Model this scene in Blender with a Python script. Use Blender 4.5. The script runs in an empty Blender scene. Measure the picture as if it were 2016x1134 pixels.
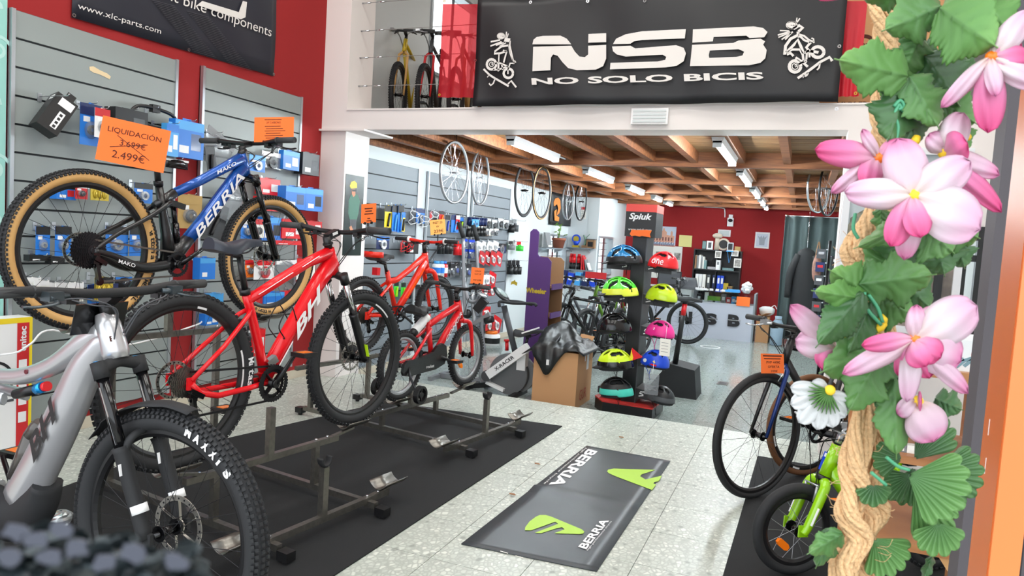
import bpy, math, random
from math import sin, cos, pi, radians, sqrt, atan2
from mathutils import Vector as V, Matrix
random.seed(7)
C = bpy.context.scene.collection
SC = bpy.context.scene

# ---------------------------------------------------------------- camera, sky, exposure
EYE = V((0, 0, 1.39)); FPX = 1401.0
DV = V((572, -62, 1401.0)).normalized(); LV = V((-3468, -315, 1401.0))
XV = -LV.normalized(); XV = (XV - DV * XV.dot(DV)).normalized(); UV = XV.cross(DV)
if UV.y > 0: UV = -UV
RW = Matrix((XV, DV, UV))                      # camera axes -> world axes
cam = bpy.data.cameras.new('camera'); cam.sensor_width = 36; cam.lens = FPX / 2016 * 36
cam.clip_start = 0.02; cam.clip_end = 200
camo = bpy.data.objects.new('camera', cam); C.objects.link(camo)
cx_, cy_, cz_ = [RW @ V(a) for a in ((1, 0, 0), (0, -1, 0), (0, 0, -1))]
camo.matrix_world = Matrix.Translation(EYE) @ Matrix((cx_, cy_, cz_)).transposed().to_4x4()
SC.camera = camo
cam.dof.use_dof = True; cam.dof.focus_distance = 3.4; cam.dof.aperture_fstop = 25.0
w = bpy.data.worlds.new('sky'); SC.world = w; w.use_nodes = True
bg = w.node_tree.nodes['Background']; bg.inputs[0].default_value = (0.90, 0.95, 1.0, 1); bg.inputs[1].default_value = 1.45
SC.view_settings.view_transform = 'Standard'; SC.view_settings.look = 'None'
SC.view_settings.gamma = 1; SC.view_settings.use_curve_mapping = False
SC.view_settings.exposure = 1.1

def ray(u, v): return (RW @ V((u - 1008, v - 567, FPX))).normalized()
def at(u, v, axis, val):
    "point where the sight line of a measured picture position meets the plane axis = val"
    r = ray(u, v); return EYE + r * ((val - EYE[axis]) / r[axis])
def far(u, v, d): return EYE + (RW @ V((u - 1008, v - 567, FPX))) * (d / FPX)

# ---------------------------------------------------------------- materials
def lin(c):
    c = [x / 255 for x in c[:3]]
    return tuple(x / 12.92 if x <= .04045 else ((x + .055) / 1.055) ** 2.4 for x in c) + (1,)
MATS = {}
def mat(name, col=(128, 128, 128), rough=.5, metal=0, emit=0, spec=.5, noise=0, nscale=30, bump=0, trans=0, alpha=1, coat=0):
    if name in MATS: return MATS[name]
    m = bpy.data.materials.new(name); m.use_nodes = True; n = m.node_tree.nodes; l = m.node_tree.links
    b = n['Principled BSDF']; c = lin(col)
    b.inputs['Base Color'].default_value = c; b.inputs['Roughness'].default_value = rough
    b.inputs['Metallic'].default_value = metal; b.inputs['Specular IOR Level'].default_value = spec
    if coat: b.inputs['Coat Weight'].default_value = coat; b.inputs['Coat Roughness'].default_value = .08
    if emit: b.inputs['Emission Color'].default_value = c; b.inputs['Emission Strength'].default_value = emit
    if trans: b.inputs['Transmission Weight'].default_value = trans
    if alpha < 1: b.inputs['Alpha'].default_value = alpha
    if noise or bump:
        t = n.new('ShaderNodeTexNoise'); t.inputs['Scale'].default_value = nscale; t.inputs['Detail'].default_value = 5
        co = n.new('ShaderNodeTexCoord'); l.new(co.outputs['Object'], t.inputs['Vector'])
        if noise:
            r = n.new('ShaderNodeValToRGB'); e = r.color_ramp.elements
            e[0].position = .3; e[1].position = .7
            e[0].color = tuple(x * (1 - noise) for x in c[:3]) + (1,); e[1].color = tuple(min(1, x * (1 + noise)) for x in c[:3]) + (1,)
            l.new(t.outputs['Fac'], r.inputs['Fac']); l.new(r.outputs['Color'], b.inputs['Base Color'])
        if bump:
            bp = n.new('ShaderNodeBump'); bp.inputs['Strength'].default_value = bump; bp.inputs['Distance'].default_value = .01
            l.new(t.outputs['Fac'], bp.inputs['Height']); l.new(bp.outputs['Normal'], b.inputs['Normal'])
    MATS[name] = m; return m
def wood(name, col, dark, scale=(2, 18, 18), rough=.55):
    if name in MATS: return MATS[name]
    m = mat(name, col, rough); n = m.node_tree.nodes; l = m.node_tree.links; b = n['Principled BSDF']
    co = n.new('ShaderNodeTexCoord'); mp = n.new('ShaderNodeMapping'); mp.inputs['Scale'].default_value = scale
    geo = n.new('ShaderNodeNewGeometry'); l.new(geo.outputs['Position'], mp.inputs['Vector'])
    t = n.new('ShaderNodeTexNoise'); t.inputs['Scale'].default_value = 1.6; t.inputs['Detail'].default_value = 6; t.inputs['Distortion'].default_value = .6
    l.new(mp.outputs['Vector'], t.inputs['Vector'])
    r = n.new('ShaderNodeValToRGB'); e = r.color_ramp.elements; e[0].position = .32; e[1].position = .68
    e[0].color = lin(dark); e[1].color = lin(col); l.new(t.outputs['Fac'], r.inputs['Fac']); l.new(r.outputs['Color'], b.inputs['Base Color'])
    return m
def terrazzo(name, base, chip, dark, scale=34, rough=.22):
    m = mat(name, base, rough, spec=.5); n = m.node_tree.nodes; l = m.node_tree.links; b = n['Principled BSDF']
    geo = n.new('ShaderNodeNewGeometry')
    mp = n.new('ShaderNodeMapping'); mp.inputs['Scale'].default_value = (1, .8, 1); l.new(geo.outputs['Position'], mp.inputs['Vector'])
    v = n.new('ShaderNodeTexVoronoi'); v.inputs['Scale'].default_value = scale; l.new(mp.outputs['Vector'], v.inputs['Vector'])
    v2 = n.new('ShaderNodeTexVoronoi'); v2.feature = 'DISTANCE_TO_EDGE'; v2.inputs['Scale'].default_value = scale; l.new(mp.outputs['Vector'], v2.inputs['Vector'])
    sep = n.new('ShaderNodeSeparateColor'); l.new(v.outputs['Color'], sep.inputs[0])
    r = n.new('ShaderNodeValToRGB'); e = r.color_ramp.elements; r.color_ramp.interpolation = 'LINEAR'
    e[0].position = 0; e[0].color = lin(dark); e[1].position = 1; e[1].color = lin(chip)
    for p, c in ((.03, dark), (.08, base), (.55, base)): k = e.new(p); k.color = lin(c)
    l.new(sep.outputs[0], r.inputs['Fac'])
    r2 = n.new('ShaderNodeValToRGB'); e = r2.color_ramp.elements; e[0].position = .03; e[1].position = .22
    e[0].color = (0, 0, 0, 1); e[1].color = (1, 1, 1, 1); l.new(v2.outputs['Distance'], r2.inputs['Fac'])
    mx = n.new('ShaderNodeMix'); mx.data_type = 'RGBA'; l.new(r2.outputs['Color'], mx.inputs['Factor'])
    mx.inputs['A'].default_value = lin(tuple(int(x * .90) for x in base)); l.new(r.outputs['Color'], mx.inputs['B'])
    l.new(mx.outputs['Result'], b.inputs['Base Color']); return m

# ---------------------------------------------------------------- mesh builder
def cr(pts, k=6):
    "smooth curve through points"
    P = [V(p) for p in pts]; out = []
    for i in range(len(P) - 1):
        a = P[i - 1] if i else P[i] * 2 - P[i + 1]; b, c = P[i], P[i + 1]; d = P[i + 2] if i + 2 < len(P) else P[i + 1] * 2 - P[i]
        for j in range(k):
            t = j / k; out.append(.5 * ((2 * b) + (c - a) * t + (2 * a - 5 * b + 4 * c - d) * t * t + (3 * b - a - 3 * c + d) * t ** 3))
    out.append(P[-1]); return out
def frame(o, x, y):
    x = V(x).normalized(); y = V(y); z = x.cross(y).normalized(); y = z.cross(x)
    return Matrix.Translation(V(o)) @ Matrix((x, y, z)).transposed().to_4x4()
class MB:
    def __init__(s): s.v = []; s.f = []; s.m = []; s.s = []
    def add(s, vs, fs, mi=0, sm=False, M=None):
        o = len(s.v); s.v += [tuple(M @ V(p)) if M else tuple(p) for p in vs]
        for f in fs: s.f.append([o + i for i in f]); s.m.append(mi); s.s.append(sm)
        return s
    def box(s, c, sz, M=None, mi=0):
        x, y, z = [a / 2 for a in sz]; c = V(c)
        vs = [c + V((i * x, j * y, k * z)) for i in (-1, 1) for j in (-1, 1) for k in (-1, 1)]
        return s.add(vs, [(0, 1, 3, 2), (4, 6, 7, 5), (0, 4, 5, 1), (2, 3, 7, 6), (0, 2, 6, 4), (1, 5, 7, 3)], mi, False, M)
    def bb(s, a, b, mi=0):
        a, b = V(a), V(b); return s.box((a + b) / 2, [abs(q) for q in (b - a)], None, mi)
    def bar(s, p, q, wd, ht=None, up=(0, 0, 1), mi=0):
        p, q = V(p), V(q); d = q - p; up = V(up)
        if abs(d.normalized().dot(up)) > .98: up = V((1, 0, 0))
        M = frame((p + q) / 2, d, up.cross(d)); return s.box((0, 0, 0), (d.length, wd, ht or wd), M, mi)
    def tube(s, pts, r, n=8, mi=0, cap=True, ref=None, sm=True):
        P = [V(p) for p in pts]; R = r if isinstance(r, (list, tuple)) else [r] * len(P)
        if len(R) != len(P):
            R2 = []
            for i in range(len(P)):
                t = i / (len(P) - 1) * (len(R) - 1); a = min(int(t), len(R) - 2); u = t - a
                g = lambda q: q if isinstance(q, (tuple, list)) else (q, q)
                R2.append(tuple(g(R[a])[k] * (1 - u) + g(R[a + 1])[k] * u for k in (0, 1)))
            R = R2
        vs = []; prev = V(ref) if ref else None
        for i, p in enumerate(P):
            t = (P[min(i + 1, len(P) - 1)] - P[max(i - 1, 0)])
            t = t.normalized() if t.length > 1e-9 else V((0, 0, 1))
            if prev is None: prev = V((0, 0, 1)) if abs(t.z) < .9 else V((1, 0, 0))
            lat = prev - t * prev.dot(t)
            if lat.length < 1e-6: lat = t.orthogonal()
            lat.normalize(); inp = t.cross(lat)
            if not ref: prev = lat
            ra, rb = R[i] if isinstance(R[i], (tuple, list)) else (R[i], R[i])
            for k in range(n):
                a = 2 * pi * k / n; vs.append(p + inp * (cos(a) * ra) + lat * (sin(a) * rb))
        fs = [(i * n + k, i * n + (k + 1) % n, (i + 1) * n + (k + 1) % n, (i + 1) * n + k) for i in range(len(P) - 1) for k in range(n)]
        s.add(vs, fs, mi, sm)
        if cap: 
            o = len(s.v) - len(vs); s.f += [[o + k for k in range(n)][::-1], [o + (len(P) - 1) * n + k for k in range(n)]]; s.m += [mi, mi]; s.s += [False, False]
        return s
    def rev(s, c, axis, prof, n=32, mi=0, sm=True, closed=True, a0=0, a1=2 * pi, mf=None):
        "revolve a profile of (radius, along-axis) about an axis"
        ax = V(axis).normalized(); e1 = ax.orthogonal().normalized()
        if abs(ax.y) > .9: e1 = V((1, 0, 0))
        e2 = ax.cross(e1); c = V(c); full = abs(a1 - a0 - 2 * pi) < 1e-6; N = n if full else n + 1; m = len(prof); vs = []
        for i in range(N):
            a = a0 + (a1 - a0) * i / n
            for r, h in prof: vs.append(c + (e1 * cos(a) + e2 * sin(a)) * r + ax * h)
        o = len(s.v); s.v += [tuple(p) for p in vs]
        for i in range(n):
            j = (i + 1) % N
            for k in range(m if closed else m - 1):
                k2 = (k + 1) % m; s.f.append([o + i * m + k, o + j * m + k, o + j * m + k2, o + i * m + k2])
                s.m.append(mf(k) if mf else mi); s.s.append(sm)
        return s
    def cyl(s, p, q, r, n=16, mi=0, sm=True, r2=None): return s.tube([p, q], [r, r if r2 is None else r2], n, mi, True, None, sm)
    def ell(s, c, rad, nu=16, nv=10, M=None, mi=0, v0=-pi / 2, v1=pi / 2):
        c = V(c); vs = []
        for j in range(nv + 1):
            b = v0 + (v1 - v0) * j / nv
            for i in range(nu): a = 2 * pi * i / nu; vs.append(c + V((rad[0] * cos(a) * cos(b), rad[1] * sin(a) * cos(b), rad[2] * sin(b))))
        fs = [(j * nu + i, j * nu + (i + 1) % nu, (j + 1) * nu + (i + 1) % nu, (j + 1) * nu + i) for j in range(nv) for i in range(nu)]
        return s.add(vs, fs, mi, True, M)
    def prism(s, out, M=None, h=.002, mi=0, z0=0):
        n = len(out); vs = [(x, y, z0) for x, y in out] + [(x, y, z0 + h) for x, y in out]
        fs = [tuple(range(n))[::-1], tuple(range(n, 2 * n))] + [(i, (i + 1) % n, n + (i + 1) % n, n + i) for i in range(n)]
        return s.add(vs, fs, mi, False, M)
    def sheet(s, P, mi=0, sm=True):
        "grid of points P[j][i]"
        nu = len(P[0]); vs = [p for r in P for p in r]
        return s.add(vs, [(j * nu + i, j * nu + i + 1, (j + 1) * nu + i + 1, (j + 1) * nu + i) for j in range(len(P) - 1) for i in range(nu - 1)], mi, sm)
    def build(s, name, mats, parent=None, loc=None, M=None):
        me = bpy.data.meshes.new(name); me.from_pydata(s.v, [], s.f)
        for m in (mats if isinstance(mats, (list, tuple)) else [mats]): me.materials.append(MATS[m] if isinstance(m, str) else m)
        me.polygons.foreach_set('material_index', s.m); me.polygons.foreach_set('use_smooth', s.s); me.update()
        return link(name, me, parent, loc, M)
def link(name, me, parent=None, loc=None, M=None):
    o = bpy.data.objects.new(name, me); C.objects.link(o)
    if parent: o.parent = parent
    if M is not None: o.matrix_local = M
    elif loc is not None: o.location = loc
    return o
USED = {}
def tag(o, label, cat, group=None, share=False):
    if label in USED and not share: print('DUPLICATE LABEL', label)
    USED[label] = 1; o['label'] = label; o['category'] = cat
    if group: o['group'] = group
    return o
def thing(name, label, cat, M=None, group=None, share=False):
    o = bpy.data.objects.new(name, None); C.objects.link(o); o.empty_display_size = .05
    if M is not None: o.matrix_world = M if isinstance(M, Matrix) else Matrix.Translation(V(M))
    o['M'] = 1; WM[o.name] = o.matrix_world.copy() if M is None else (M.copy() if isinstance(M, Matrix) else Matrix.Translation(V(M)))
    del o['M']
    return tag(o, label, cat, group, share)
WM = {}
def inv(o): return WM[o.name].inverted()
def struct(o): o['kind'] = 'structure'; return o
def solid(o, t, off=0):
    m = o.modifiers.new('thickness', 'SOLIDIFY'); m.thickness = t; m.offset = off; return o
def dup(root, M, label, group=None, share=False):
    r = root.copy(); C.objects.link(r); r.matrix_world = M; tag(r, label, root['category'], group or root.get('group'), share); WM[r.name] = M.copy()
    for ch in list(root.children):
        c = ch.copy(); C.objects.link(c); c.parent = r
        for g in list(ch.children): d = g.copy(); C.objects.link(d); d.parent = c
    return r
TXT = {}
def text(s, o, ux, uy, m, parent=None, bold=.0, name='lettering', shear=0, depth=.0008, ar=None):
    "letters whose box is fitted to the vectors ux (whole width) and uy (height), lower left corner at o"
    key = (s, bold, shear)
    if key not in TXT:
        cu = bpy.data.curves.new('t', 'FONT'); cu.body = s; cu.offset = bold; cu.shear = shear; cu.fill_mode = 'FRONT'; cu.resolution_u = 3
        ob = bpy.data.objects.new('t', cu); C.objects.link(ob); me = bpy.data.meshes.new_from_object(ob)
        vs = [v.co.copy() for v in me.vertices]; fs = [tuple(p.vertices) for p in me.polygons]
        bpy.data.objects.remove(ob); bpy.data.meshes.remove(me); bpy.data.curves.remove(cu); TXT[key] = (vs, fs)
    vs, fs = TXT[key]; x0 = min(p.x for p in vs); x1 = max(p.x for p in vs); y0 = min(p.y for p in vs); y1 = max(p.y for p in vs)
    o, ux, uy = V(o), V(ux), V(uy); nz = ux.cross(uy).normalized() * depth
    b = MB(); b.add([o + ux * ((p.x - x0) / (x1 - x0)) + uy * ((p.y - y0) / (y1 - y0)) + nz for p in vs], fs)
    ob = b.build(name, m, parent); return ob
def ribbon(b, pts, wd, M, h=.0015, mi=0, closed=False):
    "flat printed stroke along 2-D points"
    P = [V((p[0], p[1])) for p in pts]
    if closed: P = P + [P[0], P[1]]
    L, Rr = [], []
    for i, p in enumerate(P):
        t = P[min(i + 1, len(P) - 1)] - P[max(i - 1, 0)]; t = t.normalized() if t.length else V((1, 0)); nn = V((-t.y, t.x))
        ww = wd[min(i, len(wd) - 1)] if isinstance(wd, (list, tuple)) else wd
        L.append(p + nn * ww / 2); Rr.append(p - nn * ww / 2)
    for i in range(len(P) - 1): b.prism([L[i], L[i + 1], Rr[i + 1], Rr[i]][::-1], M, h, mi)
    return b

# plain materials
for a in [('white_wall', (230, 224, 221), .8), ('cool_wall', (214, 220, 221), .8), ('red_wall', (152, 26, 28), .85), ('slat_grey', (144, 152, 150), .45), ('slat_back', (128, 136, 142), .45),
          ('alu', (190, 195, 200), .35, .8), ('chrome', (210, 212, 215), .15, 1), ('steel', (120, 116, 110), .35, .9), ('dark_metal', (45, 45, 48), .35, .7), ('black', (18, 18, 20), .4), ('black_gloss', (12, 12, 14), .15),
          ('matte_black', (26, 27, 29), .7), ('rubber', (34, 35, 37), .75), ('rubber_grey', (58, 59, 60), .7), ('tan_wall', (205, 160, 98), .6), ('white', (235, 235, 235), .45), ('paper', (238, 236, 228), .7),
          ('orange_paper', (255, 120, 50), .8), ('orange_light', (250, 178, 92), .8), ('ink', (80, 32, 18), .8), ('dark_ink', (28, 26, 30), .7), ('red', (216, 24, 32), .3), ('red_soft', (200, 34, 40), .5), ('bike_red', (226, 20, 30), .22), ('bike_orange_red', (232, 44, 26), .25),
          ('blue_pack', (28, 118, 210), .4), ('blue_light', (70, 160, 225), .4), ('blue_dark', (24, 40, 90), .4), ('gold', (190, 165, 50), .3, .3), ('kraft', (176, 146, 90), .8), ('cardboard', (196, 148, 104), .85), ('yellow', (238, 210, 40), .4),
          ('lime', (166, 214, 20), .3), ('green', (60, 200, 60), .4), ('teal', (70, 200, 180), .4), ('pink', (232, 40, 140), .35), ('blue', (20, 70, 200), .3), ('purple', (74, 38, 100), .5), ('brown', (140, 104, 70), .6),
          ('clear_plastic', (150, 156, 162), .12), ('silver', (180, 183, 186), .25, .6), ('grey', (130, 132, 134), .5), ('grey_dark', (74, 76, 80), .5), ('orange', (245, 120, 20), .35), ('skin', (200, 140, 110), .6), ('aqua', (150, 205, 195), .6), ('aqua_light', (180, 220, 212), .6)]:
    mat(a[0], a[1], a[2], a[3] if len(a) > 3 else 0)
b_ = MATS['clear_plastic'].node_tree.nodes['Principled BSDF']; b_.inputs['Alpha'].default_value = .38
# ================================================================ ROOM
LX, LX2, BY, SY = -4.19, -3.60, 15.36, 5.75      # left wall, its inner stretch, red rear wall, step edge
RX, RXB = 1.9, 0.78
terrazzo('tile_front', (186, 192, 182), (214, 217, 207), (142, 146, 138), 44, .38)
terrazzo('tile_back', (158, 168, 163), (188, 196, 191), (112, 118, 116), 60, .12)
mat('joint', (120, 122, 118), .8); mat('plaster_ceiling', (225, 225, 225), .8)
wood('timber', (154, 98, 58), (102, 57, 31)); wood('timber_plank', (150, 116, 76), (108, 78, 48), (1, 14, 14)); wood('ply', (186, 128, 78), (160, 100, 58), (3, 3, 20), .4); wood('ply_light', (206, 156, 100), (188, 134, 84), (3, 3, 16), .4)

def floor(name, x0, x1, y0, y1, z, ox, oy, m):
    f = struct(MB().bb((x0, y0, z - .12), (x1, y1, z - .004)).build(name, 'joint')); cache = {}
    nx0 = math.floor((x0 - ox) / .4); ny0 = math.floor((y0 - oy) / .4); x = nx0
    while ox + x * .4 < x1 - .01:
        a = max(x0, ox + x * .4) + .0015; b = min(x1, ox + (x + 1) * .4) - .0015; y = ny0
        while oy + y * .4 < y1 - .01:
            c = max(y0, oy + y * .4) + .0015; d = min(y1, oy + (y + 1) * .4) - .0015
            k = (round(b - a, 3), round(d - c, 3))
            if k[0] > .01 and k[1] > .01:
                if k not in cache:
                    o = MB().bb((-k[0] / 2, -k[1] / 2, -.012), (k[0] / 2, k[1] / 2, 0)).build('tile', m, f); cache[k] = o.data
                else: o = link('tile', cache[k], f)
                o.location = ((a + b) / 2, (c + d) / 2, z)
            y += 1
        x += 1
    return f
floor('floor', LX, RX, .35, SY, 0, -.57, 5.05, 'tile_front')
floor('floor', LX, RXB, SY, BY, -.15, -.78, 5.75, 'tile_back')
struct(MB().bb((LX, SY - .02, -.15), (RXB, SY, -.005)).build('trim_1', 'tile_front'))
# street outside the shop front
struct(MB().bb((-12, -14, -.16), (12, .35, -.03)).build('floor', mat('pavement', (150, 150, 148), .9)))

def wall_holes(name, axis, pos, th, u0, u1, z0, z1, holes, m):
    "a wall slab with rectangular openings, built from slabs around them"
    us = sorted({u0, u1, *[h[0] for h in holes], *[h[1] for h in holes]}); b = MB()
    for a, c in zip(us, us[1:]):
        zs = [z0]
        for h in sorted(holes, key=lambda h: h[2]):
            if h[0] <= a + 1e-6 and h[1] >= c - 1e-6: zs += [h[2], h[3]]
        zs.append(z1)
        for p, q in zip(zs[::2], zs[1::2]):
            if q - p > 1e-4: b.bb((pos, a, p), (pos + th, c, q)) if axis == 0 else b.bb((a, pos, p), (c, pos + th, q))
    return struct(b.build(name, m))
wall_holes('wall_left', 0, LX, -.2, .35, 5.46, -.15, 4.6, [], 'red_wall')
W1 = (11.94, 13.0, .71, 1.51); W2 = (13.12, 14.2, .76, 1.54); W3 = (7.35, 8.75, 3.25, 4.35)
wall_holes('wall_left', 0, LX, -.2, 5.46, 13.06, -.15, 4.6, [W1, W3], 'cool_wall')
wall_holes('wall_left', 1, 13.06, .06, LX, LX2 - .2, -.15, 2.40, [], 'cool_wall')
wall_holes('wall_left', 0, LX2, -.2, 13.055, BY, -.15, 2.40, [W2], 'cool_wall')
wall_holes('wall_back', 1, BY, .2, LX2 - .2, RXB + .2, -.15, 2.46, [], 'red_wall')
wall_holes('wall_right', 0, RXB, .2, SY, BY, -.15, 2.40, [], 'cool_wall')
wall_holes('wall_right', 0, RX, .2, .35, 5.46, -.15, 4.6, [], 'white_wall')
wall_holes('wall_back', 1, 5.46, .29, .22, RX, -.15, 2.279, [], 'white_wall')          # pier beside the opening
wall_holes('wall_back', 1, 10.6, .15, LX, RX, 2.46, 4.6, [], 'cool_wall')              # rear of the loft
wall_holes('wall_right', 0, RX, .2, 5.46, 10.6, 2.46, 4.6, [], 'white_wall')
struct(MB().bb((LX - .2, .35, 4.6), (RX + .2, 10.75, 4.75)).build('ceiling', 'plaster_ceiling'))
struct(MB().bb((LX - .2, .35, 3.35), (RX + .2, .45, 4.6)).build('wall_front', 'white_wall'))
# column, its cap plate, the white beam
struct(MB().bb((LX, 5.46, -.15), (-3.92, 5.84, 4.6)).build('trim_2', 'white_wall'))
struct(MB().bb((LX, 5.42, 2.262), (-3.70, 5.90, 2.279)).build('trim_3', 'white_wall'))
struct(MB().bb((-3.92, 5.46, 2.279), (RX, 5.74, 2.45)).bb((-3.92, 5.45, 2.45), (RX, 5.76, 2.462)).build('trim_4', 'white_wall'))
# baseboards
struct(MB().bb((LX, .35, 0), (LX + .015, 5.46, .075)).build('baseboard_left', mat('base_tile', (206, 196, 176), .4)))
struct(MB().bb((LX, 5.86, -.15), (LX + .015, 13.06, -.07)).build('baseboard_left', 'base_tile'))
struct(MB().bb((LX2, BY - .015, -.15), (RXB, BY, -.07)).build('baseboard_back', 'base_tile'))
# loft deck seen from below: planks, joists and cross beams are pieces of the ceiling
deck = struct(MB().bb((LX - .1, 5.74, 2.425), (RX, BY + .1, 2.458)).build('ceiling', 'timber_plank'))
y = 5.76; pk = None
while y < BY - .05:
    if pk is None: o = MB().bb((LX, .004, 0), (RXB, .116, .02)).build('plank', 'timber_plank', deck); pk = o.data
    else: o = link('plank', pk, deck)
    o.location = (0, y, 2.402 + random.uniform(0, .002)); y += .12
BEAMS = [7.68, 9.66, 11.5, 13.1, 14.46]
for k, y in enumerate(BEAMS):
    MB().bb((LX, y - .05, 2.25), (RXB, y + .05, 2.402)).build('beam', 'timber', deck)
jx = [at(u, 300, 1, 7.63).x for u in (1045, 1123, 1203, 1285, 1369, 1462, 1552)]
jx = [jx[0] - .47 * k for k in range(5, 0, -1)] + jx + [jx[-1] + .46]
jx = [x for x in jx if LX + .05 < x < RXB - .05]
ends = [5.745] + BEAMS + [BY]
for a, b in zip(ends, ends[1:]):
    for x in jx:
        MB().bb((x - .035, a + (.05 if a > 6 else 0), 2.292), (x + .035, b - (.05 if b < BY else 0), 2.402)).build('joist', 'timber', deck)
MB().bb((LX, 5.75, 2.25), (LX + .05, 13.05, 2.40)).build('wall_plate', 'timber', deck)

# windows: frame, bars, pane; greenery and bright sky outside
mat('pane', (235, 245, 245), .02, 0, 0, .5, trans=1)
def window(name, y0, y1, z0, z1, x, nb, hb):
    f = MB(); t = .035
    for a, b in (((x - .12, y0, z0), (x + .02, y0 + t, z1)), ((x - .12, y1 - t, z0), (x + .02, y1, z1)), ((x - .12, y0 + t, z0), (x + .02, y1 - t, z0 + t)), ((x - .12, y0 + t, z1 - t), (x + .02, y1 - t, z1))): f.bb(a, b)
    o = struct(f.build(name, 'alu'))
    for k in range(1, nb + 1):
        yy = y0 + (y1 - y0) * k / (nb + 1); MB().bb((x - .10, yy - .012, z0 + t), (x - .075, yy + .012, z1 - t)).build('grille_bar', 'grey_dark', o)
    for k in range(1, hb + 1):
        zz = z0 + (z1 - z0) * k / (hb + 1); MB().bb((x - .115, y0 + t, zz - .008), (x - .10, y1 - t, zz + .008)).build('grille_bar', 'grey_dark', o)
    MB().bb((x - .06, y0 + t, z0 + t), (x - .056, y1 - t, z1 - t)).build('window_pane', 'pane', o)
window('window_1', *W1, LX, 3, 5); window('window_2', *W2, LX2, 2, 5); window('window_3', *W3, LX, 1, 0)
mat('leaf_out', (120, 160, 70), .6)
b = MB(); random.seed(3)
for i in range(420):
    p = V((random.uniform(-6.1, -5.3), random.uniform(12.4, 14.9), random.uniform(-.1, 1.45))); q = V((random.uniform(-1, 1), random.uniform(-1, 1), random.uniform(-1, 1))).normalized(); r = q.orthogonal() * .06
    b.add([p - q * .09, p + r, p + q * .09, p - r], [(0, 1, 2, 3)])
b.cyl((-5.7, 13.6, -.15), (-5.7, 13.6, .8), .04)
tag(b.build('shrub', 'leaf_out'), 'green shrub outside behind the barred left wall windows', 'shrub')
struct(MB().bb((-9, 5, -.3), (LX - .2, 18, -.16)).build('floor', 'pavement'))

# ceiling lights
mat('tube_glow', (240, 250, 255), .3, 0, 95); mat('fixture', (215, 222, 225), .4)
def tube_light(x, y0, y1, lab):
    t = thing('ceiling_light', lab, 'light', (x, (y0 + y1) / 2, 2.292), 'fluorescent lights between the joists'); h = (y1 - y0) / 2
    MB().prism([(-.05, 0), (.05, 0), (.035, -.045), (-.035, -.045)], Matrix(((1, 0, 0, 0), (0, 0, -1, h), (0, 1, 0, 0), (0, 0, 0, 1))), 2 * h).build('fixture_body', 'fixture', t)
    for s in (-1, 1): MB().box((0, s * (h - .015), -.055), (.07, .03, .05)).build('lamp_holder', 'fixture', t)
    MB().cyl((0, -h + .03, -.062), (0, h - .03, -.062), .017, 10).build('tube', 'tube_glow', t)
    MB().cyl((-.0, h, -.01), (0, h + .3, -.01), .008, 6).build('conduit', 'fixture', t)
nth = ['nearest', 'second', 'third', 'fourth', 'farthest']
for k, (a, c) in enumerate([(5.86, 7.12), (8.21, 9.45), (10.42, 11.45), (12.34, 13.03), (13.5, 14.2)]):
    tube_light(-2.47, a, c, nth[k] + ' fluorescent light of the left row on the timber ceiling')
for k, (a, c) in enumerate([(5.88, 7.2), (8.05, 9.4), (10.1, 11.4), (12.0, 13.0), (13.5, 14.2)]):
    tube_light(-.70, a, c, nth[k] + ' fluorescent light of the right row on the timber ceiling')
# emergency light on the beam
t = thing('emergency_light', 'white louvred emergency light plate on the white beam', 'light', (-1.16, 5.455, 2.375))
MB().bb((-.14, -.03, -.06), (.14, 0, .06)).build('housing', 'white', t)
for k in range(4): MB().bb((-.125, -.036, -.045 + k * .026), (.125, -.03, -.03 + k * .026)).build('louvre', mat('louvre', (205, 212, 212), .3), t)

# ---------------------------------------------------------------- slatwall panels
def slatwall(lab, y0, y1, z0, z1, m, mark=None):
    t = thing('slatwall_panel', lab, 'wall panel', (LX, y0, z0), 'grey slatwall panels on the left wall'); w = y1 - y0; n = round((z1 - z0) / .155); h = (z1 - z0) / n; me = None
    MB().bb((0.001, .0, 0), (.008, w, z1 - z0)).build('backing', mat('slot', (52, 55, 58), .7), t)
    for k in range(n):
        if me is None: o = MB().bb((.006, .02, .006), (.026, w - .02, h - .006)).build('slat', m, t); me = o.data
        else: o = link('slat', me, t)
        o.location = (0, 0, k * h)
    for yy in (0, w - .022): MB().bb((.001, yy, 0), (.036, yy + .022, z1 - z0)).build('edge_trim', 'alu', t)
    return t
slatwall('nearest grey slatwall panel, left of the blue bike', 2.66, 3.80, .12, 2.49, 'slat_grey')
slatwall('second grey slatwall panel, between red wall strips', 4.02, 5.14, .12, 2.505, 'slat_grey')
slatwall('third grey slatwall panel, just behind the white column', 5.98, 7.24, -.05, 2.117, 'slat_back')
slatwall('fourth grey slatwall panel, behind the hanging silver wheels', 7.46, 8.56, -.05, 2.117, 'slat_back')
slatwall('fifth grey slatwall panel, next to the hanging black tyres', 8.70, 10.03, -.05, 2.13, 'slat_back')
b = MB(); c = at(197, 143, 0, LX + .027); random.seed(5)
out = [(-.075, .01), (-.05, .022), (0, .014), (.05, .012), (.075, .002), (.07, -.018), (.03, -.014), (-.01, -.012), (-.04, -.016), (-.07, -.01)]
b.prism(out, frame(c, (0, 1, -.12), (0, 0.12, 1)), .001); tag(b.build('tape_remnant', mat('tape', (222, 200, 160), .8)), 'torn beige tape remnant on the nearest slatwall panel', 'tape')

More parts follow.
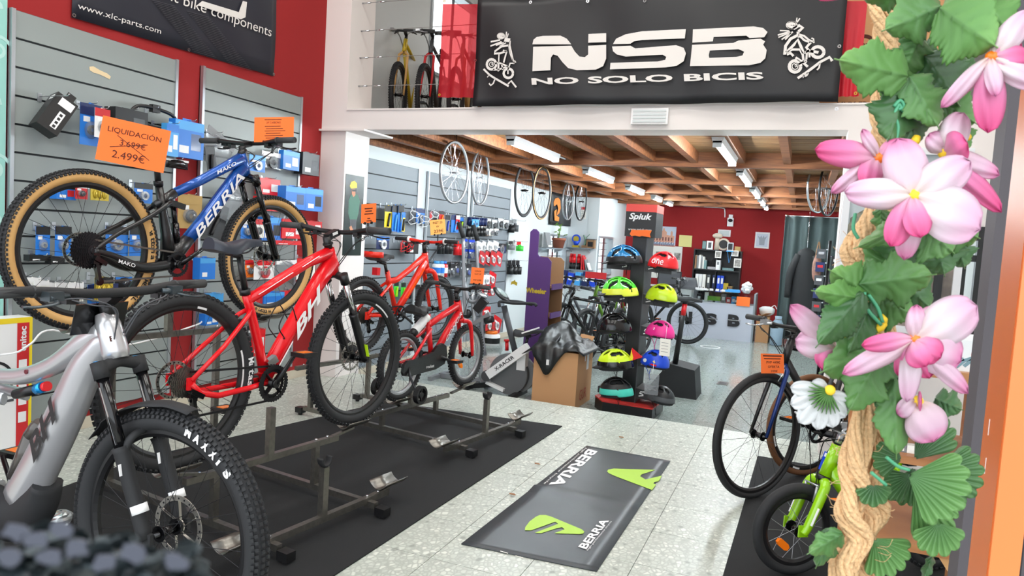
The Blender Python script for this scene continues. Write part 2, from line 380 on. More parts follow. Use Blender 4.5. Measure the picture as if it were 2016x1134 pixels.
# black rubber mats
def matt(pts, lab, z):
    b = MB(); M = Matrix.Identity(4); b.prism(pts, M, .006, 0, z); return tag(b.build('floor_mat', mat('mat_black', (17, 18, 20), .9, bump=.3, nscale=400)), lab, 'mat')
matt([(-3.10, .5), (-1.66, .5), (-1.565, 5.06), (-1.9, 5.03), (-3.02, 4.93), (-3.40, 2.93)], 'large black floor mat under the bike racks', .001)
matt([(-.235, .9), (1.7, .9), (1.7, 5.05), (-.17, 5.12)], 'black floor mat under the bikes on the right', .001)
# wall print beyond the first panel (aqua) and its scrolls
t = thing('wall_banner', 'pale aqua banner with white scroll pattern at the left edge', 'banner', (LX, 2.35, .75))
MB().bb((.002, -.9, 0), (.012, .30, 1.9)).build('sheet', 'aqua', t)
for k, (yy, zz, r) in enumerate([(.22, .55, .06), (.24, .85, .09), (.2, 1.2, .07), (.25, 1.5, .08), (.22, 1.72, .05)]):
    b = MB(); ribbon(b, [(yy + r * (1 - q / 26) * cos(q * .42), zz + r * (1 - q / 26) * sin(q * .42)) for q in range(22)], .018, Matrix(((0, 0, 1, .012), (1, 0, 0, 0), (0, 1, 0, 0), (0, 0, 0, 1)))); b.build('scroll', 'aqua_light', t)
# added fill panels, out of view, that brighten the front room and the loft
mat('fill_glow', (250, 248, 242), .4, 0, 5.2)
def fill_panel(lab, x, y, sx=1.2, sy=.6):
    t = thing('added_fill_light', lab, 'light', (x, y, 4.6), 'added fill panels of the high ceiling'); MB().bb((-sx / 2, -sy / 2, -.04), (sx / 2, sy / 2, -.001)).build('housing', 'white', t); MB().bb((-sx / 2 + .03, -sy / 2 + .03, -.044), (sx / 2 - .03, sy / 2 - .03, -.04)).build('diffuser', 'fill_glow', t)
for k, (x, y) in enumerate([(-3.1, 1.6), (-1.2, 1.6), (.7, 1.6), (-3.1, 3.0), (-1.2, 3.0), (.7, 3.0), (-3.1, 4.4), (-1.2, 4.4), (.7, 4.4)]): fill_panel('added white fill panel in the high ceiling, row ' + ['one', 'two', 'three'][k // 3] + ', ' + ['left', 'middle', 'right'][k % 3], x, y)
for k, x in enumerate((-2.8, -.4)): fill_panel(['left', 'right'][k] + ' added white fill panel above the loft', x, 8.2)
# ================================================================ BICYCLES
def tyre_mesh(R, tw, knob, tan, n=72):
    b = MB(); rs = tw / 2; m = 14; c = R - rs - (.004 if knob else 0)
    prof = [(c + rs * cos(a), rs * sin(a)) for a in [2 * pi * k / m for k in range(m)]]
    tanset = {2, 3, 4, 5, 8, 9, 10, 11} if tan else set()
    b.rev((0, 0, 0), (0, 1, 0), prof, n, 0, True, True, mf=lambda k: 1 if k in tanset else 0)
    if knob:
        N = int(2 * pi * R / (.021 if knob > 1 else .026)); kw = tw * .15; kl = .011 if knob > 1 else .012
        for i in range(N):
            for row, (a0, dz) in enumerate(((-.78, .5), (-.27, 0), (.27, 0), (.78, .5), (-1.1, 0), (1.1, 0))[:6 if knob > 1 else 4]):
                a = 2 * pi * (i + dz) / N; rr = c + rs * cos(a0); y = rs * sin(a0)
                rad = V((cos(a), 0, sin(a))); tan_ = V((-sin(a), 0, cos(a))); nn = rad * cos(a0) + V((0, 1, 0)) * sin(a0)
                b.box((0, 0, 0), (kl, kw, .009), frame(rad * rr + V((0, y, 0)) + nn * .003, tan_, tan_.cross(nn) * -1), 0)
    return b
def wheel(parent, name, cx, R, tw, z0, tyre='rubber', knob=0, tan=False, rim='black', spoke='dark_metal', rotor=0, cassette=0, hubm='black_gloss', ns=28, steer=0, rimdepth=.022, refl=0, rotor_side=1, decal=None):
    ri = R - tw; b = MB(); d = rimdepth; wd = max(.012, tw * .22)
    b.rev((0, 0, 0), (0, 1, 0), [(ri + .004, -wd), (ri + .004, wd), (ri - d * .5, wd), (ri - d, wd * .45), (ri - d, -wd * .45), (ri - d * .5, -wd)], 64, 0, False)
    o = b.build(name, rim, parent, (cx, 0, z0)); o.rotation_euler = (0, 0, steer)
    tyre_mesh(R, tw, knob, tan).build('tyre', [tyre, 'tan_wall'], o)
    h = MB(); h.cyl((0, -.055, 0), (0, .055, 0), .009, 10).cyl((0, -.034, 0), (0, .034, 0), .016, 12)
    for s in (-1, 1): h.cyl((0, s * .03, 0), (0, s * .034, 0), .026, 16)
    h.build('hub', hubm, o)
    s = MB()
    for i in range(ns):
        sd = 1 if i % 2 else -1; a = 2 * pi * i / ns; k = (1 if (i // 2) % 2 else -1) * 1.15
        s.tube([(.024 * cos(a + k), sd * .032, .024 * sin(a + k)), ((ri - d) * cos(a), sd * .004, (ri - d) * sin(a))], .0011, 4, 0, False)
    s.build('spokes', spoke, o)
    if rotor:
        r = MB(); y = rotor_side * .044; r.rev((0, y, 0), (0, 1, 0), [(rotor, -.001), (rotor, .001), (rotor * .82, .001), (rotor * .82, -.001)], 40, 0, False)
        for i in range(6):
            a = pi / 3 * i; r.bar((.02 * cos(a), y, .02 * sin(a)), (rotor * .84 * cos(a + .5), y, rotor * .84 * sin(a + .5)), .002, .009, (0, 1, 0))
        for i in range(24):
            a = 2 * pi * i / 24; r.cyl((rotor * .91 * cos(a), y - .0016, rotor * .91 * sin(a)), (rotor * .91 * cos(a), y + .0016, rotor * .91 * sin(a)), .0035, 6, 1)
        r.rev((0, y, 0), (0, 1, 0), [(.026, -.002), (.026, .002), (.014, .002), (.014, -.002)], 16, 0, False)
        r.build('brake_rotor', [mat('rotor_steel', (190, 186, 178), .28, .9), 'dark_metal'], o)
    if cassette:
        r = MB()
        for k in range(cassette):
            rr = .088 - .056 * k / max(1, cassette - 1) if cassette > 8 else .066 - .04 * k / max(1, cassette - 1); y = -.022 - .0042 * k; nt = max(10, int(rr * 380))
            out = []
            for i in range(nt): 
                for q, f in ((0, .94), (.35, 1), (.65, 1), (1, .94)): out.append(((rr * f) * cos(2 * pi * (i + q * .8) / nt), (rr * f) * sin(2 * pi * (i + q * .8) / nt)))
            M = Matrix(((1, 0, 0, 0), (0, 0, 1, y), (0, 1, 0, 0), (0, 0, 0, 1))); inn = [(p[0] * .62, p[1] * .62) for p in out]; L = len(out)
            vs = [(p[0], q, p[1]) for q in (y, y - .0018) for p in out + inn]
            fs = []
            for i in range(L):
                j = (i + 1) % L; fs += [(i, j, L + j, L + i), (2 * L + i, 3 * L + i, 3 * L + j, 2 * L + j), (i, 2 * L + i, 2 * L + j, j)]
            r.add(vs, fs, 0)
        r.cyl((0, -.02, 0), (0, -.068, 0), .016, 12); r.build('cassette', 'steel' if cassette < 9 else 'dark_metal', o)
    if refl:
        a = refl; p = V((cos(a), 0, sin(a))) * (ri * .55); M = frame(p, (-sin(a), 0, cos(a)), (cos(a), 0, sin(a)))
        r = MB(); r.prism([(-.032, -.008), (-.018, -.016), (.018, -.016), (.032, -.008), (.032, .008), (.018, .016), (-.018, .016), (-.032, .008)], M, .016, 0, -.008); r.build('wheel_reflector', mat('reflector', (255, 128, 20), .15), o)
    if decal:
        m, spans = decal; r = MB(); q = wd + .0008
        for a0, a1 in spans:
            for s2 in (-1, 1): r.rev((0, s2 * q, 0), (0, 1, 0), [(ri + .001, 0), (ri - d * .45, 0)], 10, 0, False, False, a0, a1)
        r.build('rim_decal', m, o)
    return o
def arc_text(o, s, r, size, a_mid, y, m, step=None, flip=1, name='lettering', bold=.02):
    "letters set one by one along a circle on the wheel's side; a_mid in radians from forward, flip -1 for the right side"
    step = step or size * 1.05 / r; n = len(s)
    for i, ch in enumerate(s):
        if ch == ' ': continue
        a = a_mid + (n - 1) / 2 * step - i * step if flip < 0 else a_mid - (n - 1) / 2 * step + i * step
        rad = V((cos(a), 0, sin(a))); tg = V((sin(a), 0, -cos(a))) * (1 if flip < 0 else -1)
        p = rad * (r - size / 2) + V((0, y, 0)) - tg * size * .42
        t = text(ch, p, tg * size * (.3 if ch in 'iIl1' else .84), rad * size * (1 if ch.isupper() or ch in 'lthdb' else .75), m, o, bold, name)
def arc_text1(o, s, r, size, a_mid, y, m, step=None, flip=-1, name='lettering', bold=.02):
    "as arc_text, joined into one mesh"
    b = MB(); step = step or size * 1.05 / r; n = len(s)
    for i, ch in enumerate(s):
        if ch == ' ': continue
        a = a_mid + ((n - 1) / 2 - i) * step * (1 if flip < 0 else -1)
        rad = V((cos(a), 0, sin(a))); tg = V((sin(a), 0, -cos(a))) * (1 if flip < 0 else -1)
        tmp = text(ch, rad * (r - size / 2) + V((0, y, 0)) - tg * size * .42, tg * size * (.3 if ch in 'iIl1' else .84), rad * size * (1 if ch.isupper() or ch in 'lthdb' else .75), m, None, bold)
        b.add([v.co for v in tmp.data.vertices], [tuple(p.vertices) for p in tmp.data.polygons]); me = tmp.data; bpy.data.objects.remove(tmp); bpy.data.meshes.remove(me)
    return b.build(name, m, o)

def handlebar(t, c, wd, z0, rise=.02, sweep=.03, m='black', grip='rubber_grey', glen=.13, lever='dark_metal', r=.0125, bar_ends=None, curl=0, coll=None):
    "c = (x, z) of the clamp; parts of the bike t"
    x, z = c[0], c[1] + z0; h = wd / 2
    pts = cr([(x - sweep, h, z + rise), (x - sweep * .6, h * .62, z + rise), (x + .004, h * .28, z + rise * .15), (x + .006, .03, z), (x + .006, -.03, z), (x + .004, -h * .28, z + rise * .15), (x - sweep * .6, -h * .62, z + rise), (x - sweep, -h, z + rise)], 5)
    hb = MB().tube(pts, r, 10).build('handlebar', m, t)
    for s in (-1, 1):
        g = MB(); g.cyl((x - sweep, s * h, z + rise), (x - sweep * .75, s * (h - glen), z + rise), .0165, 14); g.cyl((x - sweep * .75, s * (h - glen), z + rise), (x - sweep * .74, s * (h - glen - .01), z + rise), .0185, 14); g.build('grip', grip, hb)
        if coll: MB().cyl((x - sweep * .75, s * (h - glen - .004), z + rise), (x - sweep * .74, s * (h - glen - .016), z + rise), .027, 16).build('grip_collar', coll, hb)
        l = MB(); yb = h - glen - .04; l.box((x + .012, s * yb, z + rise - .012), (.04, .045, .028)); l.cyl((x + .01, s * (yb - .05), z + rise - .014), (x + .025, s * (yb + .02), z + rise - .016), .010, 8)
        l.tube(cr([(x + .028, s * yb, z + rise - .022), (x + .055, s * (yb + .02), z + rise - .03), (x + .052, s * (yb + .07), z + rise - .036), (x + .045, s * (yb + .11), z + rise - .034)], 4), [(.007, .004)] * 2, 8)
        l.build('brake_lever', lever, hb)
        sh = MB(); sh.box((x + .0, s * (yb - .055), z + rise - .028), (.035, .03, .022)); sh.tube([(x - .01, s * (yb - .05), z + rise - .035), (x - .03, s * (yb - .02), z + rise - .042)], .006, 6); sh.build('shifter', 'black', hb)
    return hb
def cables(t, c, z0, to, n=3, m='black', fwd=.07, drop=.06):
    for k in range(n):
        s = (-1, 1, -1, 1)[k]; y = s * (.20 - .03 * (k // 2)); x, z = c[0], c[1] + z0
        e = V(to) + V((0, s * .012, z0 + .01 * k)); MB().tube(cr([(x + .01, y, z - .012), (x + fwd, y * .7, z - .01 - .01 * k), (x + fwd * 1.2, y * .25, z - drop), e], 7), .0024, 6, 0, True).build('cable', m, t)
def saddle(t, back, nose, z0, post, m='matte_black', accent=None, wd=.145):
    "back, nose = (x, z) of the top line; post = (x, z) lower end of the seat post"
    P = []; n = 12; L = nose[0] - back[0]
    for j in range(n + 1):
        u = j / n; x = back[0] + L * u; zt = back[1] + (nose[1] - back[1]) * u - .018 * sin(pi * min(1, u * 1.6)) * (1 if u < .625 else 0) + .0
        hw = wd / 2 * (sqrt(min(1, u / .10 + .25)) if u < .08 else 1) if u < .3 else wd / 2 * (.30 + .70 * (.5 + .5 * cos(pi * min(1, (u - .3) / .5)))); hw *= 1 if u < .93 else .75; th = .05 if u < .35 else .05 - .022 * (u - .35) / .65
        row = []
        for i in range(15):
            a = pi * (i / 14); row.append(V((x, -hw * cos(a), zt + z0 - th + th * sin(a) ** .55)))
        P.append(row)
    b = MB().sheet(P); m1 = len(P[0]); v = P[0]; b.add([p for p in v] , [tuple(range(m1))]); b.add(P[-1], [tuple(range(m1))[::-1]]); b.add([P[j][i] for j in range(n + 1) for i in (0, 14)], [(2 * j, 2 * j + 2, 2 * j + 3, 2 * j + 1) for j in range(n)])
    o = b.build('saddle', m, t)
    cx = back[0] + L * .47; cz = (back[1] + nose[1]) / 2 + z0 - .055
    r = MB()
    for s in (-1, 1): r.tube(cr([(back[0] + .02, s * .03, back[1] + z0 - .03), (cx - .05, s * .022, cz - .005), (cx + .05, s * .022, cz - .005), (nose[0] - .03, s * .008, nose[1] + z0 - .025)], 5), .0035, 6)
    r.box((cx, 0, cz - .012), (.045, .05, .022)); r.build('saddle_rail', 'dark_metal', o)
    if accent:
        q = MB(); R = []
        for j in range(13):
            a = -pi * .55 + 1.1 * pi * j / 12; R.append([V((back[0] + .045 - .065 * cos(a), .082 * sin(a), back[1] + z0 + dz)) for dz in (-.05, -.005)])
        q.sheet(R); e = q.build('saddle_edge', accent, o); solid(e, .01)
    MB().tube([(cx - .005, 0, cz - .015), (post[0], 0, post[1] + z0)], .0145, 12).build('seatpost', 'black', t)
def crank(t, bb, z0, teeth_r=.075, rings=1, arm=(.17, -2.2), m='black', ring='dark_metal', pedal=True, arm_side=True, yr=-.05):
    x, z = bb[0], bb[1] + z0; b = MB(); b.cyl((x, -.065, z), (x, .065, z), .021, 14)
    L, a = arm
    for s, aa in ((-1, a), (1, a + pi)):
        p = V((x, s * .07, z)); q = p + V((L * cos(aa), s * .018, L * sin(aa))); b.tube([p, p + (q - p) * .5, q], [(.016, .009), (.012, .008), (.011, .008)], 8, ref=(0, 1, 0)); b.cyl(p - V((0, .008, 0)), p + V((0, .008, 0)), .019, 14)
    o = b.build('crankset', m, t)
    if pedal:
        for s, aa in ((-1, a), (1, a + pi)):
            q = V((x + L * cos(aa), s * .088, z + L * sin(aa))); MB().bb(q + V((-.045, s * .01 - .0, -.010)), q + V((.045, s * .095, .010))).build('pedal', 'black', o)
            MB().bb(q + V((-.030, s * .03, -.006)), q + V((.030, s * .075, .0115))).build('pedal_reflector', 'reflector' if 'reflector' in MATS else mat('reflector', (255, 128, 20), .15), o)
    for k in range(rings):
        rr = teeth_r - .018 * k; y = yr + .008 * k; nt = int(rr * 420); out = []
        for i in range(nt):
            for q, f in ((0, .95), (.3, 1), (.6, 1), (.9, .95)): out.append((rr * f * cos(2 * pi * (i + q) / nt), rr * f * sin(2 * pi * (i + q) / nt)))
        L2 = len(out); inn = [(p[0] * .76, p[1] * .76) for p in out]; vs = [(x + p[0], q, z + p[1]) for q in (y, y - .003) for p in out + inn]; fs = []
        for i in range(L2):
            j = (i + 1) % L2; fs += [(i, j, L2 + j, L2 + i), (2 * L2 + i, 3 * L2 + i, 3 * L2 + j, 2 * L2 + j), (i, 2 * L2 + i, 2 * L2 + j, j), (L2 + i, L2 + j, 3 * L2 + j, 3 * L2 + i)]
        c = MB().add(vs, fs)
        for i in range(4): aa = pi / 4 + pi / 2 * i; c.bar((x, y - .002, z), (x + rr * .8 * cos(aa), y - .002, z + rr * .8 * sin(aa)), .004, .018, (0, 1, 0))
        c.build('chainring', ring, o)
    return o
def chain_derailleur(t, bb, z0, rr, rs, m='steel', low=.11, y=-.045):
    x, z = bb[0], bb[1] + z0; c = MB(); hz = z0
    top = [(0 + rs * .2, hz + rs), (x, z + rr)]; c.bar((top[0][0], y, top[0][1]), (top[1][0], y, top[1][1]), .006, .009)
    c.bar((.045, y, hz - low - .035), (x, y, z - rr), .006, .009); c.build('chain', m, t)
    d = MB(); d.box((.012, y - .01, hz - .035), (.03, .03, .05)); d.bar((.018, y - .006, hz - .045), (.04, y - .006, hz - low - .03), .016, .022, (0, 1, 0))
    d.bar((.0, y - .02, hz - .03), (.055, y - .022, hz - .06), .02, .03, (0, 1, 0))
    for px, pz in ((.03, hz - .07), (.045, hz - low - .035)): d.cyl((px, y - .006, pz), (px, y + .006, pz), .018, 12)
    d.build('rear_derailleur', 'black_gloss', t)
def susp_fork(t, crown, axle, z0, m='black', stan='chrome', sp=.062, r_st=.017, r_lo=.023, split=.45, arch=True, lowmat=None, up=.0, uneven=0):
    "legs from the crown down to the axle; parts of the bike"
    cz = V((crown[0], 0, crown[1] + z0)); ax = V((axle[0], 0, axle[1] + z0)); d = (ax - cz).normalized(); off = V((d.z, 0, -d.x)) * -.0
    L = (ax - cz).length; f = MB()
    n = V((-d.z, 0, d.x)); n = n if n.x > 0 else -n
    f.tube(cr([cz + V((0, -sp, 0)) , cz + V((0, -sp * .5, 0)) - d * .012, cz - d * .02, cz + V((0, sp * .5, 0)) - d * .012, cz + V((0, sp, 0))], 4), [(.022, .020)] * 2, 10)
    for s in (-1, 1): f.cyl(cz + V((0, s * sp, 0)) - d * .025, cz + V((0, s * sp, 0)) + d * .03, .024, 14)
    fo = f.build('fork', m, t)
    for s in (-1, 1):
        p = cz + V((0, s * sp, 0)); e = ax + V((0, s * sp, 0)) - n * .012
        MB().cyl(p, p + (e - p) * (split + .05), r_st, 14).build('stanchion', stan, fo)
        lo = MB(); a = p + (e - p) * split; lo.tube([a, a + (e - a) * .06, e - d * .03, e], [r_lo * 1.12, r_lo, r_lo * .92, r_lo * .8], 14); lo.box(e + n * .012 - d * -.002, (.03, .014, .036)); lo.build('fork_lower', lowmat or m, fo)
    if arch:
        a = cz + (ax - cz) * (split + .03); q = MB().tube(cr([a + V((0, -sp, 0)), a + V((0, -sp * .75, 0)) - d * .035 + n * .03, a - d * .05 + n * .038, a + V((0, sp * .75, 0)) - d * .035 + n * .03, a + V((0, sp, 0))], 5), [(.010, .014)] * 2, 8); q.build('fork_arch', lowmat or m, fo)
    return fo
def bike_root(lab, c, head, pitch, R, group=None, name='bicycle'):
    "c = rear axle in the room; the empty stands at the rear tyre's contact point"
    M = Matrix.Translation(V(c)) @ Matrix.Rotation(pi / 2 - head, 4, 'Z') @ Matrix.Rotation(-pitch, 4, 'Y') @ Matrix.Translation(V((0, 0, -R)))
    return thing(name, lab, 'bicycle', M, group)
def tubes(t, name, m, z0, L):
    b = MB()
    for pts, rad in L: b.tube([(p[0], p[1] if len(p) > 2 else 0, (p[2] if len(p) > 2 else p[1]) + z0) for p in pts], rad, 14, ref=(0, 1, 0))
    return b.build(name, m, t)
def tube_text(t, s, p, q, z0, hgt, y, m, start, end, bold=.02, shear=0, name='frame_lettering', up=1, skew=0):
    "letters along the tube line p -> q (x, z) on its right side (y negative)"
    p, q = V((p[0], y, p[1] + z0)), V((q[0], y, q[1] + z0)); d = (q - p); n = V((-d.z, 0, d.x)).normalized() * up; a = p + d * start; e = p + d * end
    return text(s, a - n * hgt / 2 - d.normalized() * skew, e - a, n * hgt + d.normalized() * skew * 2, m, t, bold, name, shear)

# ---------------------------------------------------------------- blue bicycle on the rear tier
mat('bike_blue', (22, 84, 170), .25, .35, coat=.6); mat('frame_black', (20, 21, 23), .35, coat=.3); mat('silver_paint', (186, 186, 188), .28, .55, coat=.5)
R = .372; t = blue = bike_root('blue and black full-suspension bicycle with tan-walled tyres on the rear tier', (-3.086, 2.321, 1.212), radians(4.09), radians(-1.38), R)
wr = wheel(t, 'rear_wheel', 0, R, .056, R, knob=2, tan=True, cassette=11, rotor=.08, rimdepth=.028)
arc_text1(wr, 'vittoria', R - .040, .026, .12, -.0288, 'black', .055, -1, 'tyre_lettering'); arc_text1(wr, 'MEZCAL', R - .040, .024, -.62, -.0288, 'black', .066, -1, 'tyre_lettering')
wf = wheel(t, 'front_wheel', 1.15, R, .056, R, knob=2, tan=True, rotor=.09, rimdepth=.028)
arc_text1(wf, 'vittoria', R - .040, .022, -1.75, -.0288, 'black', .05, -1, 'tyre_lettering')
fb = tubes(t, 'frame', 'frame_black', R, [
    ([(.444, -.03), (.425, .10), (.40, .20), (.365, .35)], [(.045, .035), (.030, .028), (.024, .022), (.019, .019)]),
    ([(.345, .235), (.40, .27), (.46, .315)], [(.02, .018), (.026, .02), (.026, .022)]),
    ([(.44, -.04), (.50, .02), (.565, .085)], [(.05, .04), (.045, .036), (.034, .03)]),
    ([(.885, .575), (.90, .615)], [.024, .022])])
fr = tubes(t, 'main_tubes', 'bike_blue', R, [
    ([(.46, .315), (.62, .40), (.78, .495), (.89, .555)], [(.024, .021), (.026, .024), (.030, .026), (.040, .03)]),
    ([(.555, .075), (.68, .22), (.80, .375), (.905, .51)], [(.036, .03), (.040, .032), (.040, .032), (.042, .032)]),
    ([(.882, .585), (.905, .53), (.928, .465)], [(.027, .027), (.033, .029), (.030, .028)])])
tube_text(fr, 'BERRIA', (.555, .075), (.905, .51), R, .052, -.0365, 'white', .06, .90, .015, .25)
tube_text(fr, 'MAKO', (.46, .318), (.89, .56), R, .020, -.030, 'white', .55, .85, .01, .2)
st = MB()
for s in (-1, 1):
    st.tube(cr([(0, s * .062, R), (.12, s * .055, R + .085), (.28, s * .05, R + .175), (.41, s * .042, R + .262)], 4), [(.011, .008), (.011, .008), (.013, .009)], 8, ref=(0, 1, 0))
    st.tube(cr([(0, s * .062, R), (.10, s * .062, R - .022), (.25, s * .055, R - .075), (.44, s * .04, R - .055)], 5), [(.014, .009), (.016, .01), (.026, .012), (.028, .014)], 8, ref=(0, 1, 0))
st.bar((.30, -.05, R + .185), (.30, .05, R + .185), .016).bar((.36, -.04, R - .06), (.36, .04, R - .06), .03)
sw = st.build('swingarm', 'frame_black', t); text('MAKO', (.115, -.073, R - .052), (.085, -.004, -.022), (.003, 0, .018), 'white', sw, .01, 'frame_lettering')
sh = MB(); sh.cyl((.455, -.0, R + .26), (.475, 0, R + .14), .014, 12).cyl((.472, 0, R + .16), (.49, 0, R + .05), .019, 14).cyl((.455, -.025, R + .262), (.455, .025, R + .262), .012, 10); sh.build('rear_shock', 'black_gloss', t)
[MB().bar((.41, s * .035, R + .262), (.50, s * .035, R + .245), .012, .03).build('rocker_link', 'black', t) for s in (-1, 1)]
susp_fork(t, (.945, .445), (1.15, 0), R, 'black_gloss', 'black_gloss', split=.52)
MB().tube([(.365, 0, R + .34), (.34, 0, R + .50)], .0155, 12).build('seatpost', 'black', t); MB().cyl((.365, 0, R + .34), (.362, 0, R + .365), .023, 14).build('seat_clamp', 'dark_metal', t)
saddle(t, (.11, .55), (.345, .56), R, (.335, .45))
MB().cyl((.895, 0, R + .60), (.888, 0, R + .63), .02, 12).bar((.888, 0, R + .632), (.945, 0, R + .652), .034, .03).build('stem', 'black', t)
handlebar(t, (.945, .655), .74, R, .012, .03); cables(t, (.945, .655), R, (.93, 0, .50), 4)
crank(t, (.46, -.055), R, .066, 1, (.17, .62), 'black_gloss', pedal=False); chain_derailleur(t, (.46, -.055), R, .06, .05)

# ---------------------------------------------------------------- red hardtail on the middle tier
R = .37; t = redbike = bike_root('red hardtail bicycle with black saddle on the middle tier of the nearer rack', (-2.319, 2.175, .719), radians(5.9), radians(-1.61), R)
wr = wheel(t, 'rear_wheel', 0, R, .054, R, knob=1, cassette=8, rotor=.08, decal=('white', [(-.35, .25), (-1.4, -1.25)])); arc_text1(wr, 'Mitas', R - .028, .030, .02, -.0285, 'white', .078, -1, 'tyre_lettering')
wf = wheel(t, 'front_wheel', 1.10, R, .054, R, knob=1, rotor=.08, decal=('white', [(-1.2, -.75)]))
bt = [([(.445, -.035), (.56, .14), (.72, .36), (.855, .525)], [(.040, .034), (.040, .033), (.042, .034), (.050, .036)]),
      ([(.315, .325), (.50, .42), (.68, .51), (.83, .565)], [(.022, .022), (.025, .024), (.026, .025), (.034, .028)]),
      ([(.452, -.04), (.40, .12), (.335, .30), (.306, .37)], [(.026, .026), (.022, .022), (.021, .021), (.021, .021)]),
      ([(.822, .585), (.845, .53), (.868, .455)], [(.027, .027), (.034, .030), (.029, .029)])]
fr = tubes(t, 'frame', 'bike_red', R, bt)
ss = MB()
for s in (-1, 1):
    ss.tube([(0, s * .066, R + .012), (.16, s * .058, R + .14), (.305, s * .03, R + .265), (.33, s * .012, R + .285)], .0105, 10); ss.tube([(0, s * .066, R), (.05, s * .066, R - .045), (.14, s * .062, R - .068), (.32, s * .05, R - .06), (.45, s * .03, R - .05)], [(.013, .011)] * 2, 10, ref=(0, 1, 0)); ss.box((0, s * .064, R), (.035, .012, .05))
ss.build('rear_stays', 'bike_red', t)
tube_text(fr, 'BH', (.445, -.035), (.855, .525), R, .062, -.038, 'white', .33, .76, .03, .45)
for k in range(2): 
    r = MB(); r.bar((.36 + .26 * k, -.026, R + .357 + .13 * k), (.56 + .17 * k, -.027, R + .46 + .085 * k), .001, .006, (0, 1, 0)); r.build('stripe', 'white', fr)
r = MB(); r.bar((.50, -.037, R + .02), (.575, -.038, R + .13), .001, .007, (0, 1, 0)); r.build('stripe', 'white', fr)
susp_fork(t, (.882, .437), (1.10, 0), R, 'black', 'chrome', split=.42)
r = MB(); r.bar((1.075, -.087, R + .02), (1.052, -.087, R + .085), .003, .03, (0, 1, 0)); r.build('fork_sticker', mat('acid', (190, 230, 30), .4), t)
MB().tube([(.306, 0, R + .37), (.262, 0, R + .53)], .0145, 12).build('seatpost_tube', 'black', t); MB().cyl((.307, 0, R + .355), (.301, 0, R + .38), .024, 14).build('seat_clamp', 'black', t)
saddle(t, (.10, .60), (.375, .605), R, (.258, .53), mat('saddle_blue_black', (34, 40, 52), .45))
MB().cyl((.822, 0, R + .58), (.80, 0, R + .645), .021, 12).cyl((.815, 0, R + .605), (.812, 0, R + .612), .027, 12).bar((.80, 0, R + .64), (.875, 0, R + .672), .036, .032).build('stem', 'black', t)
MB().bar((.825, -.0185, R + .657), (.86, -.0185, R + .67), .002, .014).build('stem_sticker', 'white', t)
handlebar(t, (.875, .672), .72, R, .02, .03); cables(t, (.875, .672), R, (.865, 0, .47), 4)
crank(t, (.452, -.055), R, .088, 2, (.17, .95), 'black', yr=-.055); chain_derailleur(t, (.452, -.055), R, .08, .045, 'dark_metal')
MB().bar((.43, -.03, R + .03), (.475, -.035, R + .06), .03, .035).build('front_derailleur', 'chrome', t)
cg = MB(); cg.tube(cr([(.60, -.03, R + .23), (.545, -.04, R + .30), (.485, -.035, R + .21), (.53, -.03, R + .145)], 5), .003, 6); cg.tube(cr([(.60, .03, R + .23), (.545, .04, R + .30), (.485, .035, R + .21), (.53, .03, R + .145)], 5), .003, 6); cg.tube([(.53, -.03, R + .145), (.53, .03, R + .145)], .003, 6); cg.bar((.545, 0, R + .16), (.61, 0, R + .245), .014, .012); cg.build('bottle_cage', 'black', t)

# ---------------------------------------------------------------- small red bicycle with stabilisers (middle tier, farther rack)
R = .245; t = kid = bike_root('small red children bicycle with stabilisers and black chain guard', (-2.502, 4.234, .466), radians(5.7), radians(-1.57), R)
wheel(t, 'rear_wheel', 0, R, .045, R, knob=1, rim='silver', spoke='silver', ns=20, refl=2.6)
wheel(t, 'front_wheel', .87, R, .045, R, knob=1, rim='silver', spoke='silver', ns=20, refl=-2.4)
fr = tubes(t, 'frame', 'red', R, [([(.42, .05), (.55, .19), (.72, .36)], [(.026, .024), (.028, .026), (.030, .026)]), ([(.30, .262), (.48, .33), (.69, .40)], [(.022, .022), (.024, .023), (.027, .025)]), ([(.38, .0), (.345, .12), (.29, .33)], [.02, .019, .019]), ([(.675, .435), (.735, .30)], [.027, .027])])
ss = MB()
for s in (-1, 1): ss.tube([(0, s * .06, R), (.2, s * .05, R + .02), (.36, s * .035, R + .04)], .011, 8); ss.tube([(.03, s * .06, R + .02), (.17, s * .05, R + .14), (.315, s * .02, R + .24)], .011, 8)
ss.build('rear_stays', 'red', t)
tube_text(fr, 'CONOR', (.42, .05), (.72, .36), R, .030, -.030, 'white', .30, .95, .012, .25)
f = MB()
for s in (-1, 1): f.tube(cr([(.745, s * .02, R + .28), (.79, s * .05, R + .27), (.825, s * .056, R + .20), (.87, s * .056, R)], 5), [.018, .018, .013], 10)
f.cyl((.735, 0, R + .30), (.748, 0, R + .27), .028, 12).build('fork', 'red', t)
MB().cyl((.675, 0, R + .43), (.65, 0, R + .50), .016, 10).cyl((.67, 0, R + .445), (.668, 0, R + .452), .026, 12).bar((.65, 0, R + .50), (.685, 0, R + .525), .035, .03).build('stem', 'black', t)
handlebar(t, (.69, .53), .58, R, .03, .03, lever='black', glen=.11); cables(t, (.69, .53), R, (.76, 0, .30), 2)
saddle(t, (.08, .425), (.31, .40), R, (.27, .35)); MB().tube([(.27, 0, R + .37), (.29, 0, R + .30)], .013, 10).build('seatpost_tube', 'black', t); MB().cyl((.29, 0, R + .315), (.283, 0, R + .345), .024, 12).build('seat_clamp', 'red', t)
g = MB(); out = [(-.07, -.03), (-.055, -.055), (.0, -.065), (.33, -.05), (.44, -.02), (.47, .04), (.45, .11), (.40, .135), (.33, .12), (.28, .08), (.10, .05), (-.02, .045), (-.06, .02)]
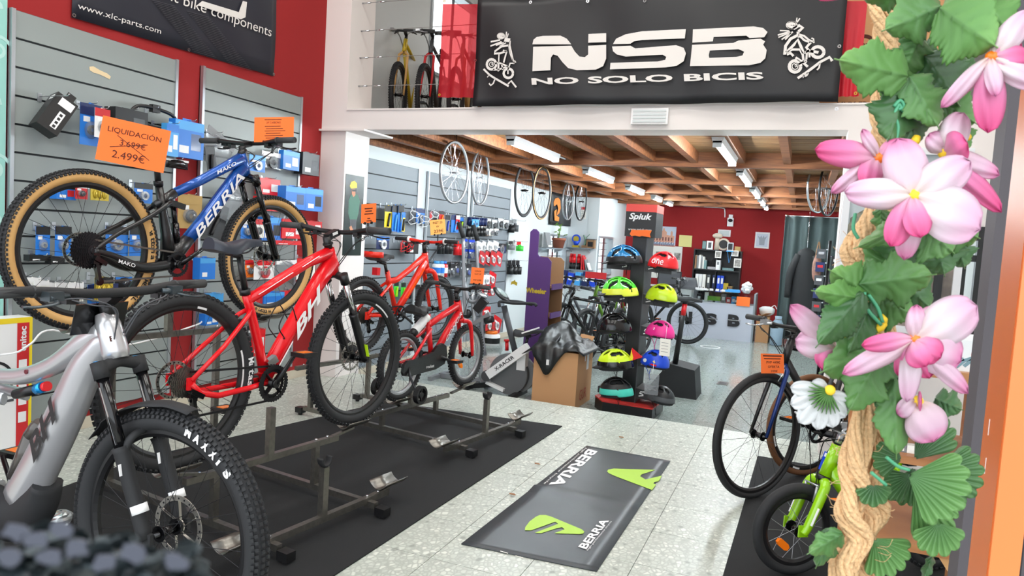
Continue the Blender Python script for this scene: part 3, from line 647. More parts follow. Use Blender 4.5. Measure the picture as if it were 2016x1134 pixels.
g.prism(out, Matrix(((1, 0, 0, 0), (0, 0, -1, -.055), (0, 1, 0, R), (0, 0, 0, 1))), .022); cg = g.build('chain_guard', mat('speckle', (20, 20, 22), .3, noise=.9, nscale=160), t)
text('rocket', (.20, -.0785, R - .03), (.10, 0, .0), (0, 0, .022), 'white', cg, .01)
crank(t, (.38, .04), R, .05, 1, (.11, -.35), 'black', yr=-.05); 
bo = MB(); M = Matrix.Translation((.21, 0, R + .28)) @ Matrix.Rotation(radians(55), 4, 'Y')
for z, r in ((0, 0),): bo.tube([M @ V((0, 0, q)) for q in (-.09, -.085, .03, .04, .055, .06, .085, .09)], [.026, .032, .032, .028, .031, .033, .031, .02], 16)
bo.build('bottle', ['white'], t); MB().tube([M @ V((0, 0, q)) for q in (-.125, -.12, -.09, -.086)], [.012, .026, .032, .030], 14).build('bottle_cap', 'black', t)
for s in (-1, 1):
    MB().tube([(0, s * .07, R), (-.02, s * .10, R - .06), (.02, s * .13, R - .16), (0, s * .16, R - .175)], .008, 8).build('stabiliser_arm', 'dark_metal', t)
    q = MB().rev((0, s * .18, R - .175), (0, 1, 0), [(.062, -.018), (.062, .018), (.045, .018), (.045, -.018)], 24, 0, False).cyl((0, s * .165, R - .175), (0, s * .195, R - .175), .02, 12)
    for k in range(5): q.bar((0, s * .18, R - .175), (.05 * cos(k * 1.257), s * .18, R - .175 + .05 * sin(k * 1.257)), .012, .014, (0, 1, 0))
    q.build('stabiliser_wheel', 'black', t)

# ---------------------------------------------------------------- orange-red bicycle (rear tier, farther rack)
R = .30; t = mid = bike_root('orange-red youth bicycle with red-edged saddle on the rear tier of the farther rack', (-3.132, 4.669, .724), radians(6.5), radians(-.49), R)
wheel(t, 'rear_wheel', 0, R, .052, R, knob=1, cassette=7, ns=24); wheel(t, 'front_wheel', 1.0, R, .052, R, knob=1, ns=24)
mat('flame', (250, 96, 20), .3)
fr = tubes(t, 'frame', 'bike_orange_red', R, [([(.43, .0), (.58, .16), (.70, .30), (.80, .42)], [(.03, .027), (.034, .029), (.036, .03), (.036, .03)]), ([(.30, .25), (.42, .27), (.60, .36), (.795, .475)], [(.03, .022), (.024, .022), (.026, .024), (.028, .025)]), ([(.43, -.01), (.36, .16), (.285, .34)], [.021, .02, .02]), ([(.79, .50), (.825, .36)], [.027, .028])])
r = MB()
for a, c_ in (((.52, .115), (.68, .30)), ((.60, .19), (.745, .365))): r.bar((a[0], -.034, R + a[1]), (c_[0], -.034, R + c_[1]), .001, .016, (0, 1, 0))
r.build('frame_graphic', 'flame', fr)
ss = MB()
for s in (-1, 1): ss.tube([(0, s * .066, R + .01), (.16, s * .055, R + .15), (.31, s * .03, R + .24)], .012, 8); ss.tube([(0, s * .066, R), (.2, s * .055, R - .012), (.42, s * .03, R - .01)], .013, 8); ss.box((0, s * .064, R), (.05, .014, .06))
ss.build('rear_stays', 'bike_orange_red', t)
f = MB()
for s in (-1, 1): f.tube(cr([(.835, s * .022, R + .345), (.86, s * .056, R + .335), (.91, s * .06, R + .25), (1.0, s * .06, R)], 5), [.021, .022, .015], 10)
f.cyl((.82, 0, R + .37), (.84, 0, R + .33), .032, 12).build('fork', 'bike_orange_red', t)
MB().cyl((.79, 0, R + .50), (.775, 0, R + .57), .019, 10).bar((.775, 0, R + .575), (.83, 0, R + .59), .034, .03).build('stem', 'black', t)
hb = handlebar(t, (.83, .595), .66, R, .015, .03, m='bike_orange_red', lever='black', grip='rubber', r=.0135, coll='white'); cables(t, (.83, .595), R, (.80, 0, .38), 3)
saddle(t, (.07, .50), (.35, .47), R, (.255, .40), accent='bike_orange_red'); MB().tube([(.25, 0, R + .41), (.285, 0, R + .32)], .0135, 10).build('seatpost_tube', 'black', t)
crank(t, (.43, -.01), R, .07, 1, (.15, -.6), 'black', pedal=False); chain_derailleur(t, (.43, -.01), R, .065, .04, 'dark_metal', .09)
MB().bb((.13, -.025, R + .31), (.17, .025, R + .37)).build('rear_reflector', 'red', t)
# ---------------------------------------------------------------- silver electric bicycle in the foreground
R = .392; fh = far(329, 1045, 2.264); h = radians(89.4); wb = 1.28; dr = V((sin(h), cos(h), 0)); rc = fh - dr * wb; rc.z = R + .004
t = ebike = bike_root('silver electric mountain bicycle, cut off by the left edge, its front wheel nearest', rc, h, 0, R)
wheel(t, 'rear_wheel', 0, R, .066, R, knob=2, cassette=11, rotor=.10)
wf = wheel(t, 'front_wheel', wb, R, .066, R, knob=2, rotor=.10, rimdepth=.024, ns=32)
arc_text1(wf, 'MAXXIS', R - .032, .029, 1.0, -.0348, 'white', .104, -1, 'tyre_lettering', .06)
fr = tubes(t, 'frame', 'silver_paint', R, [
    (cr([(.60, -.03), (.66, .06), (.76, .22), (.84, .36), (.905, .475), (.985, .565), (1.02, .59)], 4), [(.080, .05), (.078, .05), (.072, .05), (.068, .048), (.062, .046), (.05, .042), (.04, .036)]),
    (cr([(.30, .40), (.45, .393), (.60, .41), (.76, .47), (.90, .56), (1.0, .61)], 4), [(.024, .028), (.026, .03), (.03, .032), (.034, .034), (.045, .036), (.040, .036)]),
    ([(.42, -.02), (.36, .2), (.30, .42)], [(.035, .03), (.026, .024), (.022, .022)]),
    ([(.985, .665), (1.0, .63), (1.035, .545), (1.045, .522)], [(.030, .030), (.040, .038), (.043, .041), (.036, .036)])])
tube_text(fr, 'BH', (.60, -.03), (.905, .475), R, .06, -.0545, 'black', .36, .78, .03, .45)
MB().tube(cr([(.36, 0, R - .06), (.48, 0, R - .10), (.60, 0, R - .09), (.69, 0, R - .02), (.73, 0, R + .05)], 4), [(.07, .055), (.09, .066), (.095, .06), (.07, .056), (.03, .054)], 14, ref=(0, 1, 0)).build('motor_cover', 'matte_black', t)
text('BH', (1.052, -.034, R + .585), (-.006, .05, 0), (-.006, 0, .016), 'ink', fr, .02, 'badge')
s_ = MB()
for s in (-1, 1):
    s_.tube(cr([(0, s * .07, R), (.2, s * .06, R - .05), (.42, s * .05, R - .03)], 4), [(.022, .012)] * 2, 8, ref=(0, 1, 0)); s_.tube([(0, s * .07, R), (.2, s * .06, R + .2), (.36, s * .05, R + .34)], [(.014, .01)] * 2, 8, ref=(0, 1, 0))
    s_.tube(cr([(.36, s * .045, R + .34), (.45, s * .045, R + .33), (.56, s * .04, R + .33)], 4), [(.022, .012)] * 2, 8, ref=(0, 1, 0))
s_.build('swingarm', 'silver', t)
MB().tube([(.585, 0, R + .05), (.665, 0, R + .21)], [.038, .038], 18).tube([(.665, 0, R + .21), (.682, 0, R + .245), (.69, 0, R + .262)], [.038, .03, .02], 18).build('bottle', mat('smoke', (70, 66, 62), .2), t)
MB().cyl((.675, 0, R + .375), (.56, 0, R + .34), .018, 12).build('rear_shock', 'black', t); MB().cyl((.70, 0, R + .385), (.668, 0, R + .372), .0195, 12).build('shock_dial', mat('cyan_anod', (30, 150, 220), .25, .6), t); MB().cyl((.72, 0, R + .39), (.705, 0, R + .386), .017, 12).build('rebound_knob', 'red', t)
MB().cyl((.66, -.036, R + .437), (.66, -.030, R + .437), .008, 12).build('pivot_bolt', mat('maroon', (90, 20, 30), .4), t)
fo = susp_fork(t, (1.058, .50), (wb, 0), R, 'matte_black', 'black_gloss', sp=.072, r_st=.0185, r_lo=.025, split=.46)
for s in (-1, 1): MB().cyl((1.056, s * .072, R + .51), (1.052, s * .072, R + .528), .017, 14).build('fork_cap', 'cyan_anod', fo)
p = V((1.058, 0, R + .50)); q = V((wb, 0, R)); 
for s in (-1, 1):
    a = p + (q - p) * .80 + V((0, s * .072, 0)); MB().cyl(a, a + (q - p) * .05, .0258, 14).build('fork_band', 'white', fo)
    a = p + (q - p) * .55 + V((0, s * .072, 0)); MB().bar(a + V((.004, -.026 * 1, 0)), a + V((.012, -.026, -.035)), .002, .012, (0, 1, 0)).build('fork_graphic', 'white', fo)
    b = p + (q - p) * .10 + V((0, s * .072, 0)); MB().bar(b + V((.003, -.0186, 0)), p + (q - p) * .44 + V((.003, s * .072 - .0186, 0)), .0015, .006, (0, 1, 0)).build('stanchion_glint', 'chrome', fo)
gd = MB(); P = []
for j in range(15):
    a = radians(76 + 66 * j / 14); ww = .045 if 3 < j < 12 else .03; P.append([V((wb + (R + .014 + (.006 * (1 - abs(k)))) * cos(a), k * ww, R + (R + .014 + .010 * (1 - k * k)) * sin(a))) for k in (-1, -.5, 0, .5, 1)])
gd.sheet(P); g = gd.build('mudguard', 'matte_black', t); solid(g, .003)
MB().cyl((1.0, 0, R + .66), (.985, 0, R + .70), .022, 14).bar((.985, 0, R + .705), (1.03, 0, R + .735), .045, .035).build('stem', 'black', t)
hb = handlebar(t, (1.03, .74), .80, R, .012, .03, m='matte_black', lever=mat('gunmetal', (70, 78, 82), .35, .6), r=.0155, glen=.14); cables(t, (1.03, .74), R, (1.04, 0, .56), 4, 'grey_dark', .05, .05)
ds = MB(); ds.bar((.95, -.035, R + .60), (.975, -.035, R + .70), .003, .12, (0, 1, 0)).bar((.95, .035, R + .60), (.975, .035, R + .70), .003, .12, (0, 1, 0)); ds.build('headset_spacer', 'black_gloss', t)
saddle(t, (.14, .60), (.40, .60), R, (.28, .42)); MB().tube([(.27, 0, R + .54), (.305, 0, R + .40)], .016, 12).build('seatpost_tube', 'black', t)
crank(t, (.46, -.07), R, .075, 1, (.165, -.9), 'black', pedal=True, yr=-.075); chain_derailleur(t, (.46, -.07), R, .07, .05)

# ---------------------------------------------------------------- bicycles parked on the right mat
def simple_bike(lab, fh, head, R, wb, m, wheelkw, headz, bar=.60, forkm=None, sad=True, fork2=None, bm=None, group=None, lift=0.006, rear=True, knob=0, susp=False, grip='rubber_grey', lever='silver'):
    dr = V((sin(head), cos(head), 0)); rc = V(fh) - dr * wb; rc.z = R + fh[2]
    t = bike_root(lab, rc, head, 0, R, group); s = R / .35; k = wb / 1.05; hz = headz
    wheel(t, 'rear_wheel', 0, R, wheelkw.get('tw', .04), R, knob=knob, cassette=7, **{a: b for a, b in wheelkw.items() if a not in ('tw',)}); wheel(t, 'front_wheel', wb, R, wheelkw.get('tw', .04), R, knob=knob, **{a: b for a, b in wheelkw.items() if a not in ('tw',)})
    hx = wb - .17 * k - .04; bbx = .44 * k; 
    fr = tubes(t, 'frame', m, R, [([(bbx, -.04), (hx + .035, hz - .09)], [(.021, .02), (.024, .022)]), ([(.29 * k, hz - .10), (hx + .01, hz - .02)], [.017, .019]), ([(bbx, -.04), (.275 * k, hz - .06)], .017), ([(hx - .005, hz + .02), (hx + .045, hz - .12)], [.022, .023])])
    ss = MB()
    for q in (-1, 1): ss.tube([(0, q * .064, R), (.28 * k, q * .02, R + hz - .12)], .009, 8); ss.tube([(0, q * .064, R), (bbx, q * .03, R - .04)], .010, 8)
    ss.build('rear_stays', m, t)
    if susp: susp_fork(t, (hx + .055, hz - .145), (wb, 0), R, 'black', 'chrome')
    else:
        for q, mm in ((-1, forkm or m), (1, fork2 or forkm or m)): MB().tube([(hx + .05, q * .012, R + hz - .125), (hx + .066, q * .045, R + hz - .155), (hx + .066 + (wb - hx - .066) * .5, q * .052, R + (hz - .155) * .5), (wb, q * .055, R)], [.016, .014, .012, .009], 10).build('fork_leg', mm, t)
    MB().cyl((hx - .005, 0, R + hz + .01), (hx - .025, 0, R + hz + .07), .017, 10).bar((hx - .025, 0, R + hz + .07), (hx + .045, 0, R + hz + .09), .03, .028).build('stem', bm or 'black', t)
    handlebar(t, (hx + .045, hz + .095), bar, R, .02, .03, grip=grip, lever=lever); cables(t, (hx + .045, hz + .095), R, (hx + .05, 0, hz - .08), 3)
    if sad: saddle(t, (.10 * k, hz + .06), (.37 * k, hz + .06), R, (.255 * k, hz - .02)); MB().tube([(.24 * k, 0, R + hz), (.275 * k, 0, R + hz - .10)], .0135, 10).build('seatpost_tube', 'black', t)
    crank(t, (bbx, -.045), R, .08 * min(1, s), 1, (.165 * min(1, s), .4), 'black', yr=-.05); chain_derailleur(t, (bbx, -.045), R, .07 * min(1, s), .04, 'dark_metal', .08 * min(1, s))
    return t
def fb_pos(u, v, d): p = far(u, v, d); p.z = .008; return p
mat('brown_tyre', (110, 72, 44), .7); mat('city_blue', (24, 50, 110), .3, .3)
p = far(1488, 911, 4.03); p.z = .008
city = simple_bike('black city bicycle with blue fork leg and slim tyres on the right mat', p, radians(216), .362, 1.06, 'black', dict(tw=.036, rim='black', ns=20), .52, .62, 'frame_black', True, fork2='city_blue')
bk = MB(); hx = 1.06 - .17 * 1.0095 - .04
for q in (-1, 1): bk.tube(cr([(hx + .075, q * .03, .362 + .38), (hx + .115, q * .05, .362 + .35), (hx + .12, q * .03, .362 + .31)], 4), .007, 8)
bk.bar((hx + .10, -.05, .362 + .395), (hx + .10, .05, .362 + .40), .008).build('rim_brake', 'chrome', city)
p = far(1590, 838, 4.5); p.z = .008
city2 = simple_bike('dark bicycle with brown tyre walls and white rim decals behind the city bicycle', p, radians(226), .325, .98, 'grey_dark', dict(tw=.04, rim='black', tyre='brown_tyre', ns=20, decal=('white', [(2.6, 2.8), (3.0, 3.25), (3.45, 3.65), (3.9, 4.1), (.2, .45), (1.2, 1.4)])), .50, .60)
# small lime green children bicycle
R = .203; p = far(1565, 1044, 3.09); h = radians(236); wb = .72; rc = p - V((sin(h), cos(h), 0)) * wb; rc.z = R + .008
t = green = bike_root('small lime green children bicycle on the right mat', rc, h, 0, R)
wheel(t, 'rear_wheel', 0, R, .045, R, 'rubber', 1, ns=16, spoke='silver'); wheel(t, 'front_wheel', wb, R, .046, R, 'rubber', 0, ns=16, spoke='silver', refl=-.9, steer=.0)
mat('lime_paint', (150, 210, 14), .2, coat=.5)
fr = tubes(t, 'frame', 'lime_paint', R, [([(.31, .05), (.45, .12), (.575, .27)], [(.026, .024), (.034, .03), (.036, .028)]), ([(.24, .25), (.40, .27), (.57, .34)], [.02, .022, .026]), ([(.31, .02), (.235, .30)], .018), ([(.55, .37), (.60, .235)], [.025, .027])])
MB().bar((.575, -.029, R + .33), (.60, -.029, R + .25), .002, .035, (0, 1, 0)).build('head_decal', 'blue', fr); MB().bar((.577, -.031, R + .325), (.597, -.031, R + .255), .002, .018, (0, 1, 0)).build('head_decal', 'white', fr)
MB().bar((.42, -.034, R + .125), (.55, -.034, R + .25), .002, .022, (0, 1, 0)).build('frame_decal', 'blue', fr); MB().bar((.44, -.036, R + .14), (.54, -.036, R + .235), .002, .008, (0, 1, 0)).build('frame_decal', 'white', fr)
ss = MB()
for q in (-1, 1): ss.tube([(0, q * .06, R), (.24, q * .02, R + .24)], .010, 8); ss.tube([(0, q * .06, R), (.31, q * .03, R + .04)], .010, 8)
ss.build('rear_stays', 'lime_paint', t)
for q in (-1, 1): 
    MB().tube(cr([(.61, q * .015, R + .215), (.63, q * .05, R + .20), (.66, q * .056, R + .13), (.70, q * .056, R + .03), (wb, q * .056, R)], 5), [.022, .021, .017], 12).build('fork_leg', 'lime_paint', t)
    MB().box((wb - .002, q * .054, R + .012), (.045, .008, .05)).build('dropout', 'lime_paint', t)
    MB().bar((.672, q * .076, R + .12), (.700, q * .075, R + .045), .003, .02, (0, 1, 0)).build('fork_decal', 'white', t)
MB().cyl((.605, 0, R + .235), (.612, 0, R + .215), .03, 12).build('crown_race', 'black', t)
MB().cyl((.55, 0, R + .38), (.535, 0, R + .43), .014, 10).bar((.535, 0, R + .43), (.575, 0, R + .45), .03, .026).build('stem', 'silver', t)
handlebar(t, (.575, .455), .50, R, .04, .03, lever='silver', glen=.1); cables(t, (.575, .455), R, (.65, 0, .16), 2)
bk = MB()
for q in (-1, 1): bk.tube([(.66, q * .04, R + .20), (.665, q * .03, R + .13)], .006, 6)
bk.tube([(.66, -.045, R + .20), (.66, .045, R + .205)], .004, 6).build('rim_brake', 'silver', t)
saddle(t, (.08, .36), (.30, .36), R, (.23, .30)); MB().tube([(.222, 0, R + .31), (.236, 0, R + .27)], .0125, 10).build('seatpost_tube', 'black', t)
crank(t, (.31, .03), R, .05, 1, (.10, .3), 'silver', yr=-.05)

# ---------------------------------------------------------------- bike racks
mat('rack_steel', (124, 121, 115), .32, .85, noise=.15, nscale=40)
def rack(lab, c, yaw, tiers, L=.45):
    "tiers: (root of the bicycle or None, offset left, bar height)"
    M = Matrix.Translation(V(c)) @ Matrix.Rotation(pi / 2 - yaw, 4, 'Z'); t = thing('bike_rack', lab, 'bike rack', M); Mi = M.inverted(); wmax = tiers[-1][1]
    for u in (-.30, .30):
        MB().bar((u, -.06, .055), (u, wmax + .06, .055), .03).build('base_rail', 'rack_steel', t)
        for y in (-.10, wmax + .10):
            f = MB(); f.box((u, y, .036), (.05, .06, .04)); f.cyl((u, y, .0), (u, y, .018), .016, 8); f.build('foot', 'black', t)
    for k, (bk, off, z, pts) in enumerate(tiers):
        yb = off; MB().bar((-L, yb, z), (L, yb, z), .03).build('tier_bar', 'rack_steel', t)
        for u in (-.30, .30):
            if z > .1: MB().bar((u, yb, .07), (u, yb, z - .015), .03).build('post', 'rack_steel', t)
        bo = MB()
        for u in (-.38, -.30, .0, .30, .38): bo.cyl((u, yb - .0, z + .014), (u, yb, z + .024), .007, 6)
        bo.build('bolt', 'chrome', t)
        MB().bar((0, yb, z), (0, yb, z + .24), .032).build('hook_post', 'rack_steel', t)
        if bk is None:
            hk = MB(); hk.tube(cr([(-.03, yb, z + .285), (-.022, yb, z + .258), (0, yb, z + .245), (.022, yb, z + .258), (.03, yb, z + .285)], 4), [(.006, .02)] * 2, 8, ref=(0, 1, 0)); hk.box((0, yb, z + .235), (.02, .03, .03)); hk.build('hook', 'matte_black', t)
        for q in pts:                                  # trays under the tyres
            a = Mi @ V(q); P = []
            for j in range(9):
                g = -1 + 2 * j / 8; P.append([V((a.x + uu, a.y + g * .055, a.z - .004 + .035 * g * g)) for uu in (-.085, .085)])
            tr = MB().sheet(P).build('tray', 'rack_steel', t); solid(tr, .004, -1)
            MB().bar((a.x * .7, yb, z + .01), (a.x, a.y, a.z - .014), .024, .012).build('tray_arm', 'rack_steel', t)
    return t
def contact(b, wb): 
    M = WM[b.name]; return [tuple(M @ V((0, 0, -.004))), tuple(M @ V((wb, 0, -.004)))]
M1 = Matrix.Translation(V((-1.915, 2.62, 0))) @ Matrix.Rotation(pi / 2 - radians(8), 4, 'Z'); M2 = Matrix.Translation(V((-1.865, 4.30, 0))) @ Matrix.Rotation(pi / 2 - radians(9), 4, 'Z')
def offz(M, b, wb): q = [M.inverted() @ V(p) for p in contact(b, wb)]; return (q[0].y + q[1].y) / 2, min(q[0].z, q[1].z)
o1, z1 = offz(M1, redbike, 1.10); o2, z2 = offz(M1, blue, 1.15)
fr1 = [tuple(M1 @ V((u, 0.0, .105))) for u in (-.46, .46)]
rack('steel three-tier bike rack holding the red and blue bicycles', (-1.915, 2.62, 0), radians(8), [(None, 0, .07, fr1), (redbike, o1, z1 - .035, contact(redbike, 1.10)), (blue, o2, z2 - .035, contact(blue, 1.15))])
o1, z1 = offz(M2, kid, .87); o2, z2 = offz(M2, mid, 1.0); fr2 = [tuple(M2 @ V((u, 0, .105))) for u in (-.46, .46)]
rack('steel three-tier bike rack holding the two small red bicycles', (-1.865, 4.30, 0), radians(9), [(None, 0, .07, fr2), (kid, o1, z1 - .035, contact(kid, .87)), (mid, o2, z2 - .035, contact(mid, 1.0))])
MB
# crumpled clear wrapping on the mat
b = MB(); random.seed(11); P = []; c = fl = at(120, 1020, 2, .035)
for j in range(9): P.append([c + V((.055 * cos(2 * pi * i / 12) * sin(pi * (j + .3) / 8.6) * random.uniform(.75, 1.1), .05 * sin(2 * pi * i / 12) * sin(pi * (j + .3) / 8.6) * random.uniform(.75, 1.1), .034 * -cos(pi * j / 8))) for i in range(12)] )
for r in P: r.append(r[0])
b.sheet(P, 0, False); tag(b.build('plastic_wrap', mat('cellophane', (190, 196, 196), .1, .6)), 'crumpled shiny plastic wrapping on the black mat', 'wrapping')
# ================================================================ BANNERS AND SIGNS
mat('banner_black', (23, 24, 28), .5, bump=.05, nscale=6); mat('banner_navy', (30, 32, 44), .45); mat('banner_white', (222, 218, 214), .5); mat('banner_red', (196, 26, 44), .55); mat('carbon', (52, 54, 62), .4)
# NSB banner across the loft opening, hanging with soft folds
YB = 5.415
t = thing('shop_banner', 'wide black NSB banner hung across the loft opening', 'banner', (-1.25, YB, 2.46)); O = V((-1.25, YB, 2.46))
x0, x1, zb, zt = -2.64, .135, 2.462, 3.33
P = []
for j in range(13):
    v = j / 12; P.append([V((x0 + (x1 - x0) * i / 60, YB + .010 * sin(i * .55 + 2 * v) * (1 - .5 * v) + .012 * sin(i * .21 + 5 * v) - .01, zb + (zt - zb) * v - .012 * sin(pi * i / 20) ** 2 * v)) - O for i in range(61)])
solid(MB().sheet(P).build('cloth', 'banner_black', t), .002)
def bp(u, v): p = at(640 + u / 1.8667, v / 1.8667, 1, YB - .032); return (p.x - O.x, p.z - O.z)
MBN = Matrix(((1, 0, 0, 0), (0, 0, -1, YB - .032 - O.y), (0, 1, 0, 0), (0, 0, 0, 1)))
NSB = [[(762, 163), (766, 146), (778, 136), (800, 132), (865, 131), (888, 142), (905, 163)], [(967, 157), (968, 125), (1033, 122), (1033, 155)],
       [(765, 172), (905, 168), (918, 190), (935, 208), (955, 210), (967, 200), (967, 168), (1033, 165), (1033, 215), (1022, 243), (995, 256), (925, 258), (893, 250), (872, 228), (855, 205), (838, 200), (830, 212), (828, 258), (762, 262)],
       [(1058, 162), (1070, 142), (1105, 126), (1165, 115), (1326, 107), (1322, 141), (1165, 147), (1135, 152), (1122, 161)], [(1055, 171), (1122, 168), (1140, 178), (1290, 166), (1318, 176), (1326, 196), (1318, 225), (1292, 242), (1250, 248), (1047, 255), (1049, 231), (1222, 226), (1250, 220), (1254, 209), (1240, 201), (1105, 208), (1072, 200), (1058, 188)],
       [(1352, 108), (1575, 97), (1610, 103), (1626, 118), (1614, 137), (1560, 140), (1548, 131), (1428, 136), (1425, 152), (1350, 157)],
       [(1349, 165), (1500, 158), (1520, 149), (1600, 142), (1617, 152), (1610, 164), (1623, 184), (1618, 214), (1600, 231), (1558, 240), (1341, 243), (1345, 205), (1410, 203), (1412, 213), (1512, 209), (1534, 204), (1540, 190), (1520, 181), (1414, 186), (1410, 203), (1345, 205)]]
for k, s in enumerate(NSB): MB().prism([bp(*p) for p in s][::-1], MBN, .001).build('letter_piece', 'banner_white', t)
a, b_, c_ = bp(760, 312), bp(1612, 292), bp(758, 287)
text('NO SOLO BICIS', (a[0], MBN[1][3] , a[1]), (b_[0] - a[0], 0, b_[1] - a[1]), (c_[0] - a[0], 0, c_[1] - a[1]), 'banner_white', t, .035)
def rider(sx, sy, k, strokes, name='rider_drawing'):
    b = MB()
    for pts, wd in strokes:
        Q = []
        for p in pts: q = at(sx + p[0] / k, sy + p[1] / k, 1, YB - .034); Q.append((q.x - O.x, q.z - O.z))
        ribbon(b, Q, wd * .0042 / 7, Matrix.Translation((0, -.002, 0)) @ MBN, .0012)
    b.build(name, 'banner_white', t)
circ = lambda x, y, rx, ry, n=16: [(x + rx * cos(2 * pi * i / n), y + ry * sin(2 * pi * i / n)) for i in range(n + 1)]
rider(900, 40, 7.09, [(circ(480, 615, 65, 70), 34), (circ(715, 740, 65, 65), 34), (circ(480, 615, 30, 32, 8), 10), (circ(575, 695, 14, 14, 8), 10), (circ(612, 220, 35, 22, 10), 36), (circ(612, 220, 52, 42), 10),
    ([(660, 270), (740, 280)], 50), ([(680, 250), (690, 160)], 16), ([(695, 250), (715, 185)], 14), ([(600, 275), (470, 300)], 22), ([(620, 300), (465, 360)], 20), ([(650, 310), (540, 350)], 18), ([(680, 315), (590, 365)], 16), ([(740, 285), (735, 350), (790, 600)], 22), ([(715, 340), (740, 470), (785, 590)], 12), ([(720, 350), (620, 365), (530, 430), (520, 465), (600, 462), (690, 430)], 26), ([(640, 420), (690, 440), (650, 590)], 24), ([(585, 470), (580, 590)], 18), ([(800, 600), (740, 600), (710, 690), (710, 750)], 20),
    ([(480, 615), (580, 590), (700, 640)], 22), ([(500, 690), (570, 690), (700, 645)], 22), ([(580, 600), (575, 690)], 26), ([(620, 610), (640, 690)], 20), ([(800, 560), (820, 590)], 14), ([(370, 680), (450, 760), (520, 805), (720, 920)], 26), ([(450, 760), (420, 795)], 12), ([(530, 815), (505, 880), (470, 910), (445, 880)], 20), ([(710, 890), (755, 845), (825, 935)], 24)])
rider(1500, 20, 7.0875, [(circ(780, 585, 85, 75), 36), (circ(462, 785, 80, 80), 36), (circ(462, 785, 42, 42, 10), 10), (circ(610, 715, 16, 16, 8), 12), (circ(415, 210, 45, 30, 10), 40), (circ(415, 210, 75, 50), 12), ([(440, 260), (520, 215), (570, 245), (510, 300)], 34), ([(490, 170), (530, 115)], 16), ([(480, 160), (490, 105)], 12), ([(380, 290), (250, 285)], 14), ([(390, 300), (222, 348)], 18), ([(400, 310), (230, 380)], 16), ([(410, 315), (275, 410)], 16), ([(430, 300), (325, 410)], 18),
    ([(505, 300), (500, 350), (400, 400), (330, 500), (318, 620)], 34), ([(500, 370), (540, 370), (590, 420), (680, 450)], 22), ([(510, 335), (590, 360), (660, 420), (720, 440)], 20), ([(340, 590), (450, 480), (500, 410), (540, 500), (580, 600)], 30), ([(360, 590), (420, 550), (530, 550), (570, 620), (580, 700)], 26), ([(350, 620), (400, 600), (440, 640)], 26), ([(690, 390), (720, 400), (725, 460)], 16), ([(680, 450), (620, 520), (660, 570), (790, 590)], 30), ([(660, 560), (590, 600)], 24), ([(630, 560), (620, 690)], 22), ([(660, 580), (665, 660)], 20), ([(470, 660), (560, 720), (640, 790)], 26), ([(460, 790), (540, 740), (590, 720)], 22), ([(465, 785), (470, 730)], 16), ([(500, 950), (620, 870), (820, 720), (945, 655), (980, 710)], 30), ([(640, 870), (600, 930)], 16), ([(650, 880), (620, 925)], 12), ([(810, 740), (800, 800), (770, 835)], 18), ([(580, 900), (575, 945)], 10)])
for k, (u, v) in enumerate(((755, 8), (965, 4), (1175, 3), (1890, 170), (552, 222), (1880, 400))):
    p = bp(u, v); MB().rev((p[0], MBN[1][3], p[1]), (0, 1, 0), [(.012, -.001), (.012, .001), (.006, .001), (.006, -.001)], 16, 0, False).build('eyelet', 'chrome', t)
# red cloths either side
def cloth(lab, pts, y, m):
    o = [at(u, v, 1, y) for u, v in pts]; t = thing('red_cloth', lab, 'cloth', o[3]); P = []
    for j in range(9):
        v = j / 8; P.append([(o[0].lerp(o[1], i / 16)).lerp(o[3].lerp(o[2], i / 16), v) - o[3] + V((0, .012 * sin(i * 1.3 + 3 * v) * v, 0)) for i in range(17)])
    c = MB().sheet(P).build('fabric', m, t)
    for q in (o[1] if o[1].x > 0 else o[0], o[2] if o[2].x > 0 else o[3]): MB().rev(q - o[3] + V((-.02 if q.x > 0 else .02, -.012, .02)), (0, 1, 0), [(.011, -.001), (.011, .001), (.006, .001), (.006, -.001)], 14, 0, False).build('eyelet', 'gold', t)
    return t
m = mat('banner_red_sheer', (206, 30, 50), .6); m.node_tree.nodes['Principled BSDF'].inputs['Transmission Weight'].default_value = .0
tb = m.node_tree.nodes; mx = tb.new('ShaderNodeMixShader'); tl = tb.new('ShaderNodeBsdfTranslucent'); tl.inputs[0].default_value = lin((235, 60, 70)); mx.inputs[0].default_value = .45
m.node_tree.links.new(tb['Principled BSDF'].outputs[0], mx.inputs[1]); m.node_tree.links.new(tl.outputs[0], mx.inputs[2]); mx2 = tb.new('ShaderNodeMixShader'); tp = tb.new('ShaderNodeBsdfTransparent'); tp.inputs[0].default_value = lin((250, 120, 120)); mx2.inputs[0].default_value = .3; m.node_tree.links.new(mx.outputs[0], mx2.inputs[1]); m.node_tree.links.new(tp.outputs[0], mx2.inputs[2]); m.node_tree.links.new(mx2.outputs[0], tb['Material Output'].inputs[0])
cloth('thin red cloth to the left of the NSB banner', [(872, 8), (952, 8), (940, 192), (862, 192)], 5.50, 'banner_red_sheer')
cloth('red cloth to the right of the NSB banner', [(1640, 2), (1708, 2), (1690, 190), (1640, 190)], 5.50, 'banner_red')
# cable rail across the loft opening
for k, (v, lab) in enumerate([(214 - 45, 'lowest'), (113, 'second'), (60, 'third'), (5, 'topmost')]):
    z = at(735, v, 1, 5.62).z; t = thing('rail_cable', lab + ' steel cable of the loft railing', 'cable', (-3.92, 5.62, z), 'steel cables of the loft railing')
    MB().cyl((0, 0, 0), (4.1, 0, 0), .003, 6).build('cable', 'chrome', t); MB().cyl((0, 0, 0), (.09, 0, 0), .008, 8).cyl((.16, 0, 0), (.24, 0, 0), .007, 8).build('turnbuckle', 'chrome', t)
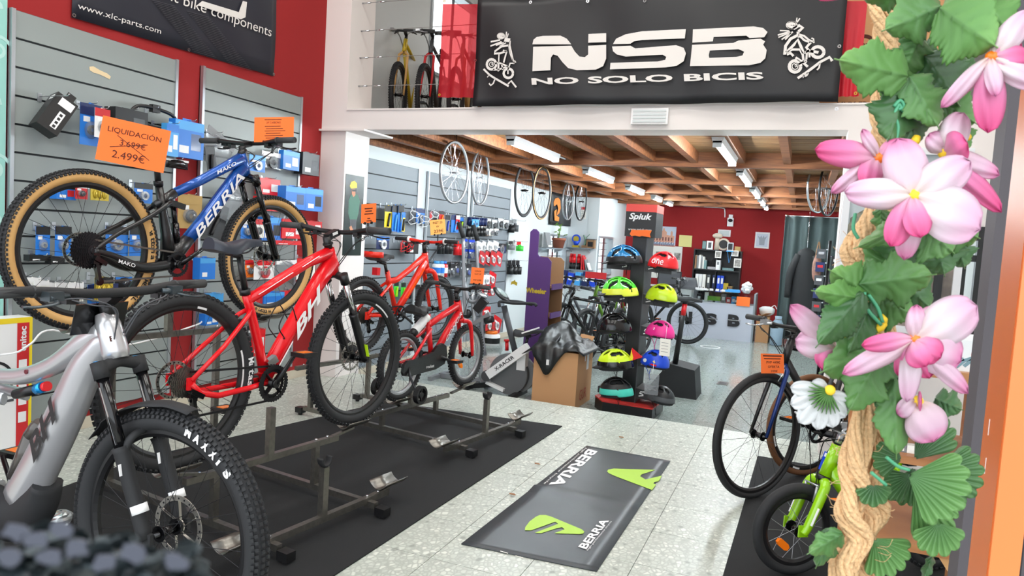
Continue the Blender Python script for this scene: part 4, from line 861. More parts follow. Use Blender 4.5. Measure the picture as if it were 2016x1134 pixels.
# cardboard boxes on the loft, right
def carton(lab, a, b, m='cardboard', txt=None):
    a, b = V(a), V(b); t = thing('cardboard_box', lab, 'box', ((a.x + b.x) / 2, (a.y + b.y) / 2, a.z), 'cardboard boxes on the loft'); h = (b - a) / 2; H = b.z - a.z
    MB().bb((-h.x, -h.y, 0), (h.x, h.y, H)).build('carton', m, t); MB().bb((-.03, -h.y - .001, 0), (.03, h.y + .001, H + .001)).build('tape_strip', 'kraft', t)
    if txt: text(txt, (-.02 - .3, -h.y - .002, .05), (.34, 0, 0), (0, 0, .035), 'ink', t, .02)
    return t
carton('large cardboard box with fragile print on the loft floor', (.02, 5.85, 2.462), (.9, 6.4, 2.80), txt='MUY FRAGIL')
t2 = carton('cardboard box stacked second on the loft boxes', (.10, 5.85, 2.802), (.86, 6.4, 3.10)); carton('topmost cardboard box of the loft stack', (.06, 5.87, 3.102), (.82, 6.4, 3.62))
MB().rev((-.20, -.2765, .15), (0, 1, 0), [(.08, -.001), (.08, .001), (.055, .001), (.055, -.001)], 24, 0, False).build('round_mark', 'ink', t2); text('NORTH', (-.26, -.2775, .135), (.12, 0, 0), (0, 0, .03), 'ink', t2, .02)
# XLC banner on the red wall
t = thing('wall_banner', 'black banner for bike components high on the red wall', 'banner', (LX, 3.04, 2.56)); XO = V((LX, 3.04, 2.56))
def lp(u, v, dx=.02): return at(u, v, 0, LX + dx) - XO
P = []
c0, c1 = lp(143, 34), lp(541, 150); 
for j in range(9): P.append([V((.010 + .004 * sin(i * .8 + j), c0.y + (c1.y - c0.y) * i / 30, c0.z + (c1.z - c0.z) * i / 30 + .9 * j / 8)) for i in range(31)])
solid(MB().sheet(P).build('sheet', 'banner_navy', t), .002)
def lt(s, a, b, c, m, bold=.0): a, b, c = lp(*a), lp(*b), lp(*c); text(s, a, b - a, c - a, m, t, bold)
lt('www.xlc-parts.com', (152, 20), (316, 70), (154, 5), 'banner_white'); lt('excellent bike components', (232, -28), (533, 78), (236, -58), 'banner_white')
for pts in ([(398, 2), (470, 24), (478, 2), (486, 4), (483, 34), (474, 38), (388, 10)], [(330, -60), (400, -34), (396, -8), (322, -38)]):
    b = MB(); Q = [lp(*p) for p in pts]; n = len(Q); b.add(Q + [q + V((.002, 0, 0)) for q in Q], [tuple(range(n, 2 * n))] + [(i, (i + 1) % n, n + (i + 1) % n, n + i) for i in range(n)]); b.build('letter_piece', 'banner_white', t)
b = MB()
for base in ((300, 4), (368, 26)):
    for k in range(26):
        p = lp(base[0] + k * 3.4, base[1] + k * 4.2 - 4, .0165); q = lp(base[0] + 44 + k * 3.4, base[1] + 8 + k * 4.2, .0165)
        if p.z > .02 and q.z > .02: b.bar(p, q, .0014, .004, (1, 0, 0))
o = b.build('printed_lines', mat('line_grey', (92, 92, 98), .5), t); o['kind'] = 'stuff'
for u, v in ((146, 30), (372, 98), (539, 146)): q = lp(u, v, .018); MB().rev(q, (1, 0, 0), [(.012, -.001), (.012, .001), (.006, .001), (.006, -.001)], 14, 0, False).build('eyelet', 'chrome', t)

# orange price signs
def sign(lab, TL, TR, BL, lines, m='orange_paper', ink='ink', cross=None, clip=True, name='price_sign'):
    "TL, TR, BL: corners in the room; lines: (text or None, x0, x1, y, height) in fractions of the card, None prints a short row of tiny type as a bar"
    TL, TR, BL = V(TL), V(TR), V(BL); o = BL; ux = TR - TL; uy = TL - BL; nz = ux.cross(uy).normalized(); M = Matrix.Translation(o)
    t = thing(name, lab, 'price sign', M, 'orange price signs'); b = MB(); th = nz * .0015
    b.add([V((0, 0, 0)), ux, ux + uy, uy, V((0, 0, 0)) - th, ux - th, ux + uy - th, uy - th], [(0, 1, 2, 3), (7, 6, 5, 4), (0, 4, 5, 1), (1, 5, 6, 2), (2, 6, 7, 3), (3, 7, 4, 0)]); b.build('card', m, t)
    for s, x0, x1, y, h in lines:
        if s: text(s, ux * x0 + uy * y + nz * .0006, ux * (x1 - x0), uy * h, ink, t, .0)
        else: MB().add([ux * x0 + uy * y + nz * .0008, ux * x1 + uy * y + nz * .0008, ux * x1 + uy * (y + h) + nz * .0008, ux * x0 + uy * (y + h) + nz * .0008], [(0, 1, 2, 3)]).build('small_print', ink, t)
    for a, c in cross or []:
        p = ux * a[0] + uy * a[1] + nz * .001; q = ux * c[0] + uy * c[1] + nz * .001; w_ = uy.normalized() * .0016; MB().add([p - w_, q - w_, q + w_, p + w_], [(0, 1, 2, 3)]).build('cross_stroke', ink, t)
    if clip:
        for x in (.25, .7): MB().bar(ux * x + uy * .06, ux * x - uy * .06 + nz * -.004, .012, .01).build('clip', 'black', t)
        MB().bar(ux * .47, ux * .47 - uy * .12 - V((0, 0, .05)), .008, .008).build('sign_post', 'black', t)
    return t
sign('orange clearance sign marked LIQUIDACIÓN on the blue bicycle', far(203, 227, 3.30), far(337, 258, 3.42), far(187, 313, 3.30), [('LIQUIDACIÓN', .10, .88, .66, .17), ('3.699€', .30, .68, .42, .14), ('2.499€', .22, .70, .12, .18)], cross=[((.25, .63), (.76, .22)), ((.17, .34), (.70, .56))], clip=False)
sign('orange sign with small print above the blue bicycle handlebar', far(501, 231, 4.06), far(579, 230, 4.14), far(500, 280, 4.06), [('29" CARBONO', .30, .66, .74, .08), (None, .25, .68, .88, .03)] + [(None, .26 + .03 * (k % 2), .66 + .06 * (k % 3), .62 - .095 * k, .022) for k in range(6)])
sign('narrow orange sign on the red hardtail handlebar', far(712, 402, 3.55), far(741, 400, 3.61), far(711, 440, 3.55), [(None, .2, .75, .72, .06), (None, .25, .7, .58, .06), (None, .2, .8, .44, .06), (None, .4, .6, .2, .05), (None, .35, .7, .08, .05)])
sign('pale orange handwritten sign on the orange-red bicycle', far(846, 434, 6.12), far(876, 431, 6.22), far(848, 463, 6.12), [('INST 20', .2, .8, .72, .16), ('6V', .4, .58, .48, .12), ('239€', .22, .85, .12, .22)], 'orange_light')
sign('orange sign on the small red bicycle with stabilisers', far(929, 526, 5.38), far(954, 528, 5.46), far(926, 558, 5.38), [('CONOR', .25, .75, .74, .09), ('OUT 18"', .25, .78, .56, .09), ('PVP 229€', .2, .82, .18, .1)])
sign('orange sale sign hanging from the city bicycle handlebar', far(1498, 696, 3.9), far(1543, 697, 4.0), far(1499, 735, 3.9), [(None, .08, .9, .86, .06), (None, .12, .85, .72, .05), ('PVP 449€', .22, .82, .50, .13), ('OFERTA', .28, .78, .28, .12), ('299€', .4, .7, .06, .11)], clip=False)
sign('orange sale sign behind the white daisy', far(1596, 757, 3.5), far(1648, 770, 3.5), far(1608, 800, 3.5), [('OFERTA', .1, .9, .5, .3)], clip=False)

# ================================================================ GOODS ON THE SLATWALL
HC = [0]; PC = [0]
def hookbar(p, lab, L=.2):
    HC[0] += 1; t = thing('display_hook', lab, 'hook', (LX + .027, p[1], p[2]), 'chrome hooks in the slatwall')
    MB().bb((0, -.012, -.03), (.004, .012, .02)).build('bracket', 'alu', t); MB().tube([(.0, 0, 0), (L, 0, .0), (L + .012, 0, .012)], .003, 6).build('prong', 'chrome', t); return t
def pack(lab, u0, v0, u1, v1, out, kind, cols, tilt=0, group=None, hook=False, cat='packaged part'):
    "a carded or boxed part whose front spans the measured corners, standing out metres from the wall"
    PC[0] += 1; out += (PC[0] % 4) * .013; x = LX + .03 + out; uc, vc = (u0 + u1) / 2, (v0 + v1) / 2
    p = at(uc, vc, 0, x); wd = abs(at(u1, vc, 0, x).y - at(u0, vc, 0, x).y); ht = abs(at(uc, v0, 0, x).z - at(uc, v1, 0, x).z)
    wd = max(.02, wd)
    M = Matrix.Translation(p) @ Matrix(((0, 0, 1, 0), (1, 0, 0, 0), (0, 1, 0, 0), (0, 0, 0, 1))) @ Matrix.Rotation(tilt, 4, 'Z')
    w2, h2 = wd / 2, ht / 2; nm = {'card': 'carded_part', 'box': 'boxed_part', 'bag': 'bagged_part', 'cage': 'bottle_cage', 'pump': 'hand_pump', 'pads': 'gold_pad_pack', 'light': 'bike_light', 'tool': 'tool_pack', 'grip': 'handlebar_grip', 'bottle': 'spray_bottle', 'lock': 'cable_lock'}[kind]
    t = thing(nm, lab, cat, M, group)
    if kind in ('card', 'pads', 'tool'):
        MB().prism([(-w2, -h2), (w2, -h2), (w2, h2), (w2 * .25, h2), (w2 * .2, h2 * 1.06), (-w2 * .2, h2 * 1.06), (-w2 * .25, h2), (-w2, h2)], None, .003).build('card', cols[0], t)
        if len(cols) > 1: MB().bb((-w2, h2 * .45, .003), (w2, h2, .0045)).build('header', cols[1], t)
        if kind == 'card':
            b = MB(); b.ell((0, -h2 * .25, .004), (w2 * .62, h2 * .45, min(.03, w2 * .5)), 10, 6); b.build('blister', 'clear_plastic', t)
            c = MB(); c.rev((0, -h2 * .25, .008), (0, 0, 1), [(w2 * .42, 0), (w2 * .42, min(.014, w2 * .3)), (w2 * .2, min(.014, w2 * .3)), (w2 * .2, 0)], 10, 0, False); c.build('part_inside', cols[2] if len(cols) > 2 else 'dark_metal', t)
            MB().bb((-w2 * .7, h2 * .12, .003), (-w2 * .1, h2 * .38, .0045)).build('label', 'white', t)
        elif kind == 'pads':
            for k in range(3): MB().ell((-w2 * .5 + w2 * .5 * k, -h2 * .2, .006), (w2 * .24, h2 * .6, .006), 8, 5).build('pad', cols[2], t)
        else: 
            b = MB(); b.tube(cr([(-w2 * .2, -h2 * .9, .012), (0, -h2 * .2, .014), (w2 * .25, h2 * .3, .012)], 4), min(.012, w2 * .4), 8); b.build('tool', cols[2], t)
    elif kind == 'box':
        d = cols[3] if len(cols) > 3 else .05; b = MB(); b.bb((-w2, -h2, -d), (w2, h2, 0)); b.bb((-w2 * .3, h2, -d * .5 - .001), (w2 * .3, h2 * 1.14, -d * .5 + .001)); b.build('carton', cols[0], t)
        MB().bb((-w2 * .7, -h2 * .75, 0), (-w2 * .05, -h2 * .35, .001)).build('label', 'white', t)
        if cols[1]: MB().bb((w2 * .1, -h2 * .55, 0), (w2 * .8, h2 * .35, .0012)).build('window', cols[1], t)
        if cols[2]: MB().bb((-w2, h2 * .5, 0), (w2, h2 * .98, .0012)).build('header', cols[2], t)
    elif kind == 'bag':
        P = [[V((-w2 + 2 * w2 * i / 6, -h2 + 2 * h2 * j / 6, .018 * sin(pi * i / 6) * sin(pi * j / 6 * .9) + .002 * random.random())) for i in range(7)] for j in range(7)]; solid(MB().sheet(P).build('bag', cols[0], t), .002)
        MB().bb((-w2, h2 * .55, .006), (w2, h2, .009)).build('header', cols[1], t)
    elif kind == 'cage':
        b = MB()
        for s in (-1, 1): b.tube(cr([(0, -h2, 0), (s * w2, -h2 * .6, .03), (s * w2 * .5, 0, .06), (s * w2, h2 * .6, .05), (0, h2, .01)], 4), .005, 6)
        b.tube(cr([(-w2 * .6, 0, .05), (0, .0, .075), (w2 * .6, 0, .05)], 4), .005, 6); b.build('cage_wire', cols[0], t); MB().bb((-w2 * .25, -h2 * .8, -.004), (w2 * .25, h2 * .8, .002)).build('mount', cols[1], t)
    elif kind == 'pump':
        MB().cyl((0, -h2, .012), (0, -h2 * .2, .012), w2 * .8, 10).build('pump_handle', 'black', t); MB().cyl((0, -h2 * .2, .012), (0, h2 * .25, .012), w2 * .7, 10).build('pump_barrel', 'chrome', t); MB().cyl((0, h2 * .25, .012), (0, h2, .012), w2 * .9, 10).build('pump_head', cols[0], t)
    elif kind == 'light':
        MB().bb((-w2, h2 * .3, 0), (w2, h2, .003)).build('card', cols[1], t); b = MB(); b.cyl((0, -h2, .02), (0, h2 * .1, .02), w2 * .7, 10); b.box((0, h2 * .2, .015), (w2, h2 * .35, .025)); b.build('light_body', cols[0], t)
    elif kind == 'grip':
        for s in (-1, 1): MB().cyl((s * w2 * .5, -h2, .015), (s * w2 * .5, h2, .015), w2 * .4, 10).build('grip', cols[0], t)
    elif kind == 'bottle':
        MB().tube([(0, -h2, 0), (0, h2 * .55, 0), (0, h2 * .65, 0), (0, h2 * .7, 0)], [w2, w2, w2 * .7, w2 * .5], 12).build('can', cols[0], t); MB().cyl((0, h2 * .68, 0), (0, h2, 0), w2 * .7, 10).build('cap', cols[1], t)
        MB().tube([(0, -h2 * .5, 0), (0, h2 * .2, 0)], w2 * 1.02, 12, cap=False).build('label', cols[2], t)
    elif kind == 'lock':
        MB().tube(cr([(-w2, 0, 0), (-w2 * .6, h2, .02), (w2 * .6, h2 * .8, .03), (w2, 0, .01), (w2 * .4, -h2, .02), (-w2 * .5, -h2 * .8, 0), (-w2, 0, 0)], 5), .012, 8).build('cable', cols[0], t); MB().box((0, h2, .02), (.06, .05, .035)).build('lock_body', 'black', t)
    if kind not in ('card', 'pads', 'tool', 'box'): MB().bb((-.006, h2 * .55, .0), (.006, h2 * 1.1, .003)).build('hang_tab', 'clear_plastic', t)
    hookbar((0, p.y, p.z + h2 * 1.03), 'hook holding the ' + lab[:60].rsplit(' ', 1)[0] if len(lab.split()) > 12 else 'chrome hook holding the ' + lab, out + .05)
    return t
B, K, W, S, G = 'blue_pack', 'black', 'white', 'silver', 'gold'
row = 'packs on the nearest slatwall panel'
# the tilted black box, its hook sticking out
p = at(106, 227, 0, LX + .13); t = thing('boxed_part', 'black box with white print hanging askew from a long hook', 'packaged part', Matrix.Translation(p) @ Matrix.Rotation(radians(-33), 4, 'X') @ Matrix.Rotation(radians(-14), 4, 'Z'))
MB().bb((-.05, -.062, -.115), (.05, .062, .115)).build('carton', 'black', t); MB().bb((.05, .0, -.09), (.0512, .035, .02)).build('print_panel', W, t); MB().bb((.05, -.03, .05), (.0512, .05, .10)).build('label', W, t); MB().bb((-.02, -.0632, .07), (.03, -.062, .10)).build('label', W, t); MB().bb((.045, -.02, .115), (.05, .03, .15)).build('hanger', 'black', t)
for k in range(4): MB().bb((.0512, .010, -.085 + k * .026), (.052, .026, -.069 + k * .026)).build('pictogram', 'black', t)
hookbar((0, at(78, 190, 0, LX + .03).y, at(78, 190, 0, LX + .03).z), 'long chrome hook holding the tilted black box', .24)
pack('blue carded tube left of the clearance sign', 157, 205, 200, 287, .10, 'card', [B, 'blue_dark', K], group=row, hook=True)
pack('white and red card beside the clearance sign', 186, 214, 216, 272, .14, 'card', [W, 'red_soft', K], group=row, hook=True)
pack('dark saddle pack behind the clearance sign top', 228, 216, 292, 262, .10, 'box', [K, 'clear_plastic', None, .1], group=row)
pack('cable lock with light shackle above the clearance sign', 255, 214, 345, 250, .06, 'lock', [K, K], group=row, cat='lock')
pack('large blue box right of the clearance sign', 345, 239, 402, 312, .14, 'box', [B, 'clear_plastic', 'blue_light', .06], group=row, hook=True)
pack('blue box half behind the clearance sign', 328, 244, 352, 308, .16, 'box', ['blue_light', W, B, .05], group=row)
pack('black and white pack below the large blue boxes', 326, 314, 370, 332, .1, 'bag', ['black_gloss', W], group=row)
pack('blue and red packs high behind the blue rear wheel', 112, 365, 150, 393, .08, 'box', [B, 'red_soft', K, .06], group=row)
pack('clear pack of red parts inside the blue rear wheel', 148, 362, 172, 392, .1, 'card', ['red_soft', W, K], group=row)
pack('gold brake pad pack at the top of the blue rear wheel', 178, 364, 214, 395, .08, 'pads', [G, K, 'gold'], group=row)
pack('blue card near the blue seat tube', 264, 361, 300, 400, .08, 'card', [B, K, S], group=row)
for k, (a, b, lab) in enumerate([(70, 98, 'leftmost'), (108, 140, 'second'), (208, 252, 'third'), (255, 283, 'fourth')]): pack(lab + ' blue card with black header behind the blue rear wheel', a, 446, b, 504, .07, 'card', [B, K, S], group='blue cards with black headers', hook=True)
pack('long black box under the leftmost blue card', 58, 502, 102, 514, .09, 'box', [K, None, None, .05], group=row); pack('long black box under the second blue card', 100, 506, 128, 518, .09, 'box', [K, None, None, .05], group=row)
for k, (u, v, lab) in enumerate([(50, 546, 'leftmost'), (66, 552, 'second'), (82, 556, 'third'), (95, 556, 'fourth'), (108, 556, 'fifth'), (134, 556, 'rightmost')]): pack(lab + ' white card in the low row behind the blue rear wheel', u, v, u + 30, v + 38, .05 + .012 * k, 'card', ['paper', 'white', K], group='white cards in the low row')
pack('black light clip below the white cards', 124, 580, 154, 598, .15, 'light', [K, K], group=row)
pack('blue card left of the gold pad packs', 172, 560, 196, 602, .07, 'card', [B, 'blue_dark', S], group=row); pack('blue card right of the gold pad packs', 218, 558, 252, 602, .07, 'card', [B, 'blue_dark', K], group=row)
pack('gold brake pad pack low behind the blue rear wheel', 186, 546, 222, 592, .1, 'pads', [G, K, 'gold'], group=row, hook=True)
pack('chain pack hanging low at the blue rear wheel rim', 226, 545, 258, 580, .09, 'bag', ['dark_metal', B], group=row)
r2 = 'packs on the second slatwall panel'
t = pack('grey mudguard pack leaning on the second panel top', 396, 262, 455, 330, .08, 'bag', ['clear_plastic', 'grey'], radians(-25), r2, cat='mudguard'); pack('black mudguard on the second panel', 405, 288, 424, 335, .12, 'tool', [K, K, K], radians(12), r2, cat='mudguard')
pack('blue card right of the blue stem', 490, 306, 522, 338, .08, 'card', [B, 'blue_light', S], group=r2); pack('clear pack behind the blue handlebar', 515, 300, 556, 332, .1, 'card', ['clear_plastic', W, K], group=r2, hook=True)
pack('blue pack under the right end of the blue handlebar', 558, 298, 590, 335, .12, 'box', [B, W, 'blue_light', .05], group=r2)
pack('black box hanging on the red wall strip', 596, 302, 629, 345, .10, 'box', [K, 'clear_plastic', None, .09], group=r2, hook=True)
pack('left blue box on the red strip beside the column', 563, 368, 602, 412, .14, 'box', [B, 'clear_plastic', 'blue_light', .09], group=r2, hook=True); pack('right blue box on the red strip beside the column', 602, 372, 636, 416, .16, 'box', [B, 'dark_metal', 'blue_light', .09], group=r2, hook=True)
pack('red pack above the blue front wheel', 512, 352, 552, 384, .08, 'box', ['red', W, None, .05], group=r2); pack('red box inside the top of the blue front wheel', 508, 388, 548, 415, .08, 'box', ['red', W, None, .05], group=r2)
pack('kraft card pack with green stripe beside the blue downtube', 350, 384, 397, 450, .10, 'card', ['kraft', 'kraft', 'dark_metal'], group=r2, hook=True)
pack('black mudguard pack behind the blue downtube', 404, 400, 445, 468, .06, 'tool', [K, K, K], radians(-14), r2, cat='mudguard'); pack('grey mudguard pack beside the blue fork', 440, 370, 476, 440, .08, 'bag', ['clear_plastic', 'grey'], radians(-18), r2, cat='mudguard')
pack('blue card left inside the blue front wheel', 474, 432, 498, 470, .07, 'card', [B, W, S], group=r2); pack('clear pack of cassette parts in the blue front wheel', 496, 432, 520, 468, .09, 'card', ['paper', 'red_soft', 'dark_metal'], group=r2)
pack('blue box with black square in the blue front wheel', 516, 428, 556, 474, .1, 'box', [B, 'black', 'blue_light', .05], group=r2, hook=True); pack('red box right inside the blue front wheel', 556, 432, 604, 470, .1, 'box', ['red', W, None, .06], group=r2, hook=True)
pack('red and white pack crossing onto the red strip', 604, 436, 634, 458, .1, 'box', ['red_soft', W, None, .05], group=r2); pack('long red tray pack under the red box', 540, 474, 596, 482, .12, 'box', ['red', None, None, .05], group=r2)
pack('blue box below the black saddle', 394, 508, 424, 550, .14, 'box', [B, None, 'blue_light', .07], group=r2, hook=True)
pack('orange-red carded part behind the blue front hub', 482, 512, 502, 546, .08, 'card', ['orange', 'red', K], group=r2); pack('white and red carded part under the blue front hub', 500, 512, 540, 550, .1, 'card', [W, 'red', 'red_soft'], group=r2); pack('clear bag of black spokes under the blue front wheel hub', 542, 512, 582, 550, .1, 'bag', ['clear_plastic', W], group=r2); pack('red and white pack behind the red top tube', 584, 508, 620, 550, .1, 'card', ['paper', 'red', K], group=r2)
pack('blue pack left at the bottom of the blue front wheel', 412, 578, 440, 604, .1, 'box', ['blue_light', None, None, .06], group=r2); pack('red pack in the bottom of the blue front wheel', 490, 574, 520, 602, .1, 'box', ['red_soft', None, None, .05], group=r2); pack('blue pack in the bottom of the blue front wheel', 520, 576, 560, 604, .1, 'box', [B, None, 'blue_light', .06], group=r2); pack('red pack beside the red seat stays', 560, 572, 600, 600, .1, 'box', ['red', W, None, .05], group=r2)
pack('low blue pack left of the red seat tube', 404, 618, 430, 640, .1, 'box', [B, W, None, .06], group=r2); pack('low red pack between the red frame tubes', 497, 648, 522, 700, .1, 'box', ['red', W, None, .06], group=r2); pack('dark pack above the low red pack', 486, 640, 504, 672, .07, 'card', ['grey_dark', K, K], group=r2)
# goods on the panels behind the column
r3 = 'goods on the panels behind the column'
L3 = [('black and yellow tool pack beside the cyclist poster', 757, 405, 771, 448, 'tool', ['yellow', K, K]), ('first blue tool pack of the third panel', 772, 404, 783, 456, 'tool', [B, K, 'blue_light']), ('second blue tool pack of the third panel', 783, 404, 794, 458, 'tool', [B, K, B]), ('yellow tool card at the end of the blue tools', 789, 418, 797, 456, 'tool', ['yellow', B, K]),
      ('left white bottle cage on the third panel', 800, 414, 818, 442, 'cage', [W, 'grey_dark']), ('blue carded light on the third panel edge', 819, 411, 836, 440, 'card', [B, 'blue_dark', S]), ('right white bottle cage in front of the blue card', 820, 424, 838, 448, 'cage', [W, 'grey_dark']), ('white and red bottle cage on the fourth panel', 840, 414, 856, 440, 'cage', [W, 'red_soft']),
      ('orange-red pump pack left on the fourth panel', 864, 416, 874, 438, 'tool', ['red_soft', K, 'orange']), ('dark blue tool left on the fourth panel', 876, 424, 885, 456, 'tool', ['grey', K, 'blue']), ('blue pump pack on the fourth panel', 888, 424, 903, 458, 'tool', [B, 'blue_dark', 'blue_light']), ('red pump pack on the fourth panel', 897, 424, 905, 452, 'tool', ['red', W, 'red']), ('black and lime glove pack on the fourth panel', 903, 428, 912, 454, 'tool', [K, B, 'lime'])]
for lab, a, b, c_, d, kd, cl in L3: pack(lab, a, b, c_, d, .10, kd, cl, group=r3, hook=kd in ('card',))
o6 = ['first', 'second', 'third', 'fourth', 'fifth', 'sixth']
for k in range(6): pack(o6[k] + ' hand pump from the left in the row of silver and black pumps', 919 + 6 * k, 428 + k * .4, 924 + 6 * k, 467 - k * .5, .12, 'pump', ['blue_dark'], radians(-6), group='silver and black hand pumps', cat='pump')
pack('blue tag in front of the hand pumps', 929, 432, 943, 446, .18, 'card', ['blue_light', 'blue_light', 'blue_light'], group=r3)
for k, (u, lab) in enumerate([(955, 'first'), (968, 'second'), (980, 'third'), (990, 'fourth')]): pack(lab + ' grey carded part from the left at the far end of the top row', u, 430 + (k % 2) * 3, u + 11, 448 + (k % 2) * 3, .08, 'card', ['grey', W, K], group='grey carded parts in the top row')
for k, (u, lab, cl) in enumerate([(953, 'brown', 'brown'), (963, 'light', 'paper'), (972, 'dark', 'grey_dark')]): pack(lab + ' small card below the grey carded parts', u, 450, u + 9, 464, .08, 'card', [cl, W, S], group=r3)
pack('blue and white twin pack behind the red saddle', 741, 466, 766, 490, .1, 'card', ['blue_dark', B, W], group=r3); pack('first red bottle cage left of the orange-red stem', 784, 474, 796, 496, .1, 'cage', ['red', K] and 'cage', ['red', 'red_soft']) if False else pack('first red bottle cage left of the orange-red stem', 784, 474, 796, 496, .1, 'cage', ['red', 'red_soft'], group=r3)
pack('second red bottle cage left of the orange-red stem', 797, 475, 806, 496, .1, 'cage', ['red', K], group=r3); pack('black pouch left of the orange-red handlebar', 805, 474, 824, 500, .1, 'box', [K, None, 'red_soft', .05], group=r3)
for k, (u, lab) in enumerate([(860, 'left'), (874, 'right')]): pack(lab + ' pair of black grips right of the orange-red stem', u, 478, u + 12, 500, .1, 'grip', [K], group='black grips', cat='grips')
pack('bright red pair of grips on the fourth panel', 893, 480, 907, 502, .12, 'grip', ['red'], group=r3, cat='grips')
for k, (u, v, lab) in enumerate([(908, 470, 'upper left'), (922, 472, 'upper right'), (910, 490, 'lower left'), (922, 491, 'lower right')]): pack(lab + ' dark blue pedal pack on the fifth panel', u, v, u + 12, v + 18, .1, 'card', ['blue_dark', 'blue', S], group='dark blue pedal packs')
for k in range(4):
    pack(o6[k] + ' white card from the left above the red cards', 937 + 11 * k, 476 - k * .3, 948 + 11 * k, 495 - k * .3, .12, 'card', [W, W, W], radians(-10), 'white cards above the red cards')
    pack(o6[k] + ' red card from the left in the row of red cards', 943 + 11 * k, 496, 955 + 11 * k, 520 + k, .12, 'card', ['red_soft', 'red_soft', W], radians(-14), 'red cards on the fifth panel')
pack('dark blue card at the right end of the white cards', 978, 480, 996, 498, .08, 'card', ['blue_dark', K, S], group=r3)
for k, (u, cl, lab) in enumerate([(855, [W, 'blue_light', B], 'left white and blue tube'), (863, [W, 'blue_light', B], 'right white and blue tube'), (869, ['red', B, W], 'red and blue tube')]): pack(lab + ' above the orange-red front wheel', u, 514, u + 8, 545, .12, 'bottle', cl, group=r3, cat='tube')
for k, (u, v, lab) in enumerate([(876, 518, 'first'), (886, 520, 'second'), (894, 516, 'third'), (906, 518, 'fourth'), (917, 520, 'fifth')]): pack(lab + ' dark pack from the left above the small red handlebar', u, v, u + 10, v + 26, .08, 'card', ['grey_dark', K, 'blue' if k > 1 else S], group='dark packs above the small red handlebar')
pack('white card behind the orange price sign of the small bicycle', 951, 541, 964, 560, .1, 'card', [W, W, W], group=r3); pack('red card right of the small bicycle price sign', 962, 536, 976, 560, .12, 'card', ['red_soft', 'red', W], radians(-14), r3)
pack('upper red card beside the small bicycle handlebar', 948, 560, 962, 580, .1, 'card', ['red_soft', 'red', W], group=r3); pack('second red card beside the small bicycle handlebar', 962, 562, 974, 582, .1, 'card', ['red_soft', 'red', W], group=r3)
pack('red card left of the exercise bike display', 950, 604, 965, 626, .1, 'card', ['red_soft', 'red', W], group=r3); pack('low red card left of the trainer frame', 956, 628, 970, 650, .1, 'card', ['red_soft', 'red', W], group=r3); pack('tilted red card beside the trainer frame', 970, 624, 986, 652, .12, 'card', ['red_soft', 'red', W], radians(-20), r3); pack('white spray pot hanging low beside the trainer', 960, 652, 974, 682, .1, 'bottle', [W, 'orange', K], group=r3, cat='pot')
for k in range(5): pack(['first', 'second', 'third', 'fourth', 'fifth'][k] + ' dark tool in the low row between the red bicycles', 775 + 14 * k, 555 + k * 2, 784 + 14 * k, 585 + k * 2, .08, 'tool', ['green' if k < 2 else 'grey_dark', K, 'lime' if k < 2 else K], group='low row of dark tools')
pack('keyring card hanging on the plain wall by the purple stand', 1001, 434, 1008, 458, .03, 'light', [K, 'grey'], group=r3); pack('second keyring card on the plain wall', 1009, 432, 1016, 456, .03, 'light', ['grey_dark', 'grey'], group=r3)
pack('small grey light on the plain wall', 1001, 475, 1009, 492, .03, 'light', ['grey', K], group=r3); pack('small red and green light pair on the plain wall', 1017, 476, 1025, 494, .03, 'light', ['green', 'red'], group=r3)
for k in range(3): pack(o6[k] + ' black light from the left in the row by the purple stand', 999 + 8 * k, 513, 1006 + 8 * k, 540, .03, 'light', [K, K], group='black lights on the plain wall')
for k, (u, v, lab) in enumerate([(1008, 434, 'upper'), (1012, 475, 'middle'), (1012, 512, 'lower')]): q = at(u, v, 0, LX + .03); hookbar((0, q.y, q.z), lab + ' chrome hook on the plain wall by the purple stand', .22)
# ================================================================ FLOOR BOARD, BOX, DISPLAYS
t = thing('display_board', 'dark grey cardboard display board lying on the terrazzo floor', 'board', at(1110, 1000, 2, 0)); O = WM[t.name].translation
q = [at(u, v, 2, .006) - O for u, v in ((908, 1070), (1175, 1124), (1320, 907), (1155, 877))]
def bd(s, r, z=0): a = q[0].lerp(q[1], s); b = q[3].lerp(q[2], s); p = a.lerp(b, r); p.z = .006 + .012 * math.exp(-((r - .47) / .02) ** 2) * (1 - .6 * s) + z; return p
o = MB().sheet([[bd(i / 8, j / 40) for i in range(9)] for j in range(41)]).build('board', mat('board_grey', (58, 62, 66), .4, noise=.12, nscale=5), t); solid(o, .004, -1)
def bpx(u, v): p = at(880 + u / 3.9935, 850 + v / 3.9935, 2, .008) - O; return p
def bshape(pts, m='lime_print'):
    b = MB(); Q = [bpx(*p) for p in pts]; n = len(Q); b.add([p + V((0, 0, .0006)) for p in Q] + Q, [tuple(range(n))] + [(i, (i + 1) % n, n + (i + 1) % n, n + i) for i in range(n)]); b.build('logo_shape', m, t)
mat('lime_print', (166, 206, 62), .5)
bshape([(612, 775), (616, 750), (650, 705), (700, 668), (730, 655), (775, 655), (820, 668), (1060, 768), (1080, 785), (1072, 800), (1040, 805), (900, 800), (845, 798), (925, 768), (905, 750), (860, 760), (740, 798), (692, 795), (875, 724), (850, 708), (660, 776)][::-1])
bshape([(1258, 312), (1268, 298), (1310, 290), (1640, 300), (1530, 335), (1518, 350), (1560, 376), (1690, 345), (1665, 388), (1630, 396), (1622, 408), (1645, 414), (1612, 458), (1330, 352), (1275, 328)][::-1])
def btext(s, a, b, c, bold=.02): a, b, c = bpx(*a), bpx(*b), bpx(*c); text(s, a, b - a, c - a, 'white', t, bold)
btext('BERRIA', (1095, 925), (1275, 700), (1030, 905), .03); btext('high performance bicycle', (1112, 938), (1300, 708), (1096, 930), .0)
